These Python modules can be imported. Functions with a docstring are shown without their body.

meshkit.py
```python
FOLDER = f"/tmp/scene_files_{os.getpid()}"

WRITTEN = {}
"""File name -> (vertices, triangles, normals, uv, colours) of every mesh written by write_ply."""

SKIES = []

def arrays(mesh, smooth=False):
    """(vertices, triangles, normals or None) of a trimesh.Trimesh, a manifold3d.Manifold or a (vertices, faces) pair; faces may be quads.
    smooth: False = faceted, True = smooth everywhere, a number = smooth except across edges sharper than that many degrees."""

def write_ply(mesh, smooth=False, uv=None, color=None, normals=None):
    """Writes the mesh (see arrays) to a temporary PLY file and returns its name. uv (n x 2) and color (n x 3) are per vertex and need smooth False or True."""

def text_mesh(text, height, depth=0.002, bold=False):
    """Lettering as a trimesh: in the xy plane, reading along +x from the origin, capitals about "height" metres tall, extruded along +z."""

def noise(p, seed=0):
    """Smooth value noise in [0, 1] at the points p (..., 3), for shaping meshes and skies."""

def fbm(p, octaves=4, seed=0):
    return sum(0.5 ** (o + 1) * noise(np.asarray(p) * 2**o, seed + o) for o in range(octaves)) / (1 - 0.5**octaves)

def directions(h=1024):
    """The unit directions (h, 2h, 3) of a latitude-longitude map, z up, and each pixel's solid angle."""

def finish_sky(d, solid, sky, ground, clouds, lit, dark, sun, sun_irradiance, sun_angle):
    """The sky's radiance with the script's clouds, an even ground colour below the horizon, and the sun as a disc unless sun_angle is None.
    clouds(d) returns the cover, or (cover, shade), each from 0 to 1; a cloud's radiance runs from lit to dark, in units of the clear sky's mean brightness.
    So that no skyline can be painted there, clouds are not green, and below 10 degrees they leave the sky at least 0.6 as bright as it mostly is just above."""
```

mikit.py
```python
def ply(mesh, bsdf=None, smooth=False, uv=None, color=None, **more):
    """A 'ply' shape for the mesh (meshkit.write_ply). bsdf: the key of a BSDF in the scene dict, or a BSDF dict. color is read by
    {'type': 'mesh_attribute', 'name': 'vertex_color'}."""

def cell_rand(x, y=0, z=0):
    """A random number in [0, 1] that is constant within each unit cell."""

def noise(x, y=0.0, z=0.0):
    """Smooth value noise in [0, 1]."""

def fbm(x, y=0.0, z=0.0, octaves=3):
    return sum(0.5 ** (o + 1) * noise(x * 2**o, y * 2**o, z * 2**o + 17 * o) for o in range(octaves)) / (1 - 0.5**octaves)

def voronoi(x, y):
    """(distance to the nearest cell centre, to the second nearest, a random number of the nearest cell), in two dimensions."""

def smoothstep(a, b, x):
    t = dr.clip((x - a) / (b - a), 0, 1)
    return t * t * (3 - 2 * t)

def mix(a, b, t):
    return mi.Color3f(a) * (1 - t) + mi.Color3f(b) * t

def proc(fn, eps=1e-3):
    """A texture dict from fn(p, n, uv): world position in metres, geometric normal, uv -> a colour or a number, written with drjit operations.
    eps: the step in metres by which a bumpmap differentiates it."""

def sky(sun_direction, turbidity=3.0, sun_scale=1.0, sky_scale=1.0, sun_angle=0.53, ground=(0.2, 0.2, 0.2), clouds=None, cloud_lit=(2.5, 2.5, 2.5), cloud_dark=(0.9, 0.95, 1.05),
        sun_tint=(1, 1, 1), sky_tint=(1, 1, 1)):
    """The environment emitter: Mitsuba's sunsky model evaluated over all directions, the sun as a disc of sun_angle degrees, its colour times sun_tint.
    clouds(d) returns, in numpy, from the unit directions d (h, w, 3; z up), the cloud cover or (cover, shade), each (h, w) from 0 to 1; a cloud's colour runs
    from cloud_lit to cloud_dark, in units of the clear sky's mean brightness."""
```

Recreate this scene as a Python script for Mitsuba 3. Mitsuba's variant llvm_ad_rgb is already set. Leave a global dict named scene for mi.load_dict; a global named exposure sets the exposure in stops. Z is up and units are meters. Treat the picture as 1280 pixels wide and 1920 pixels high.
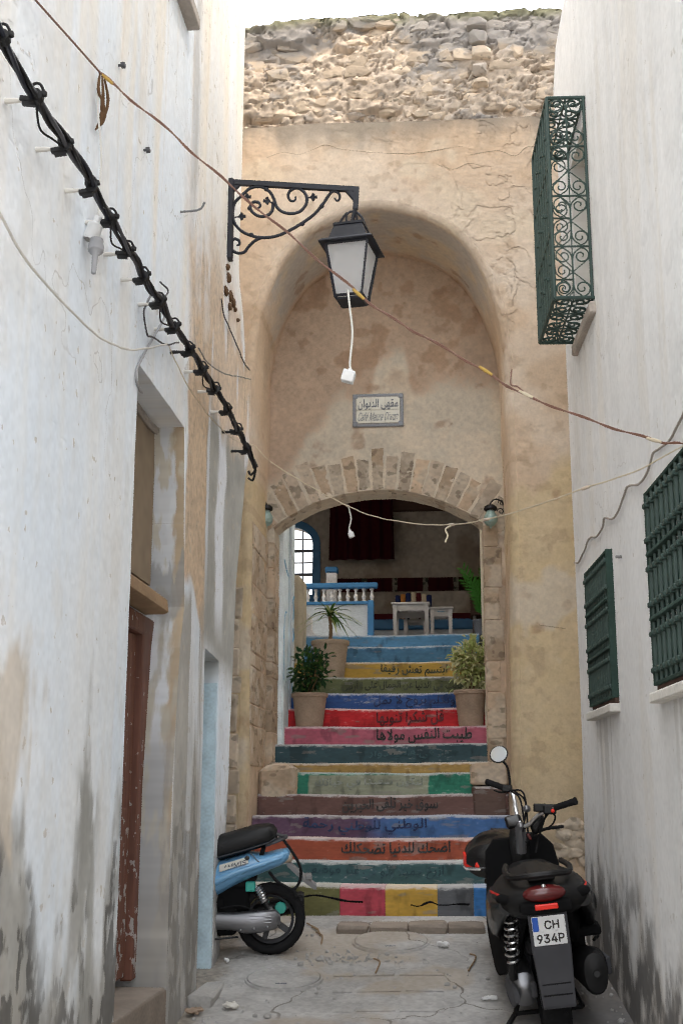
import math, random
import numpy as np, trimesh, manifold3d, drjit as dr, mitsuba as mi
import mikit, meshkit
from mikit import noise, fbm, voronoi, cell_rand, smoothstep, mix
from shapely.geometry import Polygon, LineString
from trimesh.creation import extrude_polygon

scene, labels = {'type': 'scene'}, {}
rng = np.random.default_rng(7)
random.seed(7)

# ---------------------------------------------------------------- camera, sky, exposure
FPX = 2350.0                                   # focal length in pixels of a 1280 x 1920 frame
PITCH = math.atan(535 / FPX)
YAW = math.atan(200 / FPX * math.cos(PITCH))
EYE = np.array([0.0, 0.0, 1.65])
FWD = np.array([-math.sin(YAW) * math.cos(PITCH), math.cos(YAW) * math.cos(PITCH), math.sin(PITCH)])
RGT = np.array([math.cos(YAW), math.sin(YAW), 0.0])
UPV = np.cross(RGT, FWD)
T = mi.ScalarTransform4f
scene['camera'] = {'type': 'perspective', 'fov': math.degrees(2 * math.atan(640 / FPX)), 'fov_axis': 'x',
                   'to_world': T().look_at(origin=EYE.tolist(), target=(EYE + FWD).tolist(), up=[0, 0, 1]),
                   'near_clip': 0.05, 'far_clip': 2000.0}
scene['sky'] = mikit.sky([0.55, -0.45, 0.9], turbidity=4, sun_scale=0.22, sun_angle=16, clouds=lambda d: 1.0,
                         cloud_lit=(2.42, 2.5, 2.62))
exposure = 3.55

# ---------------------------------------------------------------- where things stand: rays through the photograph meet the real planes
XL = -1.356                                    # face of the left house
FY, BY = 9.1, 10.0                             # front of the arched wall, back of its recess


def ray(x, y):
    return FWD + RGT * (x - 640) / FPX + UPV * (960 - y) / FPX


def meet(x, y, p, n):
    d = ray(x, y)
    return EYE + d * (np.dot(np.asarray(p, float) - EYE, n) / np.dot(d, n))


def at(x, y, Y):
    return meet(x, y, (0, Y, 0), np.array([0, 1.0, 0]))


def onL(x, y, off=0.0):
    return meet(x, y, (XL + off, 0, 0), np.array([1.0, 0, 0]))


RD = np.array([-0.045, 1.0, 0]) / math.hypot(0.045, 1)     # along the right house's wall
RO = np.array([1.0, 0.045, 0]) / math.hypot(0.045, 1)      # into that house
RP = np.array([0.822, 8.0, 0.0])


def onR(x, y, off=0.0):
    return meet(x, y, RP - RO * off, RO)


def rs(p):
    """a point on the right wall -> (distance along it, height)"""
    return float(np.dot(np.asarray(p) - RP, RD)), float(p[2])


GY = [-3, 0, 2, 3, 4, 5, 6, 6.6, 7.2, 7.8, 8.2, 8.6, 9.5]
GZ = [0, 0, .02, .05, .16, .315, .475, .57, .665, .755, .82, .885, .9]


def gz(Y):
    return np.interp(Y, GY, GZ)


def onG(x, y):
    d = ray(x, y)
    t = 2.0
    for _ in range(60):
        p = EYE + d * t
        t += (gz(p[1]) - p[2]) / d[2] * 0.5
    return EYE + d * t


# ---------------------------------------------------------------- bookkeeping
taken = set()
GROUPS = {'motor_scooter': 'motor scooters parked in the alley', 'potted_plant': 'potted plants on the stairs', 'wall_lamp': 'small lamps beside the arch',
          'lamp_socket': 'lamp sockets hanging on flexes', 'slack_cable': 'loose cables on the left house', 'overhead_wire': 'wires strung across the alley',
          'manhole_cover': 'round covers in the alley floor', 'stool': 'white stools in the cafe', 'crumpled_paper': 'scraps of paper on the ground'}


def numbered(key):
    if key not in taken:
        taken.add(key)
        return key
    i = 1
    while f'{key}_{i:03d}' in taken:
        i += 1
    k = f'{key}_{i:03d}'
    taken.add(k)
    return k


def thing(name, label, cat=None, group=None, kind=None):
    k = numbered(name)
    labels[k] = {'label': label}
    if cat: labels[k]['category'] = cat
    group = group or GROUPS.get(name)
    if group: labels[k]['group'] = group
    if kind: labels[k]['kind'] = kind
    return k


def tri(m):
    if hasattr(m, 'to_mesh'):
        q = m.to_mesh()
        return trimesh.Trimesh(q.vert_properties[:, :3], q.tri_verts, process=False)
    if isinstance(m, (tuple, list)):
        v, f = np.asarray(m[0], float), np.asarray(m[1], int)
        if f.shape[1] == 4:
            f = np.vstack([f[:, [0, 1, 2]], f[:, [0, 2, 3]]])
        return trimesh.Trimesh(v, f, process=False)
    return m


def cat(*ms):
    return trimesh.util.concatenate([tri(m) for m in ms])


def shape(key, mesh, mat, col=None, smooth=30, tone=None):
    """col: palette colour of the generic materials, carried in uv.x; uv.y is a tone of its own for each piece"""
    m = tri(mesh)
    if smooth not in (False, True):
        m = trimesh.graph.smooth_shade(m, angle=np.radians(smooth), facet_minarea=None)
        smooth = True
    uv = None
    if col is not None:
        t = rng.random() if tone is None else tone
        uv = np.tile([[(PAL.index(col) + 0.5) / 64, t]], (len(m.vertices), 1))
    scene[key] = mikit.ply(m, mat, smooth=smooth, uv=uv)
    return key


def part(parent, name, mesh, mat, col=None, smooth=30, tone=None, label=None, kind=None):
    k = numbered(parent + '__' + name)
    if label or kind:
        labels[k] = {}
        if label: labels[k]['label'] = label
        if kind: labels[k]['kind'] = kind
    return shape(k, mesh, mat, col, smooth, tone)


# ---------------------------------------------------------------- mesh helpers
def box(x0, x1, y0, y1, z0, z1, c=0.0):
    if c <= 0:
        m = trimesh.creation.box((x1 - x0, y1 - y0, z1 - z0))
        m.apply_translation(((x0 + x1) / 2, (y0 + y1) / 2, (z0 + z1) / 2))
        return m
    c = min(c, 0.45 * min(x1 - x0, y1 - y0, z1 - z0))
    pts = []
    for sx in (0, 1):
        for sy in (0, 1):
            for sz in (0, 1):
                for k in range(3):
                    o = [c, c, c]
                    o[k] = 0
                    pts.append([(x0 + o[0], x1 - o[0])[sx], (y0 + o[1], y1 - o[1])[sy], (z0 + o[2], z1 - o[2])[sz]])
    return trimesh.convex.convex_hull(np.array(pts))


def rbox(x0, x1, y0, y1, z0, z1, r, n=12):
    """box with round edges"""
    r = min(r, 0.49 * min(x1 - x0, y1 - y0, z1 - z0))
    s = trimesh.creation.icosphere(subdivisions=1 if n < 12 else 2, radius=r).vertices
    return trimesh.convex.convex_hull(np.vstack([s + [x, y, z] for x in (x0 + r, x1 - r) for y in (y0 + r, y1 - r) for z in (z0 + r, z1 - r)]))


def spline(pts, n=8, closed=False):
    p = np.asarray(pts, float)
    if len(p) < 3:
        return p
    q = np.vstack([2 * p[0] - p[1], p, 2 * p[-1] - p[-2]])
    out = []
    for i in range(1, len(q) - 2):
        for t in np.linspace(0, 1, n, endpoint=False):
            a, b, c, d = q[i - 1], q[i], q[i + 1], q[i + 2]
            out.append(0.5 * (2 * b + (c - a) * t + (2 * a - 5 * b + 4 * c - d) * t * t + (3 * b - a - 3 * c + d) * t ** 3))
    out.append(p[-1])
    return np.array(out)


def tube(pts, r, n=8, flat=1.0):
    """round bar along a polyline; r a number or one radius per point"""
    p = np.asarray(pts, float)
    keep = np.r_[True, np.linalg.norm(np.diff(p, axis=0), axis=1) > 1e-6]
    r = np.broadcast_to(np.asarray(r, float), len(p))[keep]
    p = p[keep]
    d = np.gradient(p, axis=0)
    d /= np.maximum(np.linalg.norm(d, axis=1, keepdims=True), 1e-9)
    u = np.cross(d[0], [0.31, 0.17, 0.93])
    if np.linalg.norm(u) < 1e-3: u = np.cross(d[0], [1, 0, 0])
    rings = []
    a = np.arange(n) / n * 2 * np.pi
    for i in range(len(p)):
        u = u - d[i] * np.dot(u, d[i])
        u /= np.linalg.norm(u)
        v = np.cross(d[i], u)
        rings.append(p[i] + r[i] * (np.cos(a)[:, None] * u + flat * np.sin(a)[:, None] * v))
    v = np.vstack(rings + [p[:1], p[-1:]])
    f, m = [], len(p)
    for i in range(m - 1):
        for k in range(n):
            a0, a1, b0, b1 = i * n + k, i * n + (k + 1) % n, (i + 1) * n + k, (i + 1) * n + (k + 1) % n
            f += [[a0, a1, b1], [a0, b1, b0]]
    for k in range(n):
        f += [[m * n, (k + 1) % n, k], [m * n + 1, (m - 1) * n + k, (m - 1) * n + (k + 1) % n]]
    return trimesh.Trimesh(v, f, process=False)


def lathe(prof, n=24):
    """profile of (radius, height) turned about z"""
    m = trimesh.creation.revolve(np.asarray(prof, float), sections=n)
    return m


def loft(secs, n=28, ex=2.6, axis=0):
    """closed skin through (x, y centre, z centre, half width, half height) sections, superellipses"""
    a = np.arange(n) / n * 2 * np.pi
    ca, sa = np.cos(a), np.sin(a)
    rings = []
    for s in secs:
        x, yc, zc, hw, hh = s[:5]
        e = s[5] if len(s) > 5 else ex
        rings.append(np.c_[np.full(n, x), yc + hw * np.sign(ca) * np.abs(ca) ** (2 / e), zc + hh * np.sign(sa) * np.abs(sa) ** (2 / e)])
    m = len(rings)
    v = np.vstack(rings + [rings[0].mean(0)[None], rings[-1].mean(0)[None]])
    f = []
    for i in range(m - 1):
        for k in range(n):
            a0, a1, b0, b1 = i * n + k, i * n + (k + 1) % n, (i + 1) * n + k, (i + 1) * n + (k + 1) % n
            f += [[a0, a1, b1], [a0, b1, b0]]
    for k in range(n):
        f += [[m * n, (k + 1) % n, k], [m * n + 1, (m - 1) * n + k, (m - 1) * n + (k + 1) % n]]
    t = trimesh.Trimesh(v, f, process=False)
    if t.volume < 0: t.invert()
    return t


def hull(*parts):
    return trimesh.convex.convex_hull(np.vstack([np.asarray(p.vertices if hasattr(p, 'vertices') else p) for p in parts]))


def ball(c, r, sub=2):
    m = trimesh.creation.icosphere(subdivisions=sub, radius=r)
    m.apply_translation(c)
    return m


def resample(pts, step):
    """closed outline with points about every step"""
    p = np.asarray(pts, float)
    out = []
    for a, b in zip(p, np.roll(p, -1, axis=0)):
        k = max(1, int(np.linalg.norm(b - a) / step))
        out += [a + (b - a) * t for t in np.arange(k) / k]
    return np.array(out)


def wobble(pts, amp, freq=6.0, seed=0):
    p = np.asarray(pts, float)
    q = np.c_[p * freq, np.zeros(len(p))]
    return p + amp * 2 * np.c_[meshkit.fbm(q, 3, seed) - .5, meshkit.fbm(q + 9.3, 3, seed + 5) - .5]


def stone_mesh(w, h, d, seed, rough=0.16, round_=0.78, pts=26):
    """an irregular stone about its own centre: x wide, y deep, z high"""
    g = np.random.default_rng(seed)
    v = g.normal(size=(pts, 3))
    v /= np.linalg.norm(v, axis=1, keepdims=True)
    v = np.sign(v) * np.abs(v) ** round_ * (0.55 ** 0)
    v /= np.max(np.abs(v), axis=1, keepdims=True) ** 0.75
    v *= 1 + rough * (g.random((pts, 1)) - .6)
    m = trimesh.convex.convex_hull(v * [w / 2, d / 2, h / 2])
    return m


def block_mesh(x0, x1, z0, z1, y0, y1, seed, jit=0.008, c=0.012):
    """a dressed block with chipped, uneven corners"""
    g = np.random.default_rng(seed)
    m = box(x0, x1, y0, y1, z0, z1, c)
    v = np.array(m.vertices)
    v += (g.random(v.shape) - .5) * 2 * jit
    return trimesh.convex.convex_hull(v)

# ---------------------------------------------------------------- materials
PAL = []
PALC = []


def col(name, r, g, b):
    PAL.append(name)
    PALC.append((r, g, b))


for args in [('black', .007, .007, .0075), ('rubber', .016, .016, .017), ('darkgrey', .06, .06, .065), ('grey', .2, .2, .2), ('midgrey', .33, .33, .34), ('white', .68, .68, .67),
             ('offwhite', .62, .6, .55), ('cream', .6, .52, .38), ('green', .038, .07, .06), ('darkgreen', .022, .045, .036), ('iron', .016, .018, .026), ('blue', .05, .2, .42), ('skyblue', .16, .38, .62),
             ('paleblue', .48, .6, .66), ('bluegrey', .5, .56, .6), ('icewhite', .74, .83, .85), ('brown', .22, .09, .055), ('wood', .3, .2, .12), ('darkbrown', .07, .04, .03), ('board', .27, .21, .15),
             ('red', .5, .02, .015), ('darkred', .14, .012, .01), ('wine', .09, .015, .02), ('navy', .02, .03, .1), ('orange', .5, .22, .06), ('ochre', .5, .32, .07),
             ('terracotta', .3, .22, .16), ('teal', .05, .2, .19), ('glassgreen', .3, .42, .38), ('copper', .2, .1, .07), ('tan', .48, .37, .265), ('sand', .52, .435, .34),
             ('stone', .46, .38, .295), ('stonegrey', .37, .33, .29), ('stonedark', .2, .165, .135), ('leafdark', .03, .07, .03), ('leaf', .07, .14, .035), ('leafpale', .45, .5, .2),
             ('leafyellow', .62, .6, .34), ('palm', .08, .26, .05), ('bark', .2, .13, .07), ('alu', .45, .46, .48), ('turquoise', .05, .4, .32), ('plateblue', .03, .1, .42),
             ('ink', .03, .028, .027), ('inkred', .07, .01, .012), ('inkblue', .02, .035, .09), ('inkteal', .025, .06, .07), ('inkgrey', .2, .22, .19), ('inkgreen', .045, .05, .03), ('tile', .68, .66, .55),
             ('slate', .14, .15, .17), ('concrete', .3, .29, .275), ('paver', .29, .295, .3), ('mossy', .2, .2, .1), ('nest', .13, .075, .04), ('whitewash', .68, .7, .72), ('jambstone', .43, .33, .235)]:
    col(*args)
assert len(PAL) <= 64
RGB = [mi.Float(np.array([c[k] for c in PALC], dtype=np.float32)) for k in range(3)]


def pal(uv):
    i = mi.UInt32(dr.clip(uv.x * 64, 0, len(PALC) - 1))
    return mi.Color3f(*[dr.gather(mi.Float, RGB[k], i) for k in range(3)])


def vary(c, t, amt):
    return c * (1 + amt * (t - .5) * 2)


def gen_worn(p, n, uv):
    """old painted or stone pieces: own tone, blotches, grain, dust on what faces up"""
    c = vary(pal(uv), uv.y, .16)
    b = fbm(p.x * 7, p.y * 7, p.z * 7, 3)
    g = noise(p.x * 90, p.y * 90, p.z * 90)
    c = c * (0.62 + .55 * b + .22 * g)
    return mix(c, (.36, .34, .31), .22 * smoothstep(.5, 1, n.z) * b)


def gen_dusty(p, n, uv):
    c = vary(pal(uv), uv.y, .06)
    d = smoothstep(.42, .7, fbm(p.x * 11, p.y * 11, p.z * 11, 4)) * (.35 + .65 * dr.abs(n.z))
    s = smoothstep(.74, .8, noise(p.x * 140, p.y * 60, p.z * 140))
    return mix(c * (.9 + .2 * d), (.24, .23, .22), .02 * d + .03 * s)


def ink_fn(p, n, uv):
    c = pal(uv)
    f = smoothstep(.42, .66, fbm(p.x * 24, p.y * 9, p.z * 24, 3) + .22 * (fbm(p.x * 3, p.y, p.z * 3, 2) - .5))
    return mix(c, c * 2.2 + .03, f * .5)


def gen_plain(p, n, uv):
    c = vary(pal(uv), uv.y, .06)
    return c * (.86 + .26 * fbm(p.x * 14, p.y * 14, p.z * 14, 2))


def stone_fn(p, n, uv):
    c = vary(pal(uv), uv.y, .22)
    b = fbm(p.x * 5, p.y * 5, p.z * 5, 3)
    g = fbm(p.x * 38, p.y * 38, p.z * 38, 2)
    c = c * (.6 + .5 * b + .36 * g)
    lime = smoothstep(.44, .6, fbm(p.x * 7, p.y * 7, p.z * 5, 4)) * smoothstep(6.8, 6.6, p.z)
    c = mix(c, mi.Color3f(.56, .485, .385) * (.7 + .5 * g), lime * .7)
    c = c * (1 - .4 * smoothstep(.6, .72, fbm(p.x * 16, p.y * 16, p.z * 16, 3)))
    lich = smoothstep(.46, .62, fbm(p.x * 2.3 + 4, p.y * 2, p.z * 2.6, 4) + .42 * smoothstep(7.2, 7.95, p.z) - .22 + .12 * (g - .5)) * smoothstep(6.8, 7.0, p.z)
    c = mix(c, (.29, .28, .27), .8 * lich)
    return mix(c, (.2, .2, .12), .7 * smoothstep(7.8, 7.92, p.z + .1 * (b - .5)) * smoothstep(.3, .6, g))


STEPC = [(.105, .275, .46), (.075, .2, .34), (.5, .31, .06), (.14, .155, .07), (.03, .085, .26), (.5, .02, .025), (.45, .115, .165), (.035, .075, .09), (.38, .24, .08), (.03, .2, .13),
         (.15, .08, .068), (.055, .14, .33), (.34, .078, .04), (.042, .1, .105), (.14, .135, .05), (.44, .06, .085), (.5, .3, .05), (.11, .115, .125), (.05, .2, .5), (.12, .075, .06)]
SRGB = [mi.Float(np.array([c[k] for c in STEPC], dtype=np.float32)) for k in range(3)]


def step_fn(p, n, uv):
    idx = mi.UInt32(dr.clip(uv.x * 64, 0, len(STEPC) - 1))
    c = mi.Color3f(*[dr.gather(mi.Float, SRGB[k], idx) for k in range(3)])
    b = fbm(p.x * 6, p.y * 6, p.z * 9, 3)
    # violet runs into blue along the fourth step; a pale patch with a ragged edge on the green one
    vio = smoothstep(-.35, -.75, p.x + .35 * (b - .5))
    c = dr.select(idx == 11, mix(c, (.11, .06, .105), vio), c)
    e = .03 * (fbm(p.x * 14, p.z * 14, 3, 2) - .5)
    patch = smoothstep(0, .02, p.x + 1.08 + e) * smoothstep(0, .02, -.14 - p.x + e) * smoothstep(0, .012, 1.822 - p.z + e * .5)
    c = dr.select(idx == 9, mix(c, (.3, .32, .235), patch), c)
    c = dr.select(idx == 4, mix(c, (.05, .17, .09), smoothstep(-1.1, -1.2, p.x) * 0), c)
    g = fbm(p.x * 34, p.y * 34, p.z * 60, 2)
    c = c * (.5 + .5 * b + .3 * g + .2 * fbm(p.x * 3, p.z * 90, p.y, 3))
    scuff = smoothstep(.61, .7, fbm(p.x * 8, p.y * 9, p.z * 22, 5))
    c = mix(c, (.25, .235, .215), .5 * scuff)
    c = c * (1 - .35 * smoothstep(.55, .7, fbm(p.x * 13 + 5, p.y, p.z * 5, 4)))
    # the treads and noses are trodden pale
    wear = smoothstep(.25, .8, n.z + .9 * (g - .5) + .5 * (b - .5))
    return mix(c, mi.Color3f(.5, .49, .475) * (.7 + .5 * b) + c * .25, .78 * wear)


def streaks(a, z, s, seed=0.0):
    """vertical runs down a wall"""
    return fbm(a * s + seed, z * .55 + seed, seed, 4)


def left_fn(p, n, uv):
    x, y, z = p.x, p.y, p.z
    big = fbm(y * 1.1, z * 1.1, 3.3, 4)
    mid = fbm(y * 5, z * 5, 1.7, 4)
    fine = fbm(y * 40, z * 40, 5.1, 2)
    w = mid - .5
    wy = y + .05 * fbm(y * 3, z * 2.2, 4.1, 3)
    run = streaks(wy, z, 6)
    run2 = streaks(wy, z, 17, 4.2)
    c = mix((.72, .775, .83), (.765, .79, .81), smoothstep(.35, .65, big))
    warm = smoothstep(3.0, 5.2, z + .8 * (big - .5)) * .55 + smoothstep(4.9, 6.2, y) * smoothstep(3.6, 4.6, z) * .35
    c = mix(c, (.77, .715, .63), dr.clip(smoothstep(.38, .7, run) * (.25 + warm), 0, .8))
    c = mix(c, (.64, .53, .4), smoothstep(.58, .8, run2) * (.1 + .4 * warm))
    c = mix(c, (.6, .57, .52), smoothstep(.6, .75, fbm(y * 7, z * 3, 12, 4)) * .25)
    # raw tan render beyond the door; above the cable it spreads to the corner
    edge = y + .14 * w
    lo = 2.74 + .5 * smoothstep(6.75, 6.3, y) * 0 - .32 * smoothstep(6.5, 7.0, y)
    tan1 = smoothstep(6.33, 6.4, edge) * smoothstep(6.98, 6.92, edge) * smoothstep(0, .1, z - lo + .2 * w) * smoothstep(4.9, 4.1, z + 1.2 * w)
    tan2 = smoothstep(6.25, 6.5, edge + .3 * (z - 4.2)) * smoothstep(3.6, 3.9, z + .5 * w) * smoothstep(5.3, 4.5, z + 1.1 * w + .3 * (big - .5))
    tan = dr.maximum(tan1, tan2 * .9)
    c = mix(c, mi.Color3f(.56, .415, .28) * (.74 + .34 * fine + .26 * mid), tan * .93)
    c = mix(c, (.7, .72, .75), smoothstep(.56, .64, fbm(wy * 4.4 + 2, z * .8, 3, 3)) * tan2 * (1 - tan1) * .9)
    c = mix(c, (.3, .25, .2), smoothstep(.66, .74, fbm(wy * 16, z * 2.2, 6, 4)) * tan * .55)
    c = mix(c, (.77, .71, .62), smoothstep(6.3, 6.6, edge) * smoothstep(4.6, 5.2, z) * (.35 + .5 * run))
    # dark streak where two lifts of plaster meet
    dk = smoothstep(.13, .02, dr.abs(y - 6.36 + .14 * w)) * smoothstep(4.4, 5.2, z) * (.2 + .9 * run2)
    c = mix(c, (.4, .37, .33), dr.clip(dk, 0, .62))
    # grey cement skim toward the corner with whitewash brushed down it
    cem = smoothstep(6.9, 6.97, edge) * smoothstep(3.98, 3.8, z + .35 * w) * smoothstep(0, .25, z - 2.35 + .16 * (y - 7) + .3 * w)
    c = mix(c, mi.Color3f(.37, .365, .335) * (.7 + .55 * mid + .15 * (run2 - .5)), cem * .96)
    br = smoothstep(.17, .09, dr.abs(y - 7.34 - .18 * (fbm(z * 1.3, 3, 1, 3) - .5) * 2 + .12 * w)) * smoothstep(2.5, 2.8, z) + .8 * smoothstep(.06, .02, dr.abs(y - 6.97 + .05 * w)) * smoothstep(2.6, 3.2, z)
    c = mix(c, (.7, .725, .76), dr.clip(br, 0, 1) * cem * smoothstep(.36, .5, fine * .4 + run2 * .6 + .1))
    # weathered plaster pier beside the door: flaked whitewash over grey
    pier = smoothstep(6.24, 6.3, y) * smoothstep(2.78, 2.6, z + .2 * w) * smoothstep(6.98, 6.9, y)
    c = mix(c, mi.Color3f(.42, .4, .36) * (.7 + .6 * mid), pier * smoothstep(.5, .6, fbm(wy * 6, z * .9, 2.2, 4) + .18 * smoothstep(6.66, 6.4, y)) * .9)
    # the door jamb: white inside, bare tan at the arris, grey patches of cement
    jamb = smoothstep(.6, .9, dr.abs(n.y)) * smoothstep(6.1, 6.2, y) * smoothstep(6.6, 6.5, y)
    jn = fbm(x * 22, z * 6, 5, 5) - .5 + .5 * (fbm(x * 8, z * 1.7, 2, 2) - .5)
    jc = mix((.68, .7, .72), mi.Color3f(.5, .4, .28) * (.75 + .5 * mid), smoothstep(-1.425, -1.4, x + .1 * jn))
    jc = mix(jc, (.58, .53, .43), smoothstep(.08, .2, jn) * .8)
    gp = smoothstep(2.86, 2.8, z + .3 * jn) * smoothstep(2.5, 2.6, z + .3 * jn) + smoothstep(.5, .58, fbm(x * 7 + 3, z * 1.6, 8, 4)) * smoothstep(2.1, 1.8, z)
    jc = mix(jc, (.34, .34, .335), dr.clip(gp, 0, 1) * .75)
    jc = mix(jc, mi.Color3f(.5, .47, .4) * (.7 + .6 * mid), smoothstep(2.6, 2.4, z) * smoothstep(-.1, .1, jn) * .7)
    c = mix(c, jc, jamb)
    # chips down to the render, and hairline cracks
    chip = smoothstep(.79, .82, fbm(y * 19, z * 17, 21, 5) + .06 * smoothstep(2.4, 1.2, z) + .05 * smoothstep(6.2, 6.5, y) + .07 * (big - .5)) * smoothstep(.6, .9, dr.abs(n.x))
    c = mix(c, mi.Color3f(.47, .415, .34) * (.75 + .5 * fine), chip * .6)
    hair = smoothstep(.0035, .0005, dr.abs(fbm(y * 1.5, z * 1.2, 14, 5) - .5)) * smoothstep(.45, .6, fbm(y * .8, z * .8, 17, 2))
    c = mix(c, (.4, .38, .36), hair * .5)
    # rising damp and black grime at the foot
    h = z - (.5 + .15 * (y - 3.5))
    tong = fbm(wy * 4.2, z * .8, 9.1, 4)
    g = smoothstep(.25, -.25, h - .75 - 2.6 * (tong - .5)) * (1 - .8 * jamb)
    c = mix(c, mi.Color3f(.38, .365, .34) * (.6 + .8 * mid), smoothstep(.4, .05, h + .3 * w) * .8)
    c = mix(c, mi.Color3f(.36, .35, .325) * (.5 + .95 * mid), g * smoothstep(.3, .62, fbm(wy * 6, z * 3.4, 4.4, 5) + .06) * .92 * (1 - .55 * smoothstep(6.15, 6.35, y)))
    c = mix(c, (.075, .07, .065), smoothstep(.58, .7, fbm(y * 11, z * 7, 3, 4) + .2 * smoothstep(.7, 0, h)) * g * smoothstep(1.15, .5, h) * .75 * (1 - .5 * smoothstep(6.15, 6.35, y)))
    c = mix(c, (.56, .48, .38), smoothstep(.52, .62, fbm(wy * 5 + 8, z * 1.1, 2, 4)) * smoothstep(2.25, 1.9, z) * smoothstep(4.35, 3.95, y) * .8)
    # three large stains of the near wall: a bare beige scar, a long grey damp run, a black mouldy foot
    e1 = .5 * (fbm(y * 4, z * 2.5, 31, 5) - .5)
    scar = smoothstep(4.12, 4.0, y + e1) * smoothstep(2.2, 2.08, z + e1) * smoothstep(1.45, 1.6, z + e1)
    c = mix(c, mi.Color3f(.56, .48, .385) * (.8 + .4 * mid), scar * .75)
    damp = smoothstep(.2, .07, dr.abs(y - 4.74 - .08 * (1.6 - z) + .5 * e1)) * smoothstep(1.8, 1.62, z + e1) * smoothstep(.25, .5, fbm(y * 14, z * 5, 3, 4))
    c = mix(c, mi.Color3f(.33, .325, .3) * (.7 + .6 * mid), damp * .85)
    mould = smoothstep(4.5, 4.25, y + e1 + .25 * (z - 1.0)) * smoothstep(1.62, 1.42, z + 1.2 * e1)
    c = mix(c, mi.Color3f(.3, .29, .265) * (.5 + .95 * mid), mould * .85)
    c = mix(c, (.07, .065, .06), mould * smoothstep(.52, .64, fbm(y * 16, z * 9, 8, 4)) * .75)
    return c * (.86 + .1 * mid + .14 * fine)


def left_bump(p, n, uv):
    a = dr.select(dr.abs(n.x) > .7, p.y, p.x)
    rough = smoothstep(6.3, 6.5, p.y)
    pit = smoothstep(.7, .78, noise(a * 30, p.z * 30, 3)) * smoothstep(.5, .7, fbm(a * 4, p.z * 4, 9, 3))
    lift = smoothstep(.0, .006, fbm(a * 1.7, p.z * 1.2, 5, 5) - .62) * .0018
    return .0014 * fbm(a * 12, p.z * 12, 2, 3) + (.0013 + .0026 * rough) * fbm(a * 55, p.z * 55, 7, 3) + .0012 * fbm(a * 130, p.z * 110, 1, 2) - .002 * pit + lift


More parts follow.
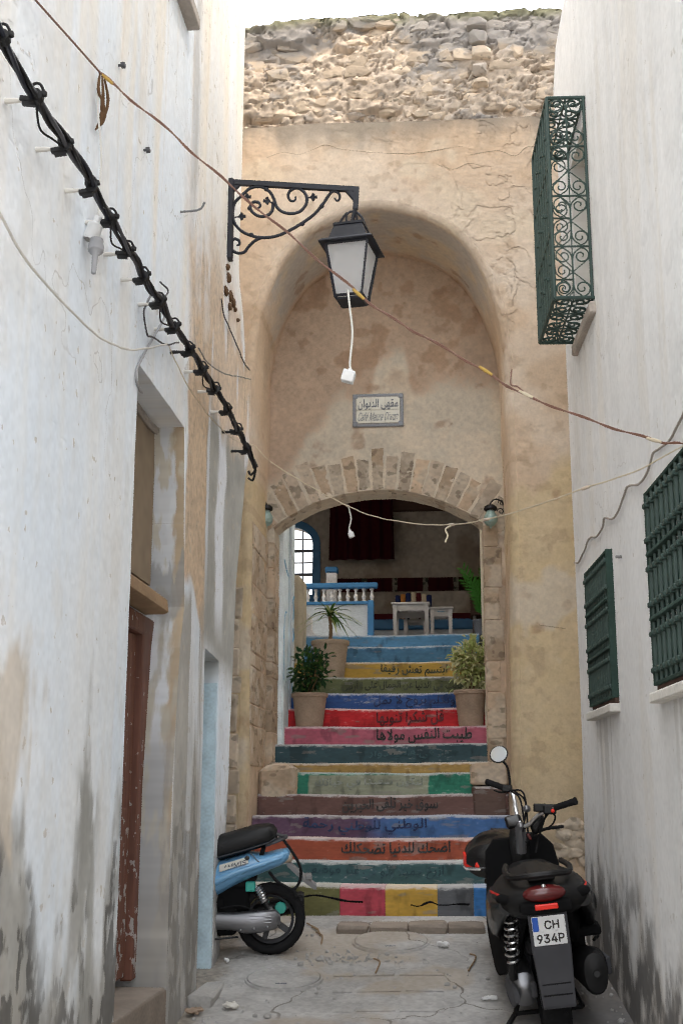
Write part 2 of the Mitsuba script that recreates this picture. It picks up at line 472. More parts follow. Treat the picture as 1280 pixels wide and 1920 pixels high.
def right_fn(p, n, uv):
    a, z = p.y, p.z
    mid = fbm(a * 4, z * 4, 5, 4)
    fine = fbm(a * 40, z * 40, 3, 2)
    wa = a + .06 * fbm(a * 3, z * 2, 8, 3)
    c = mix((.64, .64, .635), (.68, .68, .675), smoothstep(.35, .65, fbm(a, z, 2, 3)))
    c = mix(c, (.74, .735, .725), smoothstep(.4, .65, streaks(wa, z, 10, 2)) * .4 * smoothstep(2.5, 4, z))
    c = mix(c, (.6, .55, .475), smoothstep(.56, .78, streaks(wa, z, 5, 7)) * .32)
    c = mix(c, (.47, .465, .455), smoothstep(.52, .72, streaks(wa, z, 4, 11)) * smoothstep(2.5, 1.9, z) * .2)
    c = mix(c, (.45, .45, .45), smoothstep(.62, .75, fbm(a * 5, z * 7, 9, 4)) * .2)
    c = mix(c, (.56, .555, .54), smoothstep(.5, .506, fbm(a * 2.1, z * 1.3, 6, 5)) * .18)
    chip = smoothstep(.79, .82, fbm(a * 17, z * 19, 21, 5) + .05 * smoothstep(2.0, 1.0, z))
    c = mix(c, mi.Color3f(.46, .43, .38) * (.75 + .5 * fine), chip * .5)
    hair = smoothstep(.0045, .001, dr.abs(fbm(a * 1.6, z * 1.1, 4, 5) - .5)) * smoothstep(.5, .6, fbm(a * .9, z * .9, 7, 2))
    c = mix(c, (.42, .4, .38), hair * .45)
    sill = smoothstep(.35, .2, dr.abs(a - 7.05)) + smoothstep(.5, .3, dr.abs(a - 5.1))
    c = mix(c, (.4, .385, .36), dr.clip(sill, 0, 1) * smoothstep(2.1, 2.06, z) * smoothstep(1.2, 2.0, z + .9 * (fbm(wa * 14, z * .7, 3, 3) - .5)) * smoothstep(.45, .6, fbm(wa * 16, z * .6, 1, 3)) * .5)
    h = z - (.73 - .15 * (7.4 - a))
    g = fbm(wa * 6, z * 3, 12, 4)
    c = mix(c, (.48, .44, .39), smoothstep(.6, .1, h - 1.0 * (g - .45)) * .75)
    c = mix(c, (.075, .072, .07), smoothstep(.44, .72, fbm(a * 8, z * 6, 2, 5) * .75 + g * .25 + .28 * smoothstep(.75, .05, h) - .06) * smoothstep(1.0, .25, h) * .85)
    return c * (.9 + .08 * mid + .12 * fine)


def right_bump(p, n, uv):
    a = dr.select(dr.abs(n.x) > .7, p.y, p.x)
    crack = smoothstep(.006, .0, dr.abs(fbm(a * 1.6, p.z * 1.1, 4, 5) - .5)) * smoothstep(.52, .6, fbm(a * .9, p.z * .9, 7, 2))
    return .0025 * fbm(a * 6, p.z * 5, 2, 3) + .002 * fbm(a * 44, p.z * 36, 7, 3) + .0012 * fbm(a * 130, p.z * 110, 1, 2) + .0012 * smoothstep(.5, .505, fbm(a * 2.1, p.z * 1.3, 6, 5)) - .003 * crack


def plaster_fn(p, n, uv):
    x, y, z = p.x, p.y, p.z
    big = fbm(x * 1.2 + 3, z * 1.2, y * 1.2, 4)
    mid = fbm(x * 4, z * 4, y * 4 + 2, 4)
    fine = fbm(x * 36, z * 36, y * 36, 2)
    peach = mix((.57, .445, .33), (.62, .525, .425), smoothstep(.35, .65, big))
    peach = mix(peach, (.52, .385, .265), smoothstep(.5, .66, fbm(x * 2.1 + 9, z * 2.1, 4, 4)) * .6)
    pale = mix((.62, .555, .455), (.66, .575, .46), smoothstep(.4, .6, mid))
    ochre = mix((.57, .45, .28), (.54, .43, .28), smoothstep(.4, .6, mid))
    w = .9 * (fbm(x * 1.7, z * 1.7, 7, 4) - .5)
    back = smoothstep(9.85, 9.97, y)
    # front face: peach above, a repaired ochre coat below
    front = mix(peach, ochre, smoothstep(4.05, 3.9, z + w - .25 * smoothstep(.62, .9, x)))
    front = mix(front, (.56, .49, .4), .75 * smoothstep(.6, .7, fbm(x * 2.6, z * 2.6, 1, 4)) * smoothstep(4.4, 3.6, z))
    front = mix(front, (.62, .52, .4), smoothstep(.52, .64, fbm(x * 2, z * 2, 3, 4)) * smoothstep(4.6, 5.6, z) * .8)
    front = mix(front, (.36, .26, .17), smoothstep(.62, .74, fbm(x * 9, z * 9, 6, 4)) * .35)
    front = mix(front, (.2, .18, .155), smoothstep(6.66, 6.95, z + .35 * (streaks(x, z, 5, 3) - .5)) * .75)
    # back of the recess: brown-peach lime above an irregular line, pale repair below
    line = 4.98 + .55 * smoothstep(.1, -.9, x) * 0 + .34 * smoothstep(-.62, -.5, x) * smoothstep(-.2, -.32, x) - .85 * smoothstep(-.75, -1.4, x)
    rear = mix(mi.Color3f(.52, .395, .295) * (.8 + .4 * big), pale, smoothstep(.1, -.1, z - line + .35 * w + .3 * (mid - .5) + .1 * (fine - .5)))
    rear = mix(rear, (.34, .21, .13), smoothstep(.56, .7, mid) * smoothstep(4.8, 5.3, z) * .6)
    c = mix(front, rear, back)
    c = mix(c, mi.Color3f(.47, .35, .25) * (.75 + .5 * mid), smoothstep(3.75, 3.3, z + .5 * (mid - .5)) * smoothstep(9.2, 9.3, y) * .85)
    # soffit of the vault: thin grey limewash
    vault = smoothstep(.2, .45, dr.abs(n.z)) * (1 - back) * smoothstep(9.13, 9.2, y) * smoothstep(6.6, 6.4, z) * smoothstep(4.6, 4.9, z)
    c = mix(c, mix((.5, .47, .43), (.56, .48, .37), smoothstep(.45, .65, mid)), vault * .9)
    c = mix(c, (.33, .2, .12), smoothstep(.66, .78, fbm(x * 6, z * 6, y * 6, 4)) * .5)
    # splash-back and grime at the foot
    c = mix(c, mi.Color3f(.27, .22, .175), smoothstep(2.0, 1.2, z + .8 * (mid - .5)) * .55)
    gr = noise(x * 130, z * 130, y * 130)
    return c * (.72 + .2 * mid + .26 * fine + .1 * gr)


def plaster_bump(p, n, uv):
    a = dr.select(dr.abs(n.x) > .7, p.y, p.x)
    flake = fbm(a * 2.7, p.z * 2.7, 3, 5)
    right = smoothstep(-.2, .5, p.x) * smoothstep(4.6, 5.2, p.z)
    return .006 * smoothstep(.50, .515, flake) * (.35 + .65 * right) + .006 * fbm(a * 7, p.z * 7, 2, 4) + .0022 * fbm(a * 45, p.z * 45, 8, 2) + .007 * right * smoothstep(.52, .54, fbm(a * 6, p.z * 5, 6, 4)) + .005 * right * fbm(a * 15, p.z * 15, 1, 3)


def mortar_fn(p, n, uv):
    b = fbm(p.x * 3.5, p.z * 3.5, 2, 4)
    g = fbm(p.x * 30, p.z * 30, 5, 3)
    c = mix((.46, .38, .305), (.53, .455, .375), b) * (.55 + .85 * g)
    lich = smoothstep(.46, .62, fbm(p.x * 2.3 + 4, p.y * 2, p.z * 2.6, 4) + .42 * smoothstep(7.2, 7.95, p.z) - .18 + .12 * (g - .5))
    c = mix(c, (.27, .26, .255), .85 * lich)
    return mix(c, (.19, .19, .11), .8 * smoothstep(7.78, 7.9, p.z + .12 * (b - .5)))


def ground_fn(p, n, uv):
    x, y = p.x, p.y
    b = fbm(x * 1.6, y * 1.6, 1, 4)
    m = fbm(x * 6, y * 6, 4, 4)
    g = fbm(x * 45, y * 45, 7, 2)
    c = mix((.32, .31, .295), (.39, .38, .365), smoothstep(.3, .7, b)) * (.6 + .46 * m + .34 * g)
    c = mix(c, (.33, .26, .18), smoothstep(.52, .68, fbm(x * 2.6 + 5, y * 2.6, 2, 4)) * .45)
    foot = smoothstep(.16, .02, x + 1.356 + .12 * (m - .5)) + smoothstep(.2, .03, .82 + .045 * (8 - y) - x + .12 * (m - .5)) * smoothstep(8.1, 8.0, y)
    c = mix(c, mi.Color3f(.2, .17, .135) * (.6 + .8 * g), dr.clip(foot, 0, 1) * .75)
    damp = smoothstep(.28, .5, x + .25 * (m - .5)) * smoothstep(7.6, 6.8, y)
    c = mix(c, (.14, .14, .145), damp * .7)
    c1, c2, r = voronoi(x * 1.15 + .35 * fbm(x * 4, y * 4, 0, 3), y * 1.15 + .35 * fbm(x * 4 + 7, y * 4, 0, 3))
    crack = smoothstep(.016, .004, c2 - c1) * smoothstep(.45, .6, b)
    return mix(c, (.1, .085, .07), crack * .7)


def ground_bump(p, n, uv):
    x, y = p.x, p.y
    c1, c2, r = voronoi(x * 1.15 + .35 * fbm(x * 4, y * 4, 0, 3), y * 1.15 + .35 * fbm(x * 4 + 7, y * 4, 0, 3))
    return .005 * smoothstep(.0, .02, c2 - c1) + .006 * fbm(x * 8, y * 8, 2, 4) + .003 * fbm(x * 50, y * 50, 3, 2)


def door_fn(p, n, uv):
    """brown oil paint, chipped to grey wood toward the foot"""
    a = p.x + p.y
    grain = fbm(a * 60, p.z * 3, 2, 3)
    c = mi.Color3f(.145, .06, .04) * (.75 + .5 * grain)
    chip = fbm(a * 34, p.z * 26, 4, 4)
    low = smoothstep(2.1, .95, p.z)
    c = mix(c, (.42, .4, .38), smoothstep(.76 - .14 * low, .8 - .14 * low, chip) * .8)
    return mix(c, (.1, .05, .035), smoothstep(.55, .7, fbm(a * 4, p.z * 1.5, 9, 3)) * .5)


def cafe_fn(p, n, uv):
    x, z = p.x + p.y, p.z
    b = fbm(x * 1.5, z * 1.5, 2, 4)
    g = fbm(x * 22, z * 22, 4, 3)
    c = mix((.4, .37, .325), (.5, .465, .41), smoothstep(.3, .7, b)) * (.7 + .5 * g)
    return mix(c, (.22, .16, .11), smoothstep(.52, .7, fbm(x * 2.2, z * 2.2, 9, 4)) * .6)


def kilim_fn(p, n, uv):
    """woven runner: dark red with narrow warp stripes and pale ladder motifs"""
    s = p.x * 7.2
    f = s - dr.floor(s)
    c = mix((.04, .006, .009), (.026, .006, .01), smoothstep(.3, .34, f) * smoothstep(.62, .58, f))
    t = p.x / .38 + .12
    u = t - dr.floor(t)
    motif = smoothstep(.40, .42, u) * smoothstep(.60, .58, u)
    chk = cell_rand(dr.floor(p.x * 34), dr.floor(p.z * 34), 5)
    c = mix(c, mix((.04, .05, .04), (.2, .19, .16), smoothstep(.45, .5, chk)), motif * smoothstep(4.0, 4.1, p.z) * smoothstep(4.45, 4.4, p.z))
    return c * (.7 + .6 * noise(p.x * 200, p.z * 200))


def bsdf(fn, rough=.9, spec=.3, bump=None, scale=1.0, eps=3e-3, **more):
    b = {'type': 'principled', 'base_color': mikit.proc(fn), 'roughness': rough, 'specular': spec, **more}
    if bump is not None:
        b = {'type': 'bumpmap', 'bsdf': b, 'arbitrary': {**mikit.proc(bump, eps)}, 'scale': scale}
    return {'type': 'twosided', 'bsdf': b}


scene['m_left'] = bsdf(left_fn, .92, .2, left_bump, 1.6)
scene['m_right'] = bsdf(right_fn, .92, .2, right_bump)
scene['m_plaster'] = bsdf(plaster_fn, .95, .15, plaster_bump, 1.8)
scene['m_mortar'] = bsdf(mortar_fn, .97, .1)
scene['m_stone'] = bsdf(stone_fn, .95, .15)
scene['m_step'] = bsdf(step_fn, .7, .35)
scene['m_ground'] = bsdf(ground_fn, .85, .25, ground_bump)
scene['m_door'] = bsdf(door_fn, .55, .4)
scene['m_cafe'] = bsdf(cafe_fn, .95, .15)
scene['m_kilim'] = bsdf(kilim_fn, .98, .05)
scene['m_worn'] = bsdf(gen_worn, .75, .3)
scene['m_plain'] = bsdf(gen_plain, .5, .4)
scene['m_matte'] = bsdf(gen_plain, .92, .15)
scene['m_ink'] = bsdf(ink_fn, .7, .3)
scene['m_gloss'] = bsdf(gen_dusty, .26, .5, clearcoat=.7, clearcoat_gloss=.9)
scene['m_leaf'] = {'type': 'principledthin', 'base_color': mikit.proc(gen_plain), 'roughness': .45, 'diff_trans': .6, 'spec_trans': 0.0}
scene['m_chrome'] = {'type': 'twosided', 'bsdf': {'type': 'principled', 'base_color': {'type': 'rgb', 'value': [.72, .72, .72]}, 'metallic': 1.0, 'roughness': .22}}
scene['m_alu'] = {'type': 'twosided', 'bsdf': {'type': 'principled', 'base_color': {'type': 'rgb', 'value': [.24, .24, .25]}, 'metallic': .85, 'roughness': .36}}
scene['m_mirror'] = {'type': 'twosided', 'bsdf': {'type': 'principled', 'base_color': {'type': 'rgb', 'value': [.8, .82, .84]}, 'metallic': 1.0, 'roughness': .04}}
scene['m_frost'] = {'type': 'principledthin', 'base_color': {'type': 'rgb', 'value': [.86, .87, .88]}, 'roughness': .5, 'diff_trans': 1.1, 'spec_trans': 0.0}
scene['m_pane'] = {'type': 'thindielectric', 'int_ior': 1.5}
scene['m_lens'] = {'type': 'twosided', 'bsdf': {'type': 'principled', 'base_color': {'type': 'rgb', 'value': [.1, .008, .008]}, 'roughness': .12, 'clearcoat': 1.0}}
scene['m_reflector'] = {'type': 'twosided', 'bsdf': {'type': 'principled', 'base_color': {'type': 'rgb', 'value': [.85, .03, .015]}, 'roughness': .25, 'clearcoat': .6}}

# ---------------------------------------------------------------- the ground
def grid_mesh(xs, ys, zf):
    X, Y = np.meshgrid(xs, ys, indexing='xy')
    Z = zf(X, Y)
    v = np.c_[X.ravel(), Y.ravel(), Z.ravel()]
    nx, ny = len(xs), len(ys)
    i = (np.arange(ny - 1)[:, None] * nx + np.arange(nx - 1)).ravel()
    f = np.vstack([np.c_[i, i + 1, i + nx + 1], np.c_[i, i + nx + 1, i + nx]])
    return trimesh.Trimesh(v, f, process=False)


def ground_z(X, Y):
    p = np.stack([X, Y, np.zeros_like(X)], -1)
    near = np.exp(-np.maximum(0, np.abs(X) - 3) ** 2) * (np.abs(Y - 4) < 7)
    return gz(np.clip(Y, -3, 9.5)) + near * .022 * (meshkit.fbm(p * 1.8, 4, 3) - .5)


xs = np.r_[-400, -150, -60, -25, -10, -5, np.arange(-3, 3.01, .05), 5, 10, 25, 60, 150, 400]
ys = np.r_[-400, -150, -60, -25, -10, -5, np.arange(-3, 9.61, .05), 12, 20, 40, 90, 200, 500]
g = thing('ground', 'grey cracked concrete alley floor sloping up to the stairs', kind='structure')
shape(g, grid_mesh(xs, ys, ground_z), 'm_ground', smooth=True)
# worn paving slabs of the middle lane
slab_rows = [(1806, 1832), (1834, 1862), (1865, 1898), (1902, 1945), (1950, 2010)]
for ri, (ya, yb) in enumerate(slab_rows):
    for (xa, xb) in ((622, 664), (668, 742 + 12 * (ri % 2)), (746 + 12 * (ri % 2), 832)):
        sk = 1.0 + (ya - 1800) * .0006
        c = [onG(740 + (x - 740) * s_, y)[:2] for x, y, s_ in ((xa, yb, sk), (xb, yb, sk), (xb, ya, sk), (xa, ya, sk))]
        o = wobble(resample(c, .06), .012, 5, ri * 7 + xa)
        m = extrude_polygon(Polygon(o).buffer(-.006).simplify(.003), .05, engine='earcut')
        v = np.array(m.vertices)
        top = v[:, 2] > .02
        v[:, 2] = ground_z(v[:, 0], v[:, 1]) + np.where(top, .004 + .003 * rng.random(), -.03)
        m.vertices = v
        part(g, 'paving_slab', m, 'm_ground', smooth=False)
# a broken stone kerb below the first step
kx = [628, 690, 765, 838, 912]
for i in range(4):
    a, b = onG(kx[i] + .5, 1752), onG(kx[i + 1] - .5, 1751)
    top = at((kx[i] + kx[i + 1]) / 2, 1736 - 2 * (i == 2), (a[1] + b[1]) / 2)[2]
    v = np.array(block_mesh(a[0], b[0], min(a[2], b[2]) - .06, top, a[1], 8.62, 40 + i, .009, .014).vertices)
    part(g, 'kerb_stone', trimesh.convex.convex_hull(v), 'm_worn', 'stonedark', smooth=20)
dp = onG(380, 1868)
part(g, 'paving_slab', block_mesh(XL + .004, XL + .13, dp[2] - .05, dp[2] + .035, dp[1] - .2, dp[1] + .42, 3, .008), 'm_worn', 'concrete')


def round_cover(name, label, px, py, r, seed):
    t = thing(name, label, 'manhole cover')
    c = onG(px, py)
    dz = (gz(c[1] + .1) - gz(c[1] - .1)) / .2
    ms = []
    ring = lathe([(r * 1.1, -.02), (r * 1.06, .004), (r * 1.015, .006), (r * 1.015, -.02)], 48)
    lid = lathe([(0, -.02), (0, .0105), (r * .9, .0105), (r * .94, .0065), (r * .99, .0085), (r * .99, -.02)], 48)
    for m in (ring, lid):
        v = np.array(m.vertices)
        v[:, 2] += dz * v[:, 1] + .006
        m.vertices = v + [c[0], c[1], gz(c[1])]
    part(t, 'rim', ring, 'm_ground')
    part(t, 'lid', lid, 'm_ground')
    part(t, 'lifting_slot', box(c[0] - .03, c[0] + .03, c[1] - r * .6 - .008, c[1] - r * .6 + .008, gz(c[1]) - .02, gz(c[1] - r * .6) + .018), 'm_matte', 'slate')


round_cover('manhole_cover', 'round grey concrete manhole cover in front of the blue scooter', 532, 1838, .2, 1)
round_cover('manhole_cover', 'round cracked cover close to the foot of the stairs', 733, 1768, .22, 2)

# ---------------------------------------------------------------- left house
lh = thing('whitewashed_house', 'tall whitewashed house with peeling plaster and a brown door on the left', 'house')
edge_px = [(412, 1790), (418, 1650), (425, 1529), (434, 1300), (443, 1090), (460, 894), (463, 878), (467, 845), (470, 782), (471, 694), (460, 677), (456, 594), (449, 530), (448, 480), (453, 340), (455, 250), (458, 100), (462, 0)]
edge = [onL(*q)[1:] for q in edge_px]
edge = np.array([(edge[0][0] - .03, -.4)] + edge + [(edge[-1][0] + .25, 10.2)])
outline = np.vstack([[(1.0, -.4)], edge, [(1.0, 10.2)]])
dn, df = 5.27, 6.28                            # the doorway, near and far side
dtop = onL(345, 800)[2]
door_hole = [(dn, .74), (6.24, .74), (6.24, 1.7), (6.33, 2.4), (6.41, 2.62), (6.35, 3.0), (df, dtop), (dn, dtop)]
nich = [(6.98, .5), (7.46, .5), (7.45, 1.5), onL(411, 1240)[1:], onL(384, 1215)[1:], (7.0, 1.6)]


def jag(pts, step=.05, amp=.006, seed=0):
    return wobble(resample(pts, step), amp, 7, seed)


pol = Polygon(jag(outline, .07, .014, 1), [jag(door_hole, .05, .007, 2), jag(nich, .05, .008, 3)])
TH = .34
m = extrude_polygon(pol, TH, engine='earcut')
v = np.array(m.vertices)
m.vertices = np.c_[XL - TH + v[:, 2], v[:, 0], v[:, 1]]
part(lh, 'wall', m, 'm_left', smooth=False)
part(lh, 'wall', cat(box(-7, XL - TH - .001, 1.0, 4.9, -.4, 10.2), box(-7, -3.2, 4.9, 9.05, -.4, 10.2), box(-3.2, XL - TH - .001, 4.9, 6.9, 3.7, 10.2)), 'm_left', smooth=False)
# raised edge of the overhanging wall by the eaves shelf
a = onL(352, 58)
part(lh, 'window_shelf', box(XL - .05, XL + .07, 4.7, a[1], a[2], a[2] + .07, .006), 'm_worn', 'stonegrey', label='grey stone shelf under a high window')
# doorway: panel, lintel, frame, leaf
din = XL - .15
part(lh, 'transom_panel', box(din - .05, din - .01, dn - .1, df + .03, 2.72, dtop + .05), 'm_matte', 'board', label='plain brown board above the door')
part(lh, 'plaster_bead', tube(wobble(np.array([(dn - .05, dtop - .035), (5.5, dtop - .03), (5.8, dtop - .02), (6.1, dtop - .03), (df, dtop - .02)]), .01)[:, [0, 0, 1]] * [0, 1, 1] + [din, 0, 0], .02, 6), 'm_worn', 'stonegrey')
lz = onL(242, 1075, -.06)[2]
part(lh, 'lintel', block_mesh(din - .03, XL - .05, lz - .075, lz + .01, dn - .12, df - .02, 11, .006, .012), 'm_worn', 'wood', label='bare wooden lintel over the door')
dz0, dz1 = .8, lz - .09
fr = part(lh, 'door_frame', box(din - .09, din + .0, 6.16, 6.42, dz0, dz1 - .0, .008), 'm_door')
part(lh, 'door_frame', box(din - .09, din + .0, dn - .12, dn + .06, dz0, dz1, .008), 'm_door')
part(fr, 'head', box(din - .09, din + .003, dn + .06, 6.158, dz1 - .1, dz1, .008), 'm_door')
dl = part(lh, 'door', box(din - .075, din - .035, dn + .063, 6.157, dz0 + .02, dz1 - .103, .004), 'm_door', label='brown painted door with chipped lower edge')
for q in (0, 1):
    for r_ in ((1.0, 1.6), (1.72, dz1 - .2)):
        y0 = dn + .12 + q * .38
        part(dl, 'panel', box(din - .037, din - .026, y0, y0 + .28, r_[0], r_[1], .008), 'm_door')
part(lh, 'doorstep', block_mesh(XL - .3, XL + .012, .4, .775, dn - .06, 6.2, 21, .006, .014), 'm_worn', 'stonedark')
# the niche: a pale blue blocked doorway
part(lh, 'blocked_door', box(XL - TH - .03, XL - .2, 6.9, 7.43, .4, 2.6), 'm_matte', 'paleblue', label='pale blue blocked doorway near the corner')
nj = [onL(x, y)[1:] for x, y in ((412, 1245), (408, 1500), (405, 1780))]
part(lh, 'niche_reveal', box(XL - .2, XL - .006, 7.425, 7.5, .5, nj[0][1] - .12), 'm_worn', 'paleblue')
# crumbling mud nest and eroded lumps on the corner
for i, (x, y, r_) in enumerate([(428, 520, .03), (432, 555, .035), (437, 567, .03), (423, 545, .03), (430, 575, .022), (440, 580, .014), (445, 600, .012), (426, 500, .02)]):
    c = onL(x, y, .005)
    mm = ball([0, 0, 0], 1.0, 3)
    vv = np.array(mm.vertices)
    mm.vertices = vv * [.016, r_ * 1.2, r_ * 1.0] * (.6 + .9 * meshkit.fbm(vv * 2.3 + i * 5, 3, 60 + i))[:, None]
    mm.apply_translation(c)
    part(lh, 'mud_nest', mm, 'm_worn', 'nest')
for i, (x, y) in enumerate([(222, 122), (269, 281)]):
    c = onL(x, y)
    part(lh, 'bolt', cat(tube([c - [.02, 0, 0], c + [.03, 0, 0]], .006, 6), box(c[0] + .012, c[0] + .03, c[1] - .012, c[1] + .012, c[2] - .009, c[2] + .009)), 'm_plain', 'darkgrey')
c = onL(338, 397)
part(lh, 'hook', tube(spline([c, c + [.1, 0, .01], c + [.13, 0, .05]]), .006, 6), 'm_plain', 'grey')

# ---------------------------------------------------------------- right house
rh = thing('white_house', 'plain white house with green grilled windows on the right', 'house')


def toR(a, off, z):
    """distance along the right wall, distance out of it, height"""
    a, off, z = np.broadcast_arrays(np.asarray(a, float), off, z)
    return RP + a[..., None] * RD - off[..., None] * RO + np.stack([0 * z, 0 * z, z], -1)


def boxR(a0, a1, o0, o1, z0, z1, c=0.0):
    m = box(a0, a1, o0, o1, z0, z1, c)
    v = np.array(m.vertices)
    m = trimesh.Trimesh(toR(v[:, 0], v[:, 1], v[:, 2]), m.faces, process=False)
    return m


def tubeR(pts, r, n=6):
    p = np.asarray(pts, float)
    return tube(toR(p[:, 0], p[:, 1], p[:, 2]), r, n)


corner = [rs(onR(x, y)) for x, y in ((1099, 1790), (1096, 1600), (1090, 1361), (1078, 1060), (1065.5, 780), (1058, 600), (1043, 260), (1037, 170), (1041, 90), (1056, 2))]
corner = [(corner[0][0], -.4)] + corner + [(corner[-1][0] - .35, 10)]
win_far = (rs(onR(1102, 1330, .045))[0], rs(onR(1139, 1200, .045))[0], 2.15, 2.93)      # far side, near side, bottom, top
win_near = (rs(onR(1221, 1290, .045))[0], -3.55, 2.12, 2.98)
wins = [(win_far[1], win_far[0], win_far[2], win_far[3]), (win_near[1], win_near[0], win_near[2], win_near[3])]
bay = (-1.25, -.55, 4.42, 5.66)
holes = [[(w[0] + .02, w[2] + .01), (w[1] - .02, w[2] + .01), (w[1] - .02, w[3] - .02), (w[0] + .02, w[3] - .02)] for w in wins]
holes.append([(bay[0] + .1, bay[2] + .06), (bay[1] - .06, bay[2] + .06), (bay[1] - .06, bay[3] - .1), (bay[0] + .1, bay[3] - .1)])
outline = np.vstack([[(-7.2, -.4)], corner, [(-7.2, 10)]])
pol = Polygon(jag(outline, .08, .008, 5), [jag(h, .06, .004, 9 + i) for i, h in enumerate(holes)])
m = extrude_polygon(pol, .3, engine='earcut')
v = np.array(m.vertices)
m.vertices = toR(v[:, 0], -v[:, 2], v[:, 1])
part(rh, 'wall', m, 'm_right', smooth=False)
part(rh, 'wall', boxR(-7.2, -.1, -5.5, -.302, -.4, 9.9), 'm_right', smooth=False)
part(rh, 'wall', cat(boxR(-.1, .0, -5.5, -.302, -.4, 9.0)), 'm_right', smooth=False)


def grille_window(w, nbar, label):
    a0, a1, z0, z1 = w
    k = numbered(rh + '__window')
    labels[k] = {'label': label}
    shape(k, boxR(a0, a1, -.2, -.17, z0, z1), 'm_plain', 'rubber', smooth=False)
    out0, out1 = .012, .036
    part(k, 'frame', cat(boxR(a0, a0 + .02, -.1, out1, z0, z1, .003), boxR(a1 - .02, a1, -.1, out1, z0, z1, .003),
                         boxR(a0 + .02, a1 - .02, .0, out1 - .002, z1 - .018, z1, .003), boxR(a0 + .02, a1 - .02, .0, out1 - .002, z0, z0 + .016, .003)), 'm_worn', 'darkgreen')
    h = (z1 - z0) / 3
    for i in (1, 2):
        part(k, 'rail', boxR(a0 + .02, a1 - .02, .004, out1 + .008, z0 + i * h - .008, z0 + i * h + .008, .003), 'm_worn', 'green')
    for b in range(nbar):
        c = a0 + .035 + (a1 - a0 - .07) * b / (nbar - 1)
        ms = []
        for i in range(3):
            zb = z0 + i * h + .012
            zt = z0 + (i + 1) * h - .012
            hw = .2 * (a1 - a0) / nbar
            prof = [(zb, .5), (zb + .14 * (zt - zb), .55), (zb + .2 * (zt - zb), .95), (zb + .3 * (zt - zb), .7), (zb + .5 * (zt - zb), .85), (zb + .7 * (zt - zb), .7), (zb + .8 * (zt - zb), .95), (zb + .86 * (zt - zb), .55), (zt, .5)]
            path = np.array([(c, .024, q[0]) for q in prof])
            ms.append(tube(toR(path[:, 0], path[:, 1], path[:, 2]), [hw * q[1] for q in prof], 7))
            for zz in (.2, .8):
                zc = zb + zz * (zt - zb)
                ms.append(boxR(c - hw * 1.5, c + hw * 1.5, .006, .046, zc - .012, zc + .012, .004))
        part(k, 'grille_bar', cat(*ms), 'm_plain', 'green', smooth=40)
    part(k, 'sill', boxR(a0 - .02, a1 + .02, -.1, .055, z0 - .075, z0 - .03, .006), 'm_worn', 'offwhite')
    part(k, 'sill_rail', boxR(a0 + .0, a1, -.1, .02, z0 - .028, z0 - .001), 'm_worn', 'darkbrown')


grille_window(wins[0], 10, 'narrow far window behind a dense green iron grille')
grille_window(wins[1], 12, 'large near window behind a dense green iron grille')

# the green iron cage round the upper window
bg = numbered(rh + '__bay_grille')
labels[bg] = {'label': 'green wrought iron cage with scrolls round the upper window'}
A0, A1, Z0, Z1 = bay[0], bay[1] + .02, 4.413, 5.672
OUT = .225
r0 = .009
corners = [tubeR([(A0, OUT, Z0), (A0, OUT, Z1)], .011), tubeR([(A1, OUT, Z0), (A1, OUT, Z1)], .011), tubeR([(A0, .012, Z0), (A0, .012, Z1)], .009)]
for z in (Z0, Z1):
    corners += [tubeR([(A0, 0, z), (A0, OUT, z)], .011), tubeR([(A1, 0, z), (A1, OUT, z)], .011), tubeR([(A0, OUT, z), (A1, OUT, z)], .011), tubeR([(A0, .01, z), (A1, .01, z)], .008)]
shape(bg, cat(*corners), 'm_plain', 'green')


def spiral(cx, cy, r, turns, start, sgn, n=22):
    t = np.linspace(0, 1, n)
    a = start + sgn * turns * 2 * np.pi * t
    rr = r * (1 - .82 * t)
    return np.c_[cx + rr * np.cos(a), cy + rr * np.sin(a)]


def c_scroll(x, y0, y1, side, r):
    """a C scroll between y0 and y1 hung on the line x, opening to the side"""
    top = spiral(x + side * r, y1 - r, r, 1.35, np.pi / 2 + 0 * side, -side)
    bot = spiral(x + side * r, y0 + r, r, 1.35, -np.pi / 2, side)
    mid = spline([(x + side * r, y1), (x + side * .12 * r, y1 - .9 * r), (x + side * .02 * r, (y0 + y1) / 2), (x + side * .12 * r, y0 + .9 * r), (x + side * r, y0)], 5)
    return [np.vstack([top[::-1], mid[1:-1], bot])]


def panel_scrolls(parent, to3, w, h, rows, rr=.0045):
    """scrolled panel: w wide, h high, in rows divided by rails"""
    for i in range(rows):
        y0, y1 = h * i / rows, h * (i + 1) / rows
        if i:
            part(parent, 'rail', tube(to3(np.array([(0, y0), (w, y0)])), .006, 6), 'm_plain', 'green')
        r = min(.23 * w, .22 * (y1 - y0))
        cx = w / 2
        for s in (-1, 1):
            for cv in c_scroll(cx, y0 + .008, y1 - .008, s, r):
                part(parent, 'scroll', tube(to3(cv), rr, 5), 'm_plain', 'green')
            part(parent, 'scroll', tube(to3(np.array([(cx, (y0 + y1) / 2), (cx + s * w / 2, y0 + .2 * (y1 - y0))])), rr * .8, 5), 'm_plain', 'green')
            part(parent, 'scroll', tube(to3(np.array([(cx, (y0 + y1) / 2), (cx + s * w / 2, y1 - .2 * (y1 - y0))])), rr * .8, 5), 'm_plain', 'green')
        part(parent, 'scroll', tube(to3(np.array([(cx, y0), (cx, y1)])), rr * .8, 5), 'm_plain', 'green')


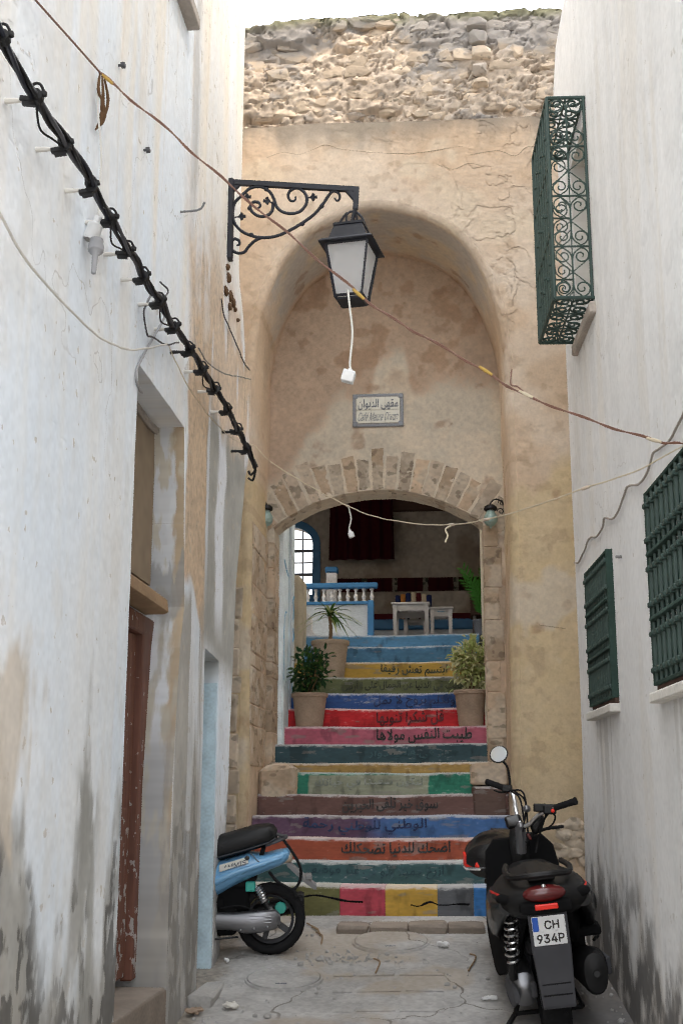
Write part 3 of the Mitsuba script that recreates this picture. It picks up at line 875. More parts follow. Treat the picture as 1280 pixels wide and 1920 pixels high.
panel_scrolls(bg, lambda p: toR(A0, p[:, 0] + .006, Z0 + p[:, 1]), OUT - .006, Z1 - Z0, 4)
panel_scrolls(bg, lambda p: toR(A1, p[:, 0] + .006, Z0 + p[:, 1]), OUT - .006, Z1 - Z0, 3)
panel_scrolls(bg, lambda p: toR(A0 + p[:, 1], p[:, 0] + .006, Z0), OUT - .006, A1 - A0, 3, .006)
panel_scrolls(bg, lambda p: toR(A0 + p[:, 1], p[:, 0] + .006, Z1), OUT - .006, A1 - A0, 3, .006)
# outer face: close upright bars
for i in range(1, 7):
    a = A0 + (A1 - A0) * i / 7
    part(bg, 'bar', cat(tubeR([(a, OUT, Z0), (a, OUT, Z1)], .007), *[boxR(a - .012, a + .012, OUT - .012, OUT + .012, z - .01, z + .01, .003) for z in (Z0 + .2 + .05 * (i % 2), Z0 + .6 + .05 * (i % 2), Z0 + 1.0 + .05 * (i % 2))]), 'm_plain', 'green')
for z in (Z0 + .42, Z0 + .84):
    part(bg, 'rail', tubeR([(A0, OUT, z), (A1, OUT, z)], .007), 'm_plain', 'green')
part(rh, 'shutter', boxR(bay[0] + .08, bay[1] - .05, -.12, -.09, bay[2] + .05, bay[3] - .05), 'm_worn', 'cream')
part(rh, 'stone_sill', boxR(A0 - .03, A1 - .02, -.05, .035, Z0 - .1, Z0 - .03, .008), 'm_worn', 'stonegrey', label='grey stone sill under the iron cage')

# ---------------------------------------------------------------- the wall with the great arch
aw = thing('arched_wall', 'old peach plastered wall with a deep arched recess and a rubble stone top', 'wall')
ledge = 6.935


def arch_curve(cx, hw, spring, rise, n=40, ex=2.15):
    t = np.linspace(np.pi, 0, n)
    return np.c_[cx + hw * np.sign(np.cos(t)) * np.abs(np.cos(t)) ** (2 / ex), spring + rise * np.abs(np.sin(t)) ** (2 / ex)]


# front outline of the recess: jamb, arch, jamb
lj, rj = -1.435, at(946, 700, FY)[0]
crown = at(735, 388, FY)[2]
acx, ahw = (lj + rj) / 2, (rj - lj) / 2
spring = 4.86
arc = arch_curve(acx, ahw, spring, crown - spring, 44)
arc[:, 1] += .012 * np.sin(arc[:, 0] * 9)
zj = np.linspace(.2, spring, 30, endpoint=False)
rjz = lambda z: np.interp(z, [.2, 1.6, 3.5, 4.86], [at(961, 1500, FY)[0] - .0, at(960, 1500, FY)[0], at(957, 1000, FY)[0], rj])
rec = np.vstack([np.c_[np.full(30, lj), zj], arc, np.c_[rjz(zj[::-1]), zj[::-1]]])
nrm = np.gradient(rec, axis=0)
nrm = np.c_[-nrm[:, 1], nrm[:, 0]]
nrm /= np.linalg.norm(nrm, axis=1, keepdims=True)          # points out of the opening on the left and over the arch
ctr = np.array([acx, 3.5])
nrm *= np.sign(np.sum(nrm * (rec - ctr), axis=1, keepdims=True))
RND = .06
prof = [(RND * (1 - math.sin(t)), RND * (1 - math.cos(t))) for t in np.linspace(0, np.pi / 2, 7)] + [(0, q) for q in np.linspace(.12, BY - FY + .02, 10)]
rings = []
for off, dy in prof:
    q = rec + nrm * off
    z3 = np.c_[q * 3.0, np.full(len(q), dy * 3)]
    jit = (.03 * (meshkit.fbm(z3, 3, 4) - .5) + .016 * (meshkit.fbm(z3 * 4, 3, 6) - .5))[:, None] * nrm * (dy > .005)
    q = q + jit
    rings.append(np.c_[q[:, 0], np.full(len(q), FY + dy), q[:, 1]])
v = np.vstack(rings)
nR, nC = len(rings), len(rec)
f = []
for i in range(nR - 1):
    for k in range(nC - 1):
        a, b, c, d = i * nC + k, i * nC + k + 1, (i + 1) * nC + k + 1, (i + 1) * nC + k
        f += [[a, b, c], [a, c, d]]
part(aw, 'recess', trimesh.Trimesh(v, f, process=False), 'm_plaster', smooth=True)
hole = rec + nrm * RND
fo = [(-3.2, -.2), (3.4, -.2), (3.4, ledge), (-3.2, ledge)]
fo = np.vstack([[(-3.2, -.2), (3.4, -.2)], [(3.4, ledge)], [(x, ledge + .02 * (meshkit.noise(np.array([x * 3, 0, 0])) - .5)) for x in np.linspace(3.3, -3.2, 60)]])
pol = Polygon(fo).difference(Polygon(np.vstack([hole, [(hole[-1][0], -.5), (hole[0][0], -.5)]])))
m = extrude_polygon(pol, .012, engine='earcut')
v = np.array(m.vertices)
m.vertices = np.c_[v[:, 0], FY + .012 - v[:, 2], v[:, 1]]
front = part(aw, 'plaster_front', m, 'm_plaster', smooth=False)
# core of the wall over and beside the recess
pol = Polygon([(-3.2, -.2), (3.4, -.2), (3.4, ledge - .05), (-3.2, ledge - .05)]).difference(Polygon(np.vstack([rec + nrm * .1, [(rec[-1][0] + .1, -.5), (rec[0][0] - .1, -.5)]])))
m = extrude_polygon(pol, BY - FY - .02, engine='earcut')
v = np.array(m.vertices)
m.vertices = np.c_[v[:, 0], BY - .005 - v[:, 2], v[:, 1]]
part(aw, 'core', m, 'm_mortar', smooth=False)
# back of the recess with the small arch
D0, D1 = at(513, 1000, BY)[0], at(906, 1000, BY)[0]
dcx, dhw = (D0 + D1) / 2, (D1 - D0) / 2
dcrown = at(720, 918, BY)[2]
dspring = at(906, 976, BY)[2] - .02
rise = dcrown - dspring
R_ = (dhw ** 2 + rise ** 2) / (2 * rise)
th = np.linspace(-math.asin(dhw / R_), math.asin(dhw / R_), 24)
darc = np.c_[dcx + R_ * np.sin(th), dcrown - R_ + R_ * np.cos(th)]
dhole = np.vstack([[(D0, .3)], darc, [(D1, .3)]])
dh2 = wobble(resample(dhole, .06), .012, 8, 3)
pol = Polygon([(-3.2, -.2), (3.4, -.2), (3.4, ledge - .06), (-3.2, ledge - .06)]).difference(Polygon(dh2))
m = extrude_polygon(pol, .34, engine='earcut')
v = np.array(m.vertices)
m.vertices = np.c_[v[:, 0], BY + .34 - v[:, 2], v[:, 1]]
part(aw, 'recess_back', m, 'm_plaster', smooth=False)
# worn voussoirs of the small arch
nv = 21
ths = np.linspace(-math.asin(dhw / R_) - .12, math.asin(dhw / R_) + .12, nv + 1)
for i in range(nv):
    a, b = ths[i] + .006, ths[i + 1] - .006
    L = .25 + .1 * rng.random()
    pts = []
    for t in (a, b):
        for rr in (R_ + .004, R_ + L):
            for y in (BY - .001 - .008 * rng.random(), BY + .3):
                pts.append([dcx + rr * math.sin(t) + .012 * (rng.random() - .5), y, dcrown - R_ + rr * math.cos(t) + .02 * (rng.random() - .5)])
    vm = trimesh.convex.convex_hull(np.array(pts)).subdivide().subdivide().subdivide()
    vv = np.array(vm.vertices)
    vm.vertices = vv + .022 * (np.stack([meshkit.fbm(vv * 16 + o, 3, 3) for o in (0, 9, 21)], -1) - .5) * [1, .9, 1]
    part(aw, 'voussoir', vm, 'm_stone', ['stone', 'tan', 'sand', 'jambstone', 'stone', 'stone', 'tan'][i % 7], smooth=30)
# dressed stones of the two jambs
for side, seams in (('r', [1560, 1475, 1385, 1297, 1240, 1163, 1102, 1026, 985]), ('l', [1440, 1372, 1330, 1268, 1238, 1175, 1118, 1060, 1010])):
    for i in range(len(seams) - 1):
        za, zb = at(900, seams[i], BY)[2], at(900, seams[i + 1], BY)[2]
        if side == 'r':
            x0, x1 = D1 - .006, at(944, 1100, BY)[0] - .01 - .03 * (i % 2)
            part(aw, 'jamb_stone', block_mesh(x0, x1, za + .002, zb - .002, BY - .009, BY + .33, i + 70, .004, .006), 'm_stone', 'jambstone', smooth=False)
        else:
            part(aw, 'jamb_stone', block_mesh(D0 - .12, D0 + .006, za + .002, zb - .002, BY - .009, BY + .33, i, .004, .006), 'm_stone', 'jambstone', smooth=False)
            part(aw, 'reveal_stone', block_mesh(lj - .05, lj + .007, za + .002 + .02 * (i % 2), zb - .002 + .02 * ((i + 1) % 2), FY + .075, BY - .01, i + 40, .004, .008), 'm_stone', 'jambstone', smooth=False)
# stones of the pier at the left edge of the front
ps = [1760, 1660, 1545, 1490, 1442, 1375, 1300, 1268, 1215, 1160, 1100]
for i in range(len(ps) - 1):
    za, zb = at(440, ps[i], FY)[2], at(440, ps[i + 1], FY)[2]
    part(aw, 'pier_stone', block_mesh(-1.98 + .05 * (i % 2), lj - .055 - .012 * (i % 3), za + .003, zb - .003, FY - .012, FY + .1, 140 + i, .006, .01), 'm_stone', ['sand', 'stone', 'sand', 'stone'][i % 4], smooth=False)
# plaster has fallen off the foot of the right pier: rubble shows
k = 0
for row, y in enumerate(range(1548, 1690, 17)):
    x = 1040 + 8 * math.sin(row * 2.1)
    while x < 1112:
        w = 12 + 14 * rng.random()
        c = at(x + w / 2, y, FY)
        m = stone_mesh(w / 190, 17 / 200 * (.8 + .5 * rng.random()), .06, 300 + k, .3).subdivide().subdivide()
        vv = np.array(m.vertices)
        m.vertices = vv * (1 + .6 * (meshkit.fbm(vv * 26 + k * 3.1, 3, 5) - .5))[:, None]
        m.apply_translation(c + [0, .02 - .012 * rng.random(), .02 * (rng.random() - .5)])
        part(aw, 'rubble_stone', m, 'm_stone', random.choice(['stone', 'tan', 'jambstone']), smooth=25)
        x += w + 1
        k += 1
# the rubble top: lime mortar with the stones standing out of it
wt = 7.905
xs = np.r_[-3.2:-1.8:.06, -1.8:1.3:.014, 1.3:3.41:.06]
zs = np.r_[np.arange(ledge - .08, wt - .014, .014), wt]


def mortar_y(x, z):
    p = np.stack([x * 1.0, z * 1.0, 0 * x], -1)
    n2 = meshkit.fbm(p * np.array([13, 21, 1]), 3, 9)
    y = FY + .08 - .06 * meshkit.fbm(p * 3.2, 3, 8) - .03 * n2 - .018 * np.abs(meshkit.fbm(p * np.array([8, 14, 1]), 3, 33) - .5) * 4 - .012 * meshkit.fbm(p * 45, 2, 12)
    for sx_, sz_, sd_ in ((3.2, 8, 51), (5.5, 9, 57)):
        y = y + .045 * np.exp(-(np.abs(meshkit.fbm(p * np.array([sx_, sz_, 1]), 4, sd_) - .5) / .014) ** 2)
    return y + .07 * np.clip((meshkit.fbm(p * np.array([2.2, 5, 1]), 3, 21) - .62) * 12, 0, 1)


X, Z = np.meshgrid(xs, zs, indexing='xy')
topz = wt + .05 * (meshkit.fbm(np.stack([X * 2.5, 0 * X, 0 * X], -1), 4, 2) - .5)
Zf = np.where(Z >= wt - 1e-6, topz, np.minimum(Z, topz - .01))
Yf = mortar_y(X, Zf)
v1 = np.c_[X.ravel(), Yf.ravel(), Zf.ravel()]
v2 = np.c_[xs, np.full(len(xs), FY + .7), topz[-1] + .02]
nx, nz = len(xs), len(zs)
i = (np.arange(nz)[:, None] * nx + np.arange(nx - 1)).ravel()
f = np.vstack([np.c_[i, i + 1, i + nx + 1], np.c_[i, i + nx + 1, i + nx]])
part(aw, 'rubble_mortar', trimesh.Trimesh(np.vstack([v1, v2]), f, process=False), 'm_mortar', smooth=True)
part(aw, 'rubble_core', box(-3.2, 3.4, FY + .2, BY + .3, ledge - .06, wt - .06), 'm_mortar', smooth=False)
cells = []
z = ledge + .03
while z < wt - .03:
    h = .06 + .055 * rng.random()
    x = -1.66 + .1 * rng.random()
    while x < 1.2:
        w = h * (1.2 + 1.5 * rng.random())
        cells.append((x + w / 2, z + h / 2 + .02 * (rng.random() - .5), w * .97, h * 1.02))
        x += w
    z += h * .93
big = [(893, 45, 44, 24), (896, 72, 40, 26), (902, 102, 40, 28), (898, 132, 30, 24), (900, 156, 34, 16)]
bigc = [at(q[0], q[1], FY) for q in big]
n = 0
rng.shuffle(cells)
for (x, z, w, h) in cells:
    if n >= 268 or rng.random() < .06 or any(abs(x - b[0]) < .12 and abs(z - b[2]) < .1 for b in bigc):
        continue
    m = stone_mesh(w * 1.1, h * 1.12, .085, 1000 + n, .2, .85, 26).subdivide().subdivide()
    vv = np.array(m.vertices)
    m.vertices = vv * (1 + .3 * (meshkit.fbm(vv * 30 + n * 3.1, 3, 5) - .5))[:, None]
    m.apply_transform(trimesh.transformations.rotation_matrix(.35 * (rng.random() - .5), [0, 1, 0]))
    m.apply_translation([x, float(mortar_y(np.array(x), np.array(z))) + .052 - .022 * rng.random(), z])
    part(aw, 'rubble_stone', m, 'm_stone', random.choice(['stone', 'sand', 'stone', 'stone', 'sand', 'stonegrey']), smooth=22)
    n += 1
for i, (q, c) in enumerate(zip(big, bigc)):
    m = stone_mesh(q[2] / 262, q[3] / 262, .17, 90 + i, .08, .6, 40)
    m.apply_translation([c[0], c[1] + .02, c[2]])
    part(aw, 'rubble_stone', m, 'm_stone', ['sand', 'stonegrey', 'sand', 'stonegrey', 'sand'][i], smooth=False)
# long cracks in the plaster
for pts in ([(500, 296), (530, 285), (560, 290), (585, 280), (610, 272), (640, 278), (700, 284), (760, 288), (800, 283), (866, 274)], [(880, 290), (930, 282), (965, 292), (985, 275), (1004, 273)],
            [(820, 310), (850, 316), (880, 306), (905, 312)], [(1010, 1172), (1060, 1178)]):
    w = spline([at(x, y + 3 * (meshkit.noise(np.array([x * .05, y, 0])) - .5), FY) - [0, .0005, 0] for x, y in pts], 7)
    w = w + np.c_[0 * w[:, 0], 0 * w[:, 0], .012 * (meshkit.fbm(w * 14, 2, 3) - .5)]
    part(aw, 'crack', tube(w, .002 * (.3 + 1.2 * meshkit.noise(w * 9)), 5), 'm_matte', 'board')

# ---------------------------------------------------------------- tiled sign
sg = thing('tile_sign', 'ceramic tile sign naming the cafe, set in the wall above the small arch', 'sign')
sl, sr, st, sb = at(661, 740, BY)[0], at(756, 740, BY)[0], at(700, 739, BY)[2], at(700, 801, BY)[2]
w, h = sr - sl, st - sb
shape_b = box(sl, sr, BY - .014, BY + .02, sb, st, .003)
part(sg, 'border', shape_b, 'm_worn', 'midgrey', smooth=False)
bw = .03
for i in range(3):
    for j in range(2):
        x0, x1 = sl + bw + (w - 2 * bw) * i / 3, sl + bw + (w - 2 * bw) * (i + 1) / 3
        z0, z1 = sb + bw + (h - 2 * bw) * j / 2, sb + bw + (h - 2 * bw) * (j + 1) / 2
        part(sg, 'tile', box(x0 + .0006, x1 - .0006, BY - .02, BY - .008, z0 + .001, z1 - .001, .002), 'm_gloss', 'tile', smooth=False)
for cx in (sl + .024, sr - .024):
    for cz in (sb + .024, st - .024):
        part(sg, 'corner_motif', cat(box(cx - .02, cx + .02, BY - .0215, BY - .01, cz - .02, cz + .02, .002), box(cx - .008, cx + .008, BY - .0235, BY - .02, cz - .008, cz + .008)), 'm_gloss', 'slate', smooth=False)
for z in (st - .012, sb + .012):
    part(sg, 'border_line', box(sl + .05, sr - .05, BY - .0165, BY - .01, z - .007, z + .007), 'm_gloss', 'slate', smooth=False)
for x in (sl + .012, sr - .012):
    part(sg, 'border_line', box(x - .006, x + .006, BY - .0165, BY - .01, sb + .05, st - .05), 'm_gloss', 'slate', smooth=False)

# ---------------------------------------------------------------- lettering
ARABIC = {
    'yellow': '292,49 297,49 297,20 292,20|199,14 199,24 201,28 207,34 212,35 212,36 217,34 221,25 227,25 229,32 233,32 233,25 239,25 241,33 245,32 245,25 251,25 252,26 252,34 251,35 256,35 256,29 258,25 265,25 267,28 267,33 271,33 272,32 271,28 272,25 281,25 282,26 282,31 281,31 280,37 283,37 283,38 285,38 286,31 287,31 286,23 282,20 272,20 270,22 266,20 258,20 254,22 251,20 245,20 242,22 240,20 232,20 230,22 227,20 220,20 218,21 216,19 211,19 206,24 204,24 204,13 205,13 206,5 204,4 201,5 200,14/208,29 211,24 216,24 215,29 213,31|279,12 280,16 284,15 284,13 282,11|264,41 267,42 270,40 273,42 275,41 275,38 271,37 269,38 268,37 265,37|176,43 176,46 178,47 181,45 184,47 187,46 186,42 183,42 182,43 180,42|100,18 100,25 101,25 101,28 103,29 103,28 106,28 105,20 106,17 108,16 117,16 119,17 121,20 121,26 120,26 119,32 121,33 124,33 126,25 131,25 132,26 133,33 137,33 138,32 137,26 138,25 144,25 145,27 144,35 145,36 149,35 149,29 151,25 160,25 156,30 156,34 162,38 169,38 172,36 173,31 172,31 172,28 170,27 170,25 180,25 181,26 181,32 180,32 179,37 184,38 185,33 186,33 186,25 183,21 180,21 180,20 170,20 170,21 166,21 166,22 159,21 159,20 151,20 147,22 145,20 138,20 134,22 133,20 125,20 124,15 117,11 105,12 102,14/161,31 164,28 167,28 168,32 167,33 161,33|128,43 131,44 134,42 134,44 131,45 131,48 134,49 136,47 135,43 137,44 139,42 139,40 135,39 133,40 132,39 129,39|72,14 73,16 79,18 81,20 82,28 80,30 80,33 84,35 86,28 87,28 87,23 86,23 85,18 80,13 76,11 74,11|7,24 7,49 12,49 12,26 13,25 20,25 19,27 19,33 24,38 29,38 33,35 34,27 33,25 41,25 43,27 43,32 44,33 48,32 48,26 49,25 64,25 64,27 59,27 56,30 56,36 61,42 68,41 71,35 71,27 68,22 64,20 48,20 46,22 42,20 30,20 30,21 11,20/61,32 66,32 66,36 65,37 62,37 61,36/24,28 26,27 28,27 29,28 29,32 28,33 25,33 24,32|61,50 65,51 66,47 62,46|39,15 43,16 45,15 46,16 49,16 50,12 47,11 44,13 41,11 39,12|21,44 22,47 25,47 26,46 28,47 32,46 32,43 30,42 27,44 24,42',
    'green': '617,51 622,51 622,22 617,22|532,27 533,37 537,36 537,29 538,27 541,27 541,26 557,26 557,27 560,27 564,29 567,33 572,32 571,28 572,27 584,27 591,30 591,32 589,33 579,33 579,38 587,38 592,35 599,34 600,29 598,29 598,27 606,27 607,28 607,33 606,33 605,39 610,40 611,33 612,33 611,25 607,22 598,22 594,24 594,26 592,26 583,22 571,22 566,25 560,22 555,22 555,21 540,21 540,22 535,23|604,14 605,18 609,17 609,15 607,13|546,40 546,43 548,44 552,42 552,44 549,45 549,48 551,49 554,47 553,43 555,44 557,42 556,39 553,39 552,40 550,39|471,19 471,27 473,31 477,30 476,21 478,19 480,18 491,18 491,19 494,19 495,22 493,24 490,24 490,29 493,29 496,27 512,27 512,29 507,29 504,32 504,38 509,44 514,44 518,40 519,29 517,25 512,22 500,22 500,19 496,15 491,14 491,13 479,13 479,14 474,15/510,39 509,38 509,34 514,34 514,38 512,39|509,49 510,53 514,52 513,48|479,5 480,9 483,9 484,8 486,9 490,8 490,5 488,4 485,6 482,4|453,51 458,51 458,22 453,22|418,23 420,28 421,27 428,27 430,28 430,31 427,37 425,38 425,40 427,40 428,42 431,40 436,27 442,27 443,28 443,51 448,51 448,27 445,23 443,22 436,22 434,24 430,22|380,26 380,51 385,51 385,28 386,27 393,27 395,29 395,34 396,35 400,34 400,28 401,27 409,27 410,28 410,34 409,34 408,39 413,40 414,38 415,27 410,22 400,22 398,24 394,22 384,22|408,45 409,49 413,48 412,44|391,14 392,18 395,18 396,17 398,18 402,17 402,14 400,13 397,15 394,13|316,19 317,30 321,30 322,29 321,22 322,19 324,18 333,18 335,19 337,22 337,28 335,31 335,34 340,35 341,29 343,27 350,27 350,30 349,30 350,38 355,41 362,41 362,36 355,36 354,35 354,31 355,29 357,28 365,30 366,26 363,24 355,23 355,22 342,22 341,22 340,17 333,13 323,13 319,15|326,39 327,43 331,42 330,38|298,51 303,51 303,22 298,22|226,26 226,51 231,51 231,28 232,27 237,27 239,29 240,33 244,37 247,37 247,38 251,37 254,34 257,27 266,27 273,30 273,32 271,33 261,33 261,38 269,38 274,35 281,34 282,29 280,29 280,27 287,27 288,28 288,51 293,51 293,27 288,22 280,22 280,23 277,23 276,26 265,23 265,22 256,22 256,23 253,23 252,21 246,21 242,24 239,22 230,22/244,28 247,26 251,26 250,31 248,33 244,31|267,15 267,18 269,19 272,17 271,14|195,19 195,27 197,31 201,30 200,22 201,19 203,18 210,18 213,19 215,23 215,51 220,51 220,24 219,24 218,18 214,14 211,14 211,13 202,13 198,15|120,19 120,27 122,31 126,29 125,21 129,18 140,18 144,20 144,22 142,24 139,24 139,29 142,29 145,27 153,27 154,28 154,51 159,51 159,28 160,27 167,27 166,30 166,36 168,39 172,41 179,41 179,36 172,36 171,35 171,31 172,29 174,28 182,30 182,27 183,27 180,24 172,23 172,22 160,22 156,24 154,22 149,22 149,19 145,15 140,14 140,13 128,13 128,14 123,15|102,51 107,51 107,22 102,22|78,27 78,48 83,48 83,28 84,27 91,27 92,28 92,51 97,51 97,27 96,25 92,22 82,22 79,24 79,27|76,51 76,59 78,61 82,61 82,58 79,58 79,56 80,55 84,55 84,53 80,51|58,17 65,20 67,22 68,30 66,32 66,35 70,37 72,30 73,30 73,25 72,25 71,20 66,15 62,13 60,13|5,19 5,26 7,30 11,29 10,20 12,18 14,17 21,17 23,18 26,22 26,27 24,31 25,34 29,34 30,28 32,27 34,27 38,33 40,33 42,36 46,38 53,38 58,33 58,28 54,23 48,22 48,21 35,21 35,22 31,22 30,18 24,13 19,13 19,12 11,13/46,33 40,26 49,26 53,29 53,32 52,33|46,43 47,47 51,46 50,42',
    'blue': '275,14 275,16 282,17 284,19 279,20 276,23 277,31 281,35 288,34 291,29 290,18 288,17 288,15 280,11 276,11 276,14/281,26 286,25 286,29 285,30 282,30 281,29|262,43 262,46 264,47 267,45 270,47 273,46 272,42 269,42 268,43 266,42|204,14 204,24 206,28 214,35 217,35 217,36 221,35 226,25 231,25 232,26 232,49 237,49 237,26 238,25 250,25 251,26 249,31 245,35 243,35 242,40 245,43 255,48 257,48 259,44 249,40 248,37 254,32 254,30 258,25 266,25 267,26 267,32 266,32 265,37 270,38 271,33 272,33 272,25 269,21 266,21 266,20 258,20 254,22 251,20 238,20 234,22 232,20 225,20 223,21 221,19 216,19 211,24 209,24 209,13 210,13 211,5 209,4 206,5 205,14/213,28 216,24 221,24 220,29 218,31 214,30|162,14 163,16 170,19 172,23 172,27 170,30 171,34 174,35 178,25 185,25 186,26 186,31 185,31 184,37 189,38 190,31 191,31 191,26 188,21 186,20 178,20 176,21 176,19 170,13 166,11 164,11|183,15 187,16 188,13 185,11 183,12|145,14 145,16 152,17 154,19 149,20 146,23 147,31 151,35 158,34 161,29 160,18 158,17 158,15 150,11 146,11 146,14/152,30 151,29 151,25 156,25 156,29 155,30|118,12 118,20 120,24 125,29 131,31 131,32 128,33 128,34 119,34 119,38 126,39 126,38 133,37 135,35 141,35 142,34 142,30 132,28 128,26 124,22 123,20 123,14 124,11 127,9 139,9 139,10 142,10 143,6 137,5 137,4 128,4 128,5 121,7|84,40 85,43 87,44 97,38 98,38 97,48 98,49 102,49 103,38 102,38 101,32 104,30 104,27 105,27 104,22 101,20 87,20 87,25 94,30 94,33/98,28 96,25 100,25 100,27|60,46 63,47 66,45 69,47 71,46 71,43 67,42 65,43 64,42 61,42|5,18 5,25 7,29 11,27 10,20 11,17 13,16 21,16 24,18 25,20 25,49 30,49 30,27 32,25 37,25 39,27 40,31 44,35 47,35 47,36 51,35 54,32 57,25 64,25 65,26 65,32 64,32 63,37 68,38 69,33 70,33 70,25 67,21 64,21 64,20 56,20 56,21 53,21 52,19 46,19 42,22 39,20 32,20 30,21 29,16 22,11 12,11 8,13/44,26 47,24 51,24 50,29 48,31 44,29',
    'red': '204,12 204,19 206,23 210,21 209,14 210,11 212,10 220,10 223,12 224,14 224,43 229,43 229,21 231,19 245,19 245,21 240,21 237,24 237,30 242,36 247,36 251,32 252,21 249,16 245,14 231,14 229,15 228,10 221,5 211,5 207,7/243,31 242,30 242,26 247,26 247,30 246,31|239,41 239,44 241,45 244,43 247,45 250,44 249,40 246,40 245,41 243,40|119,8 120,10 127,13 129,18 127,27 130,29 131,29 133,22 135,19 147,19 148,20 146,25 142,29 140,29 139,34 142,37 152,42 155,41 156,38 146,34 145,31 151,26 151,24 155,19 162,19 164,27 168,26 168,19 174,19 175,21 175,26 179,27 180,26 180,19 186,19 186,26 185,26 184,31 189,32 190,30 191,19 186,14 180,14 178,16 175,14 167,14 166,16 162,14 155,14 152,16 148,14 135,14 133,15 133,13 127,7 123,5 121,5|172,34 172,37 174,38 178,36 178,38 175,39 175,42 177,43 180,41 179,37 181,38 183,36 182,33 179,33 178,34 176,33|113,14 113,43 118,43 118,14|88,37 88,40 90,41 93,39 96,41 99,40 98,36 95,36 94,37 92,36|53,10 60,11 62,13 58,14 54,17 54,23 59,29 66,28 69,23 69,19 76,19 77,20 78,27 81,27 82,26 82,20 83,19 92,19 93,20 93,26 92,26 91,31 96,32 97,30 98,19 95,15 92,15 92,14 82,14 79,16 76,14 68,14 66,9 58,5 54,5/60,24 59,23 59,19 64,19 64,23 63,24|77,32 78,36 82,35 81,31|7,18 7,43 12,43 12,20 13,19 19,19 22,29 27,33 32,32 34,29 34,22 33,22 33,19 44,19 45,20 45,26 44,26 43,31 48,32 49,26 50,26 50,19 49,17 44,14 36,14 36,9 33,6 30,6 30,5 24,6 20,10 19,14 11,14/24,15 25,11 27,10 30,10 31,11 31,14 30,15/26,27 24,23 24,19 26,19 29,22 29,28|39,9 43,10 45,9 46,10 49,10 50,6 47,5 44,7 41,5 39,6',
    'pink': '242,18 243,28 247,27 247,20 248,18 250,17 267,17 267,18 270,18 274,20 277,24 282,23 281,19 282,18 290,18 292,21 292,26 296,26 297,25 297,18 305,18 307,20 307,25 308,26 312,25 312,19 313,18 320,18 321,19 321,42 326,42 326,26 331,29 338,30 342,28 344,25 343,17 339,14 335,14 335,13 312,13 310,15 306,13 297,13 294,15 291,13 281,13 276,16 270,13 265,13 265,12 250,12 250,13 245,14/333,25 327,18 334,18 335,19 338,19 339,20 339,24 338,25|303,5 304,9 307,9 308,8 310,9 314,8 314,5 312,4 309,6 306,4|291,8 295,9 296,6 293,4 291,5|262,34 265,35 267,33 267,31 263,30|255,31 255,33 257,35 260,34 259,30|224,42 229,42 229,13 224,13|120,11 120,18 121,18 121,21 123,22 126,20 125,12 126,10 128,9 137,9 139,10 141,14 141,19 140,19 139,25 142,25 142,26 144,26 145,20 147,18 152,18 154,26 156,26 158,25 158,18 164,18 165,20 165,27 164,28 169,28 170,19 171,18 178,18 177,20 177,26 182,31 187,31 191,28 192,20 191,18 199,18 200,19 201,26 204,26 205,25 205,19 206,18 213,18 214,19 214,42 219,42 219,18 214,13 205,13 203,15 199,13 188,13 188,14 171,13 168,15 165,13 158,13 156,14 153,13 146,13 145,13 144,8 137,4 125,5 122,7/182,22 184,20 186,20 187,21 187,25 186,26 183,26 182,25|200,31 201,35 205,34 204,30|182,36 183,40 187,39 186,35|67,9 74,10 76,12 72,13 68,16 68,22 73,28 80,27 83,22 83,18 89,18 92,25 95,28 98,28 98,29 103,28 106,25 107,18 103,13 96,13 92,15 90,13 82,13 80,8 72,4 68,4/95,21 96,18 102,18 102,21 100,24 97,24 97,22/74,23 73,22 73,18 78,18 78,22 76,23|43,33 44,36 46,37 56,31 57,32 56,41 57,42 61,42 62,31 61,31 60,25 63,23 63,20 64,20 63,15 60,13 46,13 46,18 53,23 53,26/57,21 55,18 59,18 59,20|7,17 7,42 12,42 12,19 13,18 20,18 19,26 21,29 22,29 22,32 24,34 26,34 28,31 30,31 39,21 39,16 35,13 28,13 28,14 11,13/32,21 31,18 34,18 34,21/24,21 28,22 28,26 27,27 24,26',
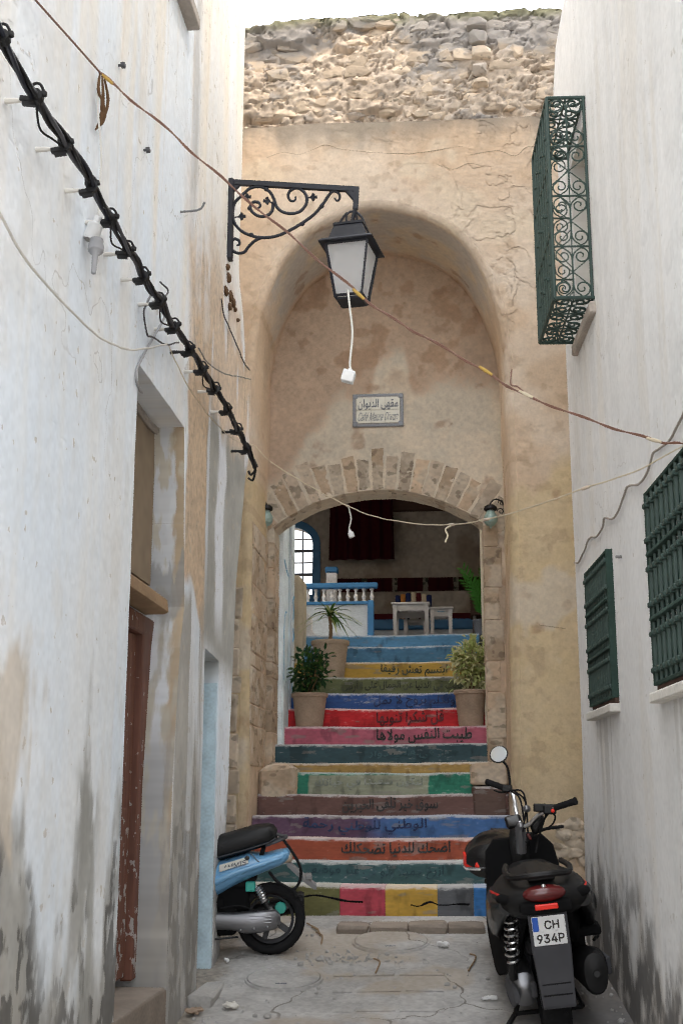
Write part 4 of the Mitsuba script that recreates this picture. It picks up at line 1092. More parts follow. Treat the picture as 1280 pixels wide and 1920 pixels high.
    'teal': '255,18 262,19 264,21 260,22 256,25 256,31 261,37 268,36 271,31 271,27 281,27 288,30 288,32 286,33 277,33 276,34 276,38 285,38 292,34 296,34 297,33 297,29 294,29 284,23 270,22 268,17 266,17 263,14 256,13/261,28 266,27 266,31 265,32 262,32 261,31|283,18 286,19 288,17 288,15 284,14|247,22 247,51 252,51 252,22|227,16 228,18 234,20 236,22 237,30 235,32 235,35 239,37 241,30 242,30 242,25 241,25 240,20 235,15 231,13 229,13|168,19 168,27 170,31 174,30 173,21 175,19 177,18 188,18 188,19 191,19 192,22 190,24 187,24 187,29 190,29 193,27 209,27 209,29 204,29 201,32 201,38 206,44 211,44 215,40 216,29 213,24 209,22 197,22 197,19 193,15 188,14 188,13 176,13 176,14 171,15/206,38 206,34 211,34 211,38 210,39|206,49 207,53 211,52 210,48|176,8 180,9 182,8 183,9 186,9 187,5 184,4 181,6 178,4 176,5|80,27 81,37 86,36 85,35 85,29 89,26 105,26 105,27 108,27 112,29 115,33 120,32 119,28 120,27 127,27 128,28 128,51 133,51 133,28 134,27 148,27 148,29 143,29 140,32 140,38 145,44 152,43 155,37 155,29 152,24 148,22 134,22 132,24 128,22 119,22 114,25 111,23 103,22 103,21 89,21 89,22 83,23/146,39 145,38 145,34 150,34 150,38 149,39|142,49 142,52 144,53 147,51 150,53 153,52 152,48 149,48 148,49 146,48|96,13 97,17 101,16 101,14 99,12|51,23 53,28 54,27 62,27 63,28 63,31 60,37 58,38 58,40 62,42 64,40 67,34 67,31 68,31 67,25 63,22 54,22 54,23|32,16 32,18 39,19 41,21 36,22 33,25 34,33 38,37 45,36 48,31 47,20 45,19 45,17 37,13 33,13 33,16/38,31 38,27 43,27 43,31 42,32|24,51 29,51 29,22 24,22|4,16 5,18 11,20 13,22 14,30 12,32 12,35 16,37 18,30 19,30 19,25 18,25 17,20 12,15 8,13 6,13',
    'grey': '324,16 324,18 331,19 333,21 329,22 325,25 325,31 330,37 337,36 340,31 340,27 352,27 353,28 351,33 347,37 345,37 344,42 347,45 357,50 359,50 361,46 351,42 350,39 356,34 356,32 360,27 367,27 369,30 369,35 373,35 374,34 373,30 374,27 382,27 383,28 383,51 388,51 388,27 385,23 383,22 374,22 370,24 368,22 360,22 356,24 353,22 339,22 337,17 329,13 325,13 325,16/330,28 335,27 335,31 334,32 331,32 330,31|366,43 369,44 372,42 375,44 377,43 377,40 373,39 371,40 370,39 367,39|295,27 296,27 296,30 300,30 301,29 300,21 301,19 303,18 312,18 315,20 316,22 316,28 313,34 318,36 320,32 320,28 321,28 321,23 320,23 319,18 315,14 303,13 296,17 295,19|305,42 309,43 310,39 306,38|190,23 192,28 193,27 200,27 202,28 202,31 199,37 197,38 197,40 199,40 200,42 203,40 208,27 215,27 217,29 217,34 218,35 222,34 222,28 223,27 233,27 233,29 229,32 229,36 235,40 242,40 245,38 246,33 245,33 245,30 243,29 243,27 252,27 254,34 258,34 258,27 264,27 266,35 270,34 270,27 276,27 277,28 277,32 276,32 275,39 278,39 278,40 280,40 281,33 282,33 281,25 277,22 270,22 268,23 265,22 258,22 256,24 252,22 243,22 243,23 239,23 238,24 232,23 232,22 222,22 220,24 216,22 208,22 206,24 202,22/234,33 237,30 240,30 241,34 240,35 234,35|213,14 214,18 217,18 218,17 220,18 224,17 224,14 222,13 219,15 216,13|182,51 187,51 187,22 182,22|119,19 119,27 121,31 125,30 124,21 126,19 128,18 139,18 139,19 142,19 143,22 141,24 138,24 138,29 141,29 144,27 160,27 160,29 155,29 152,32 152,38 157,44 162,44 166,40 167,29 164,24 160,22 148,22 148,19 144,15 139,14 139,13 127,13 127,14 122,15/158,39 157,38 157,34 162,34 162,38 161,39|157,49 158,53 162,52 161,48|127,5 128,9 131,9 132,8 134,9 138,8 138,5 136,4 133,6 130,4|58,26 58,51 63,51 63,28 64,27 71,27 73,29 73,34 74,35 78,34 78,28 79,27 90,27 90,28 94,28 98,30 98,32 96,33 86,33 85,35 86,38 94,38 101,34 106,34 106,29 101,28 93,23 89,23 89,22 78,22 76,24 72,22 62,22|69,14 70,18 73,18 74,17 76,18 80,17 80,14 78,13 75,15 72,13|43,45 43,48 45,49 48,47 51,49 54,48 53,44 50,44 49,45 47,44|5,27 6,37 10,36 10,29 11,27 13,26 30,26 32,27 33,29 33,51 38,51 38,28 39,27 47,27 48,28 48,34 47,34 46,39 51,40 52,35 53,35 53,27 50,23 47,23 47,22 39,22 36,24 31,21 13,21 13,22 8,23|17,34 21,35 19,38 19,42 21,44 25,45 26,42 24,39 26,37 26,34 22,31 18,31',
    'brown': '329,8 329,10 336,11 338,13 334,14 330,17 330,23 335,29 342,28 345,23 345,19 352,19 354,26 358,26 358,19 364,19 366,27 368,27 370,26 370,19 376,19 377,20 377,24 376,24 375,31 380,32 381,25 382,25 382,20 381,20 381,17 377,14 370,14 368,15 365,14 358,14 354,16 352,14 344,14 342,9 334,5 330,5 330,8/336,24 335,23 335,19 340,19 340,23 338,24|297,13 298,23 301,24 303,23 302,14 305,11 317,11 321,14 321,16 314,16 312,18 311,20 312,27 317,31 322,31 326,27 326,23 327,23 326,14 319,7 316,7 316,6 305,6 305,7 300,8/316,22 317,21 322,21 321,26 317,26 316,25|320,39 323,40 325,38 325,36 321,35|313,38 316,40 318,39 318,36 314,35|227,8 228,10 235,13 237,18 235,27 238,29 239,29 241,22 243,19 250,19 252,21 252,26 253,27 257,26 257,20 258,19 269,19 276,22 276,24 274,25 265,25 264,26 264,30 273,30 280,26 284,26 284,23 285,23 285,21 282,21 272,15 257,14 254,16 251,14 243,14 241,15 241,13 235,7 231,5 229,5|266,35 267,39 271,38 270,34|248,9 252,10 254,9 255,10 258,10 259,6 256,5 253,7 250,5 248,6|206,37 206,40 208,41 211,39 214,41 217,40 216,36 213,36 212,37 210,36|141,11 141,19 143,23 147,21 146,13 148,11 150,10 161,10 161,11 164,11 165,14 163,16 160,16 160,21 163,21 166,19 175,19 174,21 174,27 179,32 184,32 188,29 189,21 188,19 195,19 196,20 196,43 201,43 201,20 202,19 210,19 211,20 211,26 210,26 209,31 214,32 215,27 216,27 216,19 213,15 210,15 210,14 202,14 198,16 196,14 180,15 179,14 170,14 170,11 166,7 161,6 161,5 149,5 149,6 144,7/179,22 181,21 183,21 184,22 184,26 183,27 180,27 179,26|176,38 177,41 180,41 181,40 183,41 187,40 187,37 185,36 182,38 179,36|123,43 128,43 128,14 123,14|36,9 40,10 42,9 43,10 46,10 48,9 53,11 54,13 56,13 58,18 56,27 59,29 60,29 62,22 64,19 71,19 73,21 73,26 74,27 78,26 78,20 79,19 90,19 90,20 94,20 98,22 98,24 96,25 86,25 85,29 86,30 94,30 101,26 105,26 106,25 106,21 104,21 104,19 112,19 113,20 113,43 118,43 118,19 113,14 104,14 100,18 97,18 93,15 89,15 89,14 78,14 76,16 72,14 64,14 62,15 62,13 56,7 52,5 50,5 48,8 47,6 45,5 42,7 38,5 36,6|87,39 91,40 92,36 88,35|69,6 70,10 73,10 74,9 76,10 80,9 80,6 78,5 75,7 72,5|5,11 6,22 10,22 11,21 10,14 11,11 13,10 22,10 24,11 26,14 26,20 24,23 24,26 29,27 30,21 32,19 41,19 42,20 42,26 41,26 40,31 45,32 46,30 46,26 47,26 47,19 46,17 41,14 30,14 29,9 25,6 22,6 22,5 12,5 8,7|15,31 16,35 20,34 19,30',
    'violet': '338,51 343,51 343,22 338,22|305,16 305,18 312,19 314,21 310,22 306,25 306,31 311,37 318,36 321,31 321,27 327,27 328,28 328,51 333,51 333,27 332,25 328,22 320,22 318,17 316,17 313,14 306,13 306,16/312,32 311,31 311,27 316,27 316,31 314,32|230,19 230,27 232,31 236,30 235,21 239,18 250,18 250,19 253,19 254,22 252,24 249,24 249,29 252,29 255,27 264,27 265,28 266,35 270,34 270,28 271,27 278,27 279,28 279,51 284,51 284,35 289,38 296,39 300,37 302,34 302,28 297,23 293,23 293,22 270,22 267,24 264,22 259,22 259,19 255,15 250,14 250,13 238,13 238,14 233,15/291,34 285,27 292,27 293,28 296,28 297,29 297,33 296,34|265,43 269,44 270,40 266,39|238,8 242,9 244,8 245,9 248,9 249,5 246,4 243,6 240,4 238,5|176,16 176,18 183,19 185,21 181,22 177,25 177,31 182,37 189,36 192,31 192,27 198,27 199,28 199,51 204,51 204,28 205,27 211,27 212,28 212,51 217,51 217,27 214,23 212,22 205,22 202,24 199,22 191,22 189,17 181,13 177,13 177,16/182,28 187,27 187,31 186,32 183,32 182,31|101,19 101,27 103,31 107,30 106,21 110,18 121,18 121,19 124,19 125,22 123,24 120,24 120,29 123,29 126,27 135,27 136,28 137,35 141,34 141,28 142,27 149,27 150,28 150,51 155,51 155,35 160,38 167,39 171,37 173,34 173,28 168,23 164,23 164,22 141,22 138,24 135,22 130,22 130,19 126,15 121,14 121,13 109,13 109,14 104,15/162,34 156,27 164,27 164,28 167,28 168,29 168,33 167,34|136,40 137,44 141,43 140,39|109,5 110,9 113,9 114,8 116,9 120,8 120,5 118,4 115,6 112,4|73,17 80,20 82,22 83,30 81,32 81,35 85,37 87,30 88,30 88,25 87,25 86,20 81,15 77,13 75,13|5,29 6,37 11,41 16,42 16,45 21,45 21,28 22,27 27,27 29,29 30,33 34,37 37,37 37,38 41,37 44,34 47,27 56,27 56,28 60,28 64,30 64,32 62,33 52,33 51,35 52,38 60,38 67,34 72,34 72,29 67,28 59,23 55,23 55,22 46,22 46,23 43,23 42,21 36,21 32,24 29,22 21,22 17,26 12,25 12,26 8,26/34,28 37,26 41,26 40,31 38,33 34,31/10,31 11,30 16,30 16,37 12,36 10,34|9,50 9,52 11,54 14,53 14,52 17,54 20,53 19,49 16,49 15,50 13,49',
    'orange': '365,42 370,42 370,13 365,13|261,25 262,25 262,28 266,27 266,20 267,18 269,17 286,17 288,18 289,20 289,42 294,42 294,19 295,18 306,18 313,21 313,23 311,24 301,24 301,29 309,29 314,26 321,25 322,20 320,20 320,18 328,18 330,25 333,25 334,24 334,18 336,17 337,17 337,19 345,27 349,29 356,29 360,26 361,19 357,14 351,13 351,12 337,12 332,15 328,13 320,13 316,15 316,17 305,14 305,13 295,13 292,15 287,12 269,12 262,16 261,18/349,24 343,17 352,17 352,18 355,18 356,23 355,24|349,37 353,38 354,34 350,33|273,25 277,26 275,29 275,33 277,35 281,36 282,33 280,30 282,28 282,25 278,22 274,22|205,14 207,19 208,18 216,18 217,19 217,22 214,28 212,29 212,31 214,31 215,33 218,31 223,18 229,18 230,19 230,42 235,42 235,19 236,18 242,18 243,19 243,42 248,42 248,18 245,14 243,13 236,13 234,15 230,13 223,13 220,15 217,13|167,42 172,42 172,19 173,18 180,18 182,20 182,25 186,26 187,25 187,19 188,18 196,18 197,19 197,25 196,25 195,30 200,31 201,25 202,25 202,18 201,16 197,13 187,13 184,15 181,13 171,13 169,14 167,17|195,39 199,40 200,36 196,35|178,5 179,9 182,9 183,8 185,9 189,8 189,5 187,4 184,6 181,4|142,39 145,40 148,38 151,40 153,39 153,36 149,35 147,36 146,35 143,35|5,18 6,28 10,27 10,20 11,18 13,17 30,17 32,18 33,20 33,42 38,42 38,19 39,18 45,18 46,19 46,42 51,42 51,19 52,18 64,18 65,19 63,24 59,28 57,28 56,33 59,36 69,41 71,41 73,37 63,33 62,30 68,25 68,23 72,18 83,18 90,21 90,23 88,24 78,24 78,29 86,29 91,26 98,25 99,20 97,20 97,18 105,18 107,25 110,25 111,24 111,18 112,17 114,17 114,19 122,27 126,29 133,29 135,28 138,24 138,18 146,18 147,19 147,25 146,25 145,30 150,31 151,26 152,26 152,18 149,14 146,14 146,13 132,14 132,13 128,13 128,12 114,12 108,15 105,13 97,13 93,15 93,17 90,17 82,13 72,13 68,15 65,13 52,13 50,15 46,13 39,13 36,15 31,12 13,12 13,13 8,14/126,24 120,17 128,17 129,18 132,18 133,23 132,24|126,34 127,38 131,37 130,33|17,25 21,26 19,29 19,33 21,35 25,36 26,33 24,30 26,28 26,25 22,22 18,22',
    'sea': '479,51 484,51 484,22 479,22|461,13 460,18 465,19 469,24 469,31 467,33 467,35 471,37 474,31 474,23 469,16 463,13|467,45 471,46 472,42 468,41|424,13 424,21 426,25 429,27 429,29 427,29 425,32 425,38 427,41 431,43 438,43 438,38 431,38 430,37 430,33 432,31 438,32 438,33 442,32 442,28 438,28 432,25 429,21 429,15 431,12 433,11 444,11 446,12 444,17 451,20 453,22 454,30 452,32 452,35 456,37 458,30 459,30 459,25 458,25 457,20 452,15 447,13 448,10 447,7 433,6 433,7 428,8|325,22 326,27 334,27 336,28 336,31 331,35 331,37 325,43 327,45 329,45 337,37 337,35 340,34 340,51 345,51 345,28 346,27 353,27 355,29 355,34 356,35 360,34 360,28 361,27 367,27 369,29 370,33 374,37 377,37 377,38 381,37 384,34 387,27 396,27 403,30 403,32 401,33 392,33 391,34 391,38 400,38 407,34 411,34 412,33 412,29 409,29 399,23 395,23 395,22 386,22 386,23 383,23 382,21 376,21 372,24 369,22 360,22 358,24 354,22 344,22 341,24 341,26 340,26 337,23 334,23 334,22/374,28 377,26 381,26 380,31 378,33 374,31|398,15 398,18 400,19 403,17 402,14|351,17 355,18 357,17 358,18 361,18 362,14 359,13 356,15 353,13 351,14|295,16 295,18 302,19 304,21 299,22 296,25 297,33 301,37 308,36 311,31 310,20 308,19 308,17 300,13 296,13 296,16/302,32 301,31 301,27 306,27 306,31 304,32|264,16 264,18 271,19 273,21 269,22 265,25 265,31 270,37 277,36 280,31 280,27 286,27 287,28 287,51 292,51 292,27 291,25 287,22 279,22 277,17 275,17 272,14 265,13 265,16/271,32 270,31 270,27 275,27 275,31 274,32|203,27 205,31 209,30 208,21 210,19 212,18 223,18 223,19 226,19 227,22 225,24 222,24 222,29 225,29 228,27 244,27 244,29 239,29 236,32 236,38 241,44 248,43 251,37 251,29 248,24 244,22 232,22 232,19 228,15 223,14 223,13 211,13 211,14 206,15 203,19/242,39 241,38 241,34 246,34 246,38 245,39|241,49 242,53 246,52 245,48|211,5 212,9 215,9 216,8 218,9 222,8 222,5 220,4 217,6 214,4|136,16 137,18 144,21 146,26 144,35 147,37 148,37 150,30 152,27 159,27 161,29 161,34 165,35 166,34 166,28 167,27 175,27 175,30 174,30 175,38 179,41 187,41 187,37 186,36 180,36 179,35 179,30 182,28 189,30 191,26 188,24 184,24 180,22 166,22 164,24 160,22 152,22 150,23 150,21 144,15 140,13 138,13|179,46 180,50 184,49 183,45|157,17 161,18 163,17 164,18 167,18 168,14 165,13 162,15 159,13 157,14|85,18 92,19 94,21 90,22 86,25 86,31 91,37 98,36 101,31 101,27 107,27 110,34 113,37 116,37 116,38 121,37 124,34 125,27 121,22 114,22 110,24 108,22 100,22 98,17 90,13 86,13/113,30 114,27 120,27 120,30 118,33 115,33 115,31/92,32 91,31 91,27 96,27 96,31 94,32|5,29 6,37 11,41 16,42 16,45 21,45 21,28 22,27 31,27 27,32 27,36 33,40 40,40 43,38 44,33 43,33 43,30 41,29 41,27 50,27 52,34 55,34 56,33 56,27 59,26 59,28 67,36 71,38 78,38 83,33 82,26 79,23 73,22 73,21 59,21 54,24 50,22 41,22 41,23 37,23 36,24 30,23 30,22 21,22 17,26 12,25 12,26 8,26/71,33 65,26 74,26 74,27 77,27 78,32 77,33/32,33 35,30 38,30 39,34 38,35 32,35/10,31 11,30 16,30 16,37 12,36 10,34|71,43 72,47 76,46 75,42',
    'sign': '131,10 131,18 133,22 137,20 136,12 138,10 140,9 151,9 151,10 154,10 155,13 153,15 150,15 150,20 153,20 156,18 164,18 167,28 172,32 177,31 179,28 179,21 178,21 178,18 187,18 186,20 186,26 191,31 196,31 200,28 201,20 200,18 207,18 210,25 213,28 216,28 216,29 221,28 224,25 224,22 225,22 225,18 221,13 214,13 210,15 208,13 192,14 191,13 181,13 181,8 178,5 175,5 175,4 169,5 165,9 164,13 160,13 160,10 156,6 151,5 151,4 139,4 139,5 134,6/213,21 214,18 220,18 219,23 218,24 215,24 215,22/191,21 194,20 196,21 196,25 195,26 192,26 191,25/169,14 170,10 172,9 175,9 176,10 176,13 175,14/169,18 171,18 174,21 174,27 171,26 169,22|188,37 189,40 192,40 193,39 195,40 199,39 199,36 197,35 194,37 191,35|113,42 118,42 118,13 113,13|78,14 80,19 81,18 88,18 90,19 90,22 87,28 85,29 85,31 87,31 88,33 91,31 96,18 102,18 103,19 103,42 108,42 108,18 105,14 103,13 96,13 92,15 90,13 81,13 81,14|44,7 44,9 51,10 53,12 49,13 45,16 45,22 50,28 57,27 60,22 60,18 69,18 70,19 70,24 69,25 68,30 73,31 74,25 75,25 75,18 72,14 69,14 69,13 59,13 57,8 49,4 45,4 45,7/51,23 50,22 50,18 55,18 55,22 54,23|64,5 65,9 68,9 69,8 71,9 75,8 75,5 73,4 70,6 67,4|36,42 41,42 41,13 36,13|5,10 6,21 10,21 11,20 10,12 11,10 14,9 22,9 24,10 26,13 26,19 23,25 28,27 30,23 30,19 31,19 31,14 30,14 29,9 25,5 13,4 13,5 8,6|15,30 16,34 20,33 19,29',
}

def arabic(key, depth=.002):
    """the outlines as a mesh, x to the right, y up, 40 units to the em"""
    ms = []
    for q in ARABIC[key].split('|'):
        rings = [[tuple(map(float, c.split(','))) for c in r.split(' ')] for r in q.split('/')]
        p = Polygon(rings[0], rings[1:]).buffer(0)
        for g_ in getattr(p, 'geoms', [p]):
            if g_.area > 1: ms.append(extrude_polygon(g_, 1.0, engine='earcut'))
    m = cat(*ms)
    v = np.array(m.vertices)
    v[:, :2] -= v[:, :2].min(0)
    m.vertices = v
    return m


def fit(m, x0, x1, z0, z1, y0, depth, lean=0.0):
    """places flat lettering on an upright face at y0"""
    v = np.array(m.vertices)
    s = v.max(0) - v.min(0)
    v = (v - v.min(0)) / np.maximum(s, 1e-9)
    m = m.copy()
    m.vertices = np.c_[x0 + v[:, 0] * (x1 - x0) + lean * v[:, 1] * (z1 - z0), y0 - v[:, 2] * depth, z0 + v[:, 1] * (z1 - z0)]
    m.faces = m.faces
    return m


part(sg, 'lettering', fit(arabic('sign'), sl + .045, sr - .045, sb + .145, st - .048, BY - .0195, .002), 'm_plain', 'slate', smooth=False)
part(sg, 'lettering', fit(meshkit.text_mesh('Café Maure Diwan', .05, .002), sl + .04, sr - .055, sb + .05, sb + .125, BY - .0195, .002, .25), 'm_plain', 'slate', smooth=False)

# ---------------------------------------------------------------- the painted stairs
stair = thing('painted_staircase', 'steep staircase with every riser painted another colour and lettered by hand', 'stairs')
NOSE = [1660, 1615, 1572, 1529, 1489, 1448, 1430, 1394, 1362, 1328, 1298, 1269, 1240, 1211, 1189]
SY = [8.6, 8.85, 9.1, 9.35, 9.6, 9.85, 9.97, 10.2, 10.45, 10.7, 10.95, 11.2, 11.45, 11.7, 11.95]
SZ = [at(720, NOSE[i], SY[i])[2] for i in range(15)]
SZ[14] = at(760, 1189, SY[14])[2]


def step_wob(x, z, k):
    p = np.stack([x * 2.4, z * 5.0, 0 * x + k * 7.3], -1)
    q = np.stack([x * 9, z * 14.0, 0 * x + k * 3.1], -1)
    return .03 * (meshkit.fbm(p, 2, k) - .5) + .012 * (meshkit.fbm(q, 3, k + 40) - .5)


def sag(x, k):
    p = np.stack([x * 1.9, 0 * x + k * 5.1, 0 * x], -1)
    return .016 * (meshkit.fbm(p, 3, k + 11) - .5) - .007 * np.exp(-((x + .45) / .45) ** 2)


def step_mesh(x0, x1, y, z0, z1, ydeep, k, r=.03):
    nx = max(3, int((x1 - x0) / .025))
    xs = np.linspace(x0, x1, nx)
    pr = [(y, z0)] + [(y, z0 + (z1 - r - z0) * t) for t in (.2, .4, .6, .8, 1)]
    pr += [(y + r * (1 - math.cos(t)), z1 - r + r * math.sin(t)) for t in np.linspace(0, np.pi / 2, 6)[1:]]
    pr += [(y + r + (ydeep - y - r) * t, z1) for t in (.25, .6, 1)]
    rows = []
    for py, pz in pr:
        w = step_wob(xs, np.full(nx, pz), k)
        s = sag(xs, k) * (pz - z0) / (z1 - z0)
        rows.append(np.c_[xs, np.full(nx, py) + w * min(1, 1.2 - (py - y) * 4), pz + s + (.004 * (meshkit.fbm(np.c_[xs * 11, np.full(nx, py * 11), xs * 0], 2, k) - .5) if pz > z1 - .01 else 0)])
    v = np.vstack(rows)
    m = len(rows)
    i = (np.arange(m - 1)[:, None] * nx + np.arange(nx - 1)).ravel()
    f = np.vstack([np.c_[i, i + 1, i + nx + 1], np.c_[i, i + nx + 1, i + nx]])
    # ends
    n = len(v)
    ends = []
    for e in (0, nx - 1):
        b = len(v) + len(ends)
        ends.append([xs[e], ydeep, z0])
        for j in range(m - 1):
            t = [j * nx + e, (j + 1) * nx + e, b]
            f = np.vstack([f, [t if e == 0 else t[::-1]]])
    return trimesh.Trimesh(np.vstack([v, ends]), f, process=False)


def step_part(parent, name, mesh, ci, label=None):
    k = numbered(parent + '__' + name)
    if label: labels[k] = {'label': label}
    uv = np.tile([[(ci + .5) / 64, .5]], (len(mesh.vertices), 1))
    m = trimesh.graph.smooth_shade(mesh, angle=np.radians(55), facet_minarea=None)
    uv = np.tile([[(ci + .5) / 64, .5]], (len(m.vertices), 1))
    scene[k] = mikit.ply(m, 'm_step', smooth=True, uv=uv)
    return k


names = ['patchwork', 'dark sea green', 'orange red', 'violet to blue', 'brown', 'bright green', 'ochre', 'dark teal', 'pink', 'red', 'royal blue', 'olive green', 'yellow', 'mid blue', 'light blue']
CI = [14, 13, 12, 11, 10, 9, 8, 7, 6, 5, 4, 3, 2, 1, 0]
steps = []
for i in range(15):
    z0 = (SZ[i - 1] if i else .86) - .03
    yd = (SY[i + 1] if i < 14 else 12.2) + .03
    if i == 0:
        xa, xb = -1.5, .66
    elif i < 5:
        xa, xb = (lj + .004 if i > 1 else -1.48), (rjz(1.5) - .004 if i > 1 else .66)
    else:
        xa, xb = D0 + (.0 if i in (5, 6) else .005), D1 - .003
    if i == 0:
        k = numbered(stair + '__step')
        labels[k] = {'label': 'lowest step painted in olive, crimson, yellow, grey and blue blocks'}
        first = True
        cuts = [-1.5] + [at(x, 1690, 8.6)[0] for x in (637, 722, 820, 888)] + [.66]
        shape(k, box(-1.49, .65, 8.63, 8.9, .8, SZ[0] - .02), 'm_worn', 'concrete', smooth=False)
        for j, ci in enumerate((14, 15, 16, 17, 18)):
            step_part(k, 'painted_block', step_mesh(cuts[j] + .001, cuts[j + 1] - .001, SY[0], z0, SZ[0], yd, 0), ci)
        for pts in ([(562, 1684), (590, 1679), (620, 1684), (650, 1690), (680, 1692)], [(770, 1697), (785, 1700), (806, 1692), (825, 1698), (860, 1696), (880, 1697)]):
            q = spline([at(x, y, SY[0]) for x, y in pts], 6)
            q[:, 1] += step_wob(q[:, 0], q[:, 2], 0) + .001
            part(k, 'crack', tube(q, .006 * (.5 + meshkit.noise(q * 30)), 5), 'm_matte', 'black')
    else:
        k = step_part(stair, 'step', step_mesh(xa, xb, SY[i], z0, SZ[i], yd, i), CI[i], names[i] + ' painted step')
    steps.append(k)


def letter_step(i, key, x0p, x1p, z0f, z1f, color, lean=0.0):
    y = SY[i]
    zb = SZ[i - 1] if i else .86
    H = SZ[i] - zb
    ym = (NOSE[i] + NOSE[i - 1]) / 2
    x0, x1 = at(x0p, ym, y)[0], at(x1p, ym, y)[0]
    m = fit(arabic(key), x0, x1, zb + z0f * H, zb + z1f * H, 0, .003, lean)
    m = m.subdivide().subdivide()
    v = np.array(m.vertices)
    q = np.c_[v[:, 0] * 9, v[:, 2] * 9, 0 * v[:, 0] + i * 3.7]
    v[:, 0] += .012 * (meshkit.fbm(q, 2, i) - .5) + .005 * (meshkit.fbm(q * 6, 2, i + 9) - .5)
    v[:, 2] += .018 * (meshkit.fbm(q * .8 + 4, 2, i + 3) - .5) + .007 * (meshkit.fbm(q * 6 + 7, 2, i + 5) - .5)
    v[:, 2] += .012 * np.sin(v[:, 0] * 7 + i) * .5 + sag(v[:, 0], i) * (v[:, 2] - zb + .03) / (SZ[i] - zb + .03)
    d = v[:, 1]
    v[:, 1] = y + d + step_wob(v[:, 0], v[:, 2], i) - .006
    m.vertices = v
    part(steps[i], 'lettering', m, 'm_ink', color, smooth=False)


letter_step(12, 'yellow', 714, 838, .12, .86, 'inkgreen')
letter_step(11, 'green', 642, 868, .1, .9, 'inkgreen')
letter_step(10, 'blue', 700, 852, .1, .85, 'inkblue')
letter_step(9, 'red', 706, 832, .12, .88, 'inkred')
letter_step(8, 'pink', 706, 884, .1, .9, 'ink')
letter_step(7, 'teal', 690, 860, .15, .8, 'inkteal')
letter_step(5, 'grey', 590, 792, .2, .8, 'inkgrey')
letter_step(4, 'brown', 642, 820, .14, .84, 'ink')
letter_step(3, 'violet', 568, 800, .1, .88, 'inkblue')
letter_step(2, 'orange', 640, 844, .15, .84, 'ink')
letter_step(1, 'sea', 574, 832, .12, .86, 'inkteal')
# masonry blocks at both ends of the lower steps
za, zb, zc = at(915, 1522, 9.62)[2], at(915, 1474, 9.62)[2], at(915, 1430, 9.62)[2]
xr0, xr1 = at(886, 1480, 9.6)[0], rjz(1.6) - .01
k = step_part(stair, 'end_block', block_mesh(xr0, xr1, za - .12, zb, 9.58, 10.02, 31, .01, .02), 19, 'dark painted block at the right end of the steps')
part(stair, 'end_block', block_mesh(xr0 - .005, xr1, zb + .002, zc, 9.57, 10.02, 32, .01, .02), 'm_stone', 'tan', label='bare stone block at the right end of the steps')
zl = at(505, 1432, 9.62)[2]
part(stair, 'end_block', block_mesh(lj + .006, at(547, 1460, 9.6)[0], SZ[3] - .05, zl, 9.61, 10.0, 33, .02, .04), 'm_stone', 'jambstone', label='worn stone plinth at the left end of the steps')

# ---------------------------------------------------------------- the cafe at the head of the stairs
cf = thing('cafe', 'dim cafe room with plastered walls behind the small arch', 'building')
FZ = SZ[14]
part(cf, 'floor', box(-3.4, 2.6, 12.19, 16.2, FZ - .3, FZ - .004), 'm_worn', 'concrete')
bwY = 15.5
wx0, wx1 = -2.28, at(590, 1050, bwY)[0]
wz0, wz1 = at(560, 1119, bwY)[2], at(552, 985, bwY)[2]
wc, whw = (wx0 + wx1) / 2, (wx1 - wx0) / 2
wt_ = np.linspace(np.pi, 0, 17)
warc = np.c_[wc + whw * np.cos(wt_), wz1 - .24 + .24 * np.sin(wt_)]
whole = np.vstack([[(wx0, wz0)], warc, [(wx1, wz0)]])
pol = Polygon([(-3.4, FZ - .1), (2.6, FZ - .1), (2.6, 5.6), (-3.4, 5.6)], [whole])
m = extrude_polygon(pol, .3, engine='earcut')
v = np.array(m.vertices)
m.vertices = np.c_[v[:, 0], bwY + .3 - v[:, 2], v[:, 1]]
part(cf, 'back_wall', m, 'm_cafe', smooth=False)
part(cf, 'side_wall', box(-3.6, -3.402, 12.2, 15.8, FZ - .3, 5.6), 'm_cafe', smooth=False)
part(cf, 'side_wall', box(1.602, 1.9, 10.36, 15.49, 1.5, 5.6), 'm_cafe', smooth=False)
part(cf, 'roof', box(-3.6, 2.6, 11.7, 15.9, 5.602, 5.8), 'm_worn', 'darkbrown', smooth=False)
for i in range(7):
    part(cf, 'roof_beam', box(-3.4, 1.6, 12.1 + .5 * i, 12.24 + .5 * i, 5.44, 5.6), 'm_worn', 'darkbrown')
part(cf, 'cornice', box(at(735, 945, bwY)[0], 1.6, bwY - .12, bwY - .001, at(800, 959, bwY)[2], 5.45), 'm_worn', 'darkbrown', label='dark beam along the top of the back wall')
win = numbered(cf + '__window')
labels[win] = {'label': 'bright arched window with a blue frame'}
outer = np.vstack([[(wx0 - .07, wz0 - .06)], np.c_[wc + (whw + .07) * np.cos(wt_), wz1 - .24 + .31 * np.sin(wt_)], [(wx1 + .07, wz0 - .06)]])
inner = np.vstack([[(wx0 + .025, wz0 + .02)], np.c_[wc + (whw - .025) * np.cos(wt_), wz1 - .24 + .215 * np.sin(wt_)], [(wx1 - .025, wz0 + .02)]])
m = extrude_polygon(Polygon(outer, [inner]), .06, engine='earcut')
v = np.array(m.vertices)
m.vertices = np.c_[v[:, 0], bwY + .02 - v[:, 2], v[:, 1]]
shape(win, m, 'm_plain', 'blue', smooth=False)
for i, z in enumerate(np.linspace(wz0, wz1, 7)[1:-1]):
    part(win, 'glazing_bar', box(wx0, wx1, bwY + .14, bwY + .17, z - (.018 if i % 2 else .008), z + (.018 if i % 2 else .008)), 'm_plain', 'white' if i % 2 == 0 else 'slate')
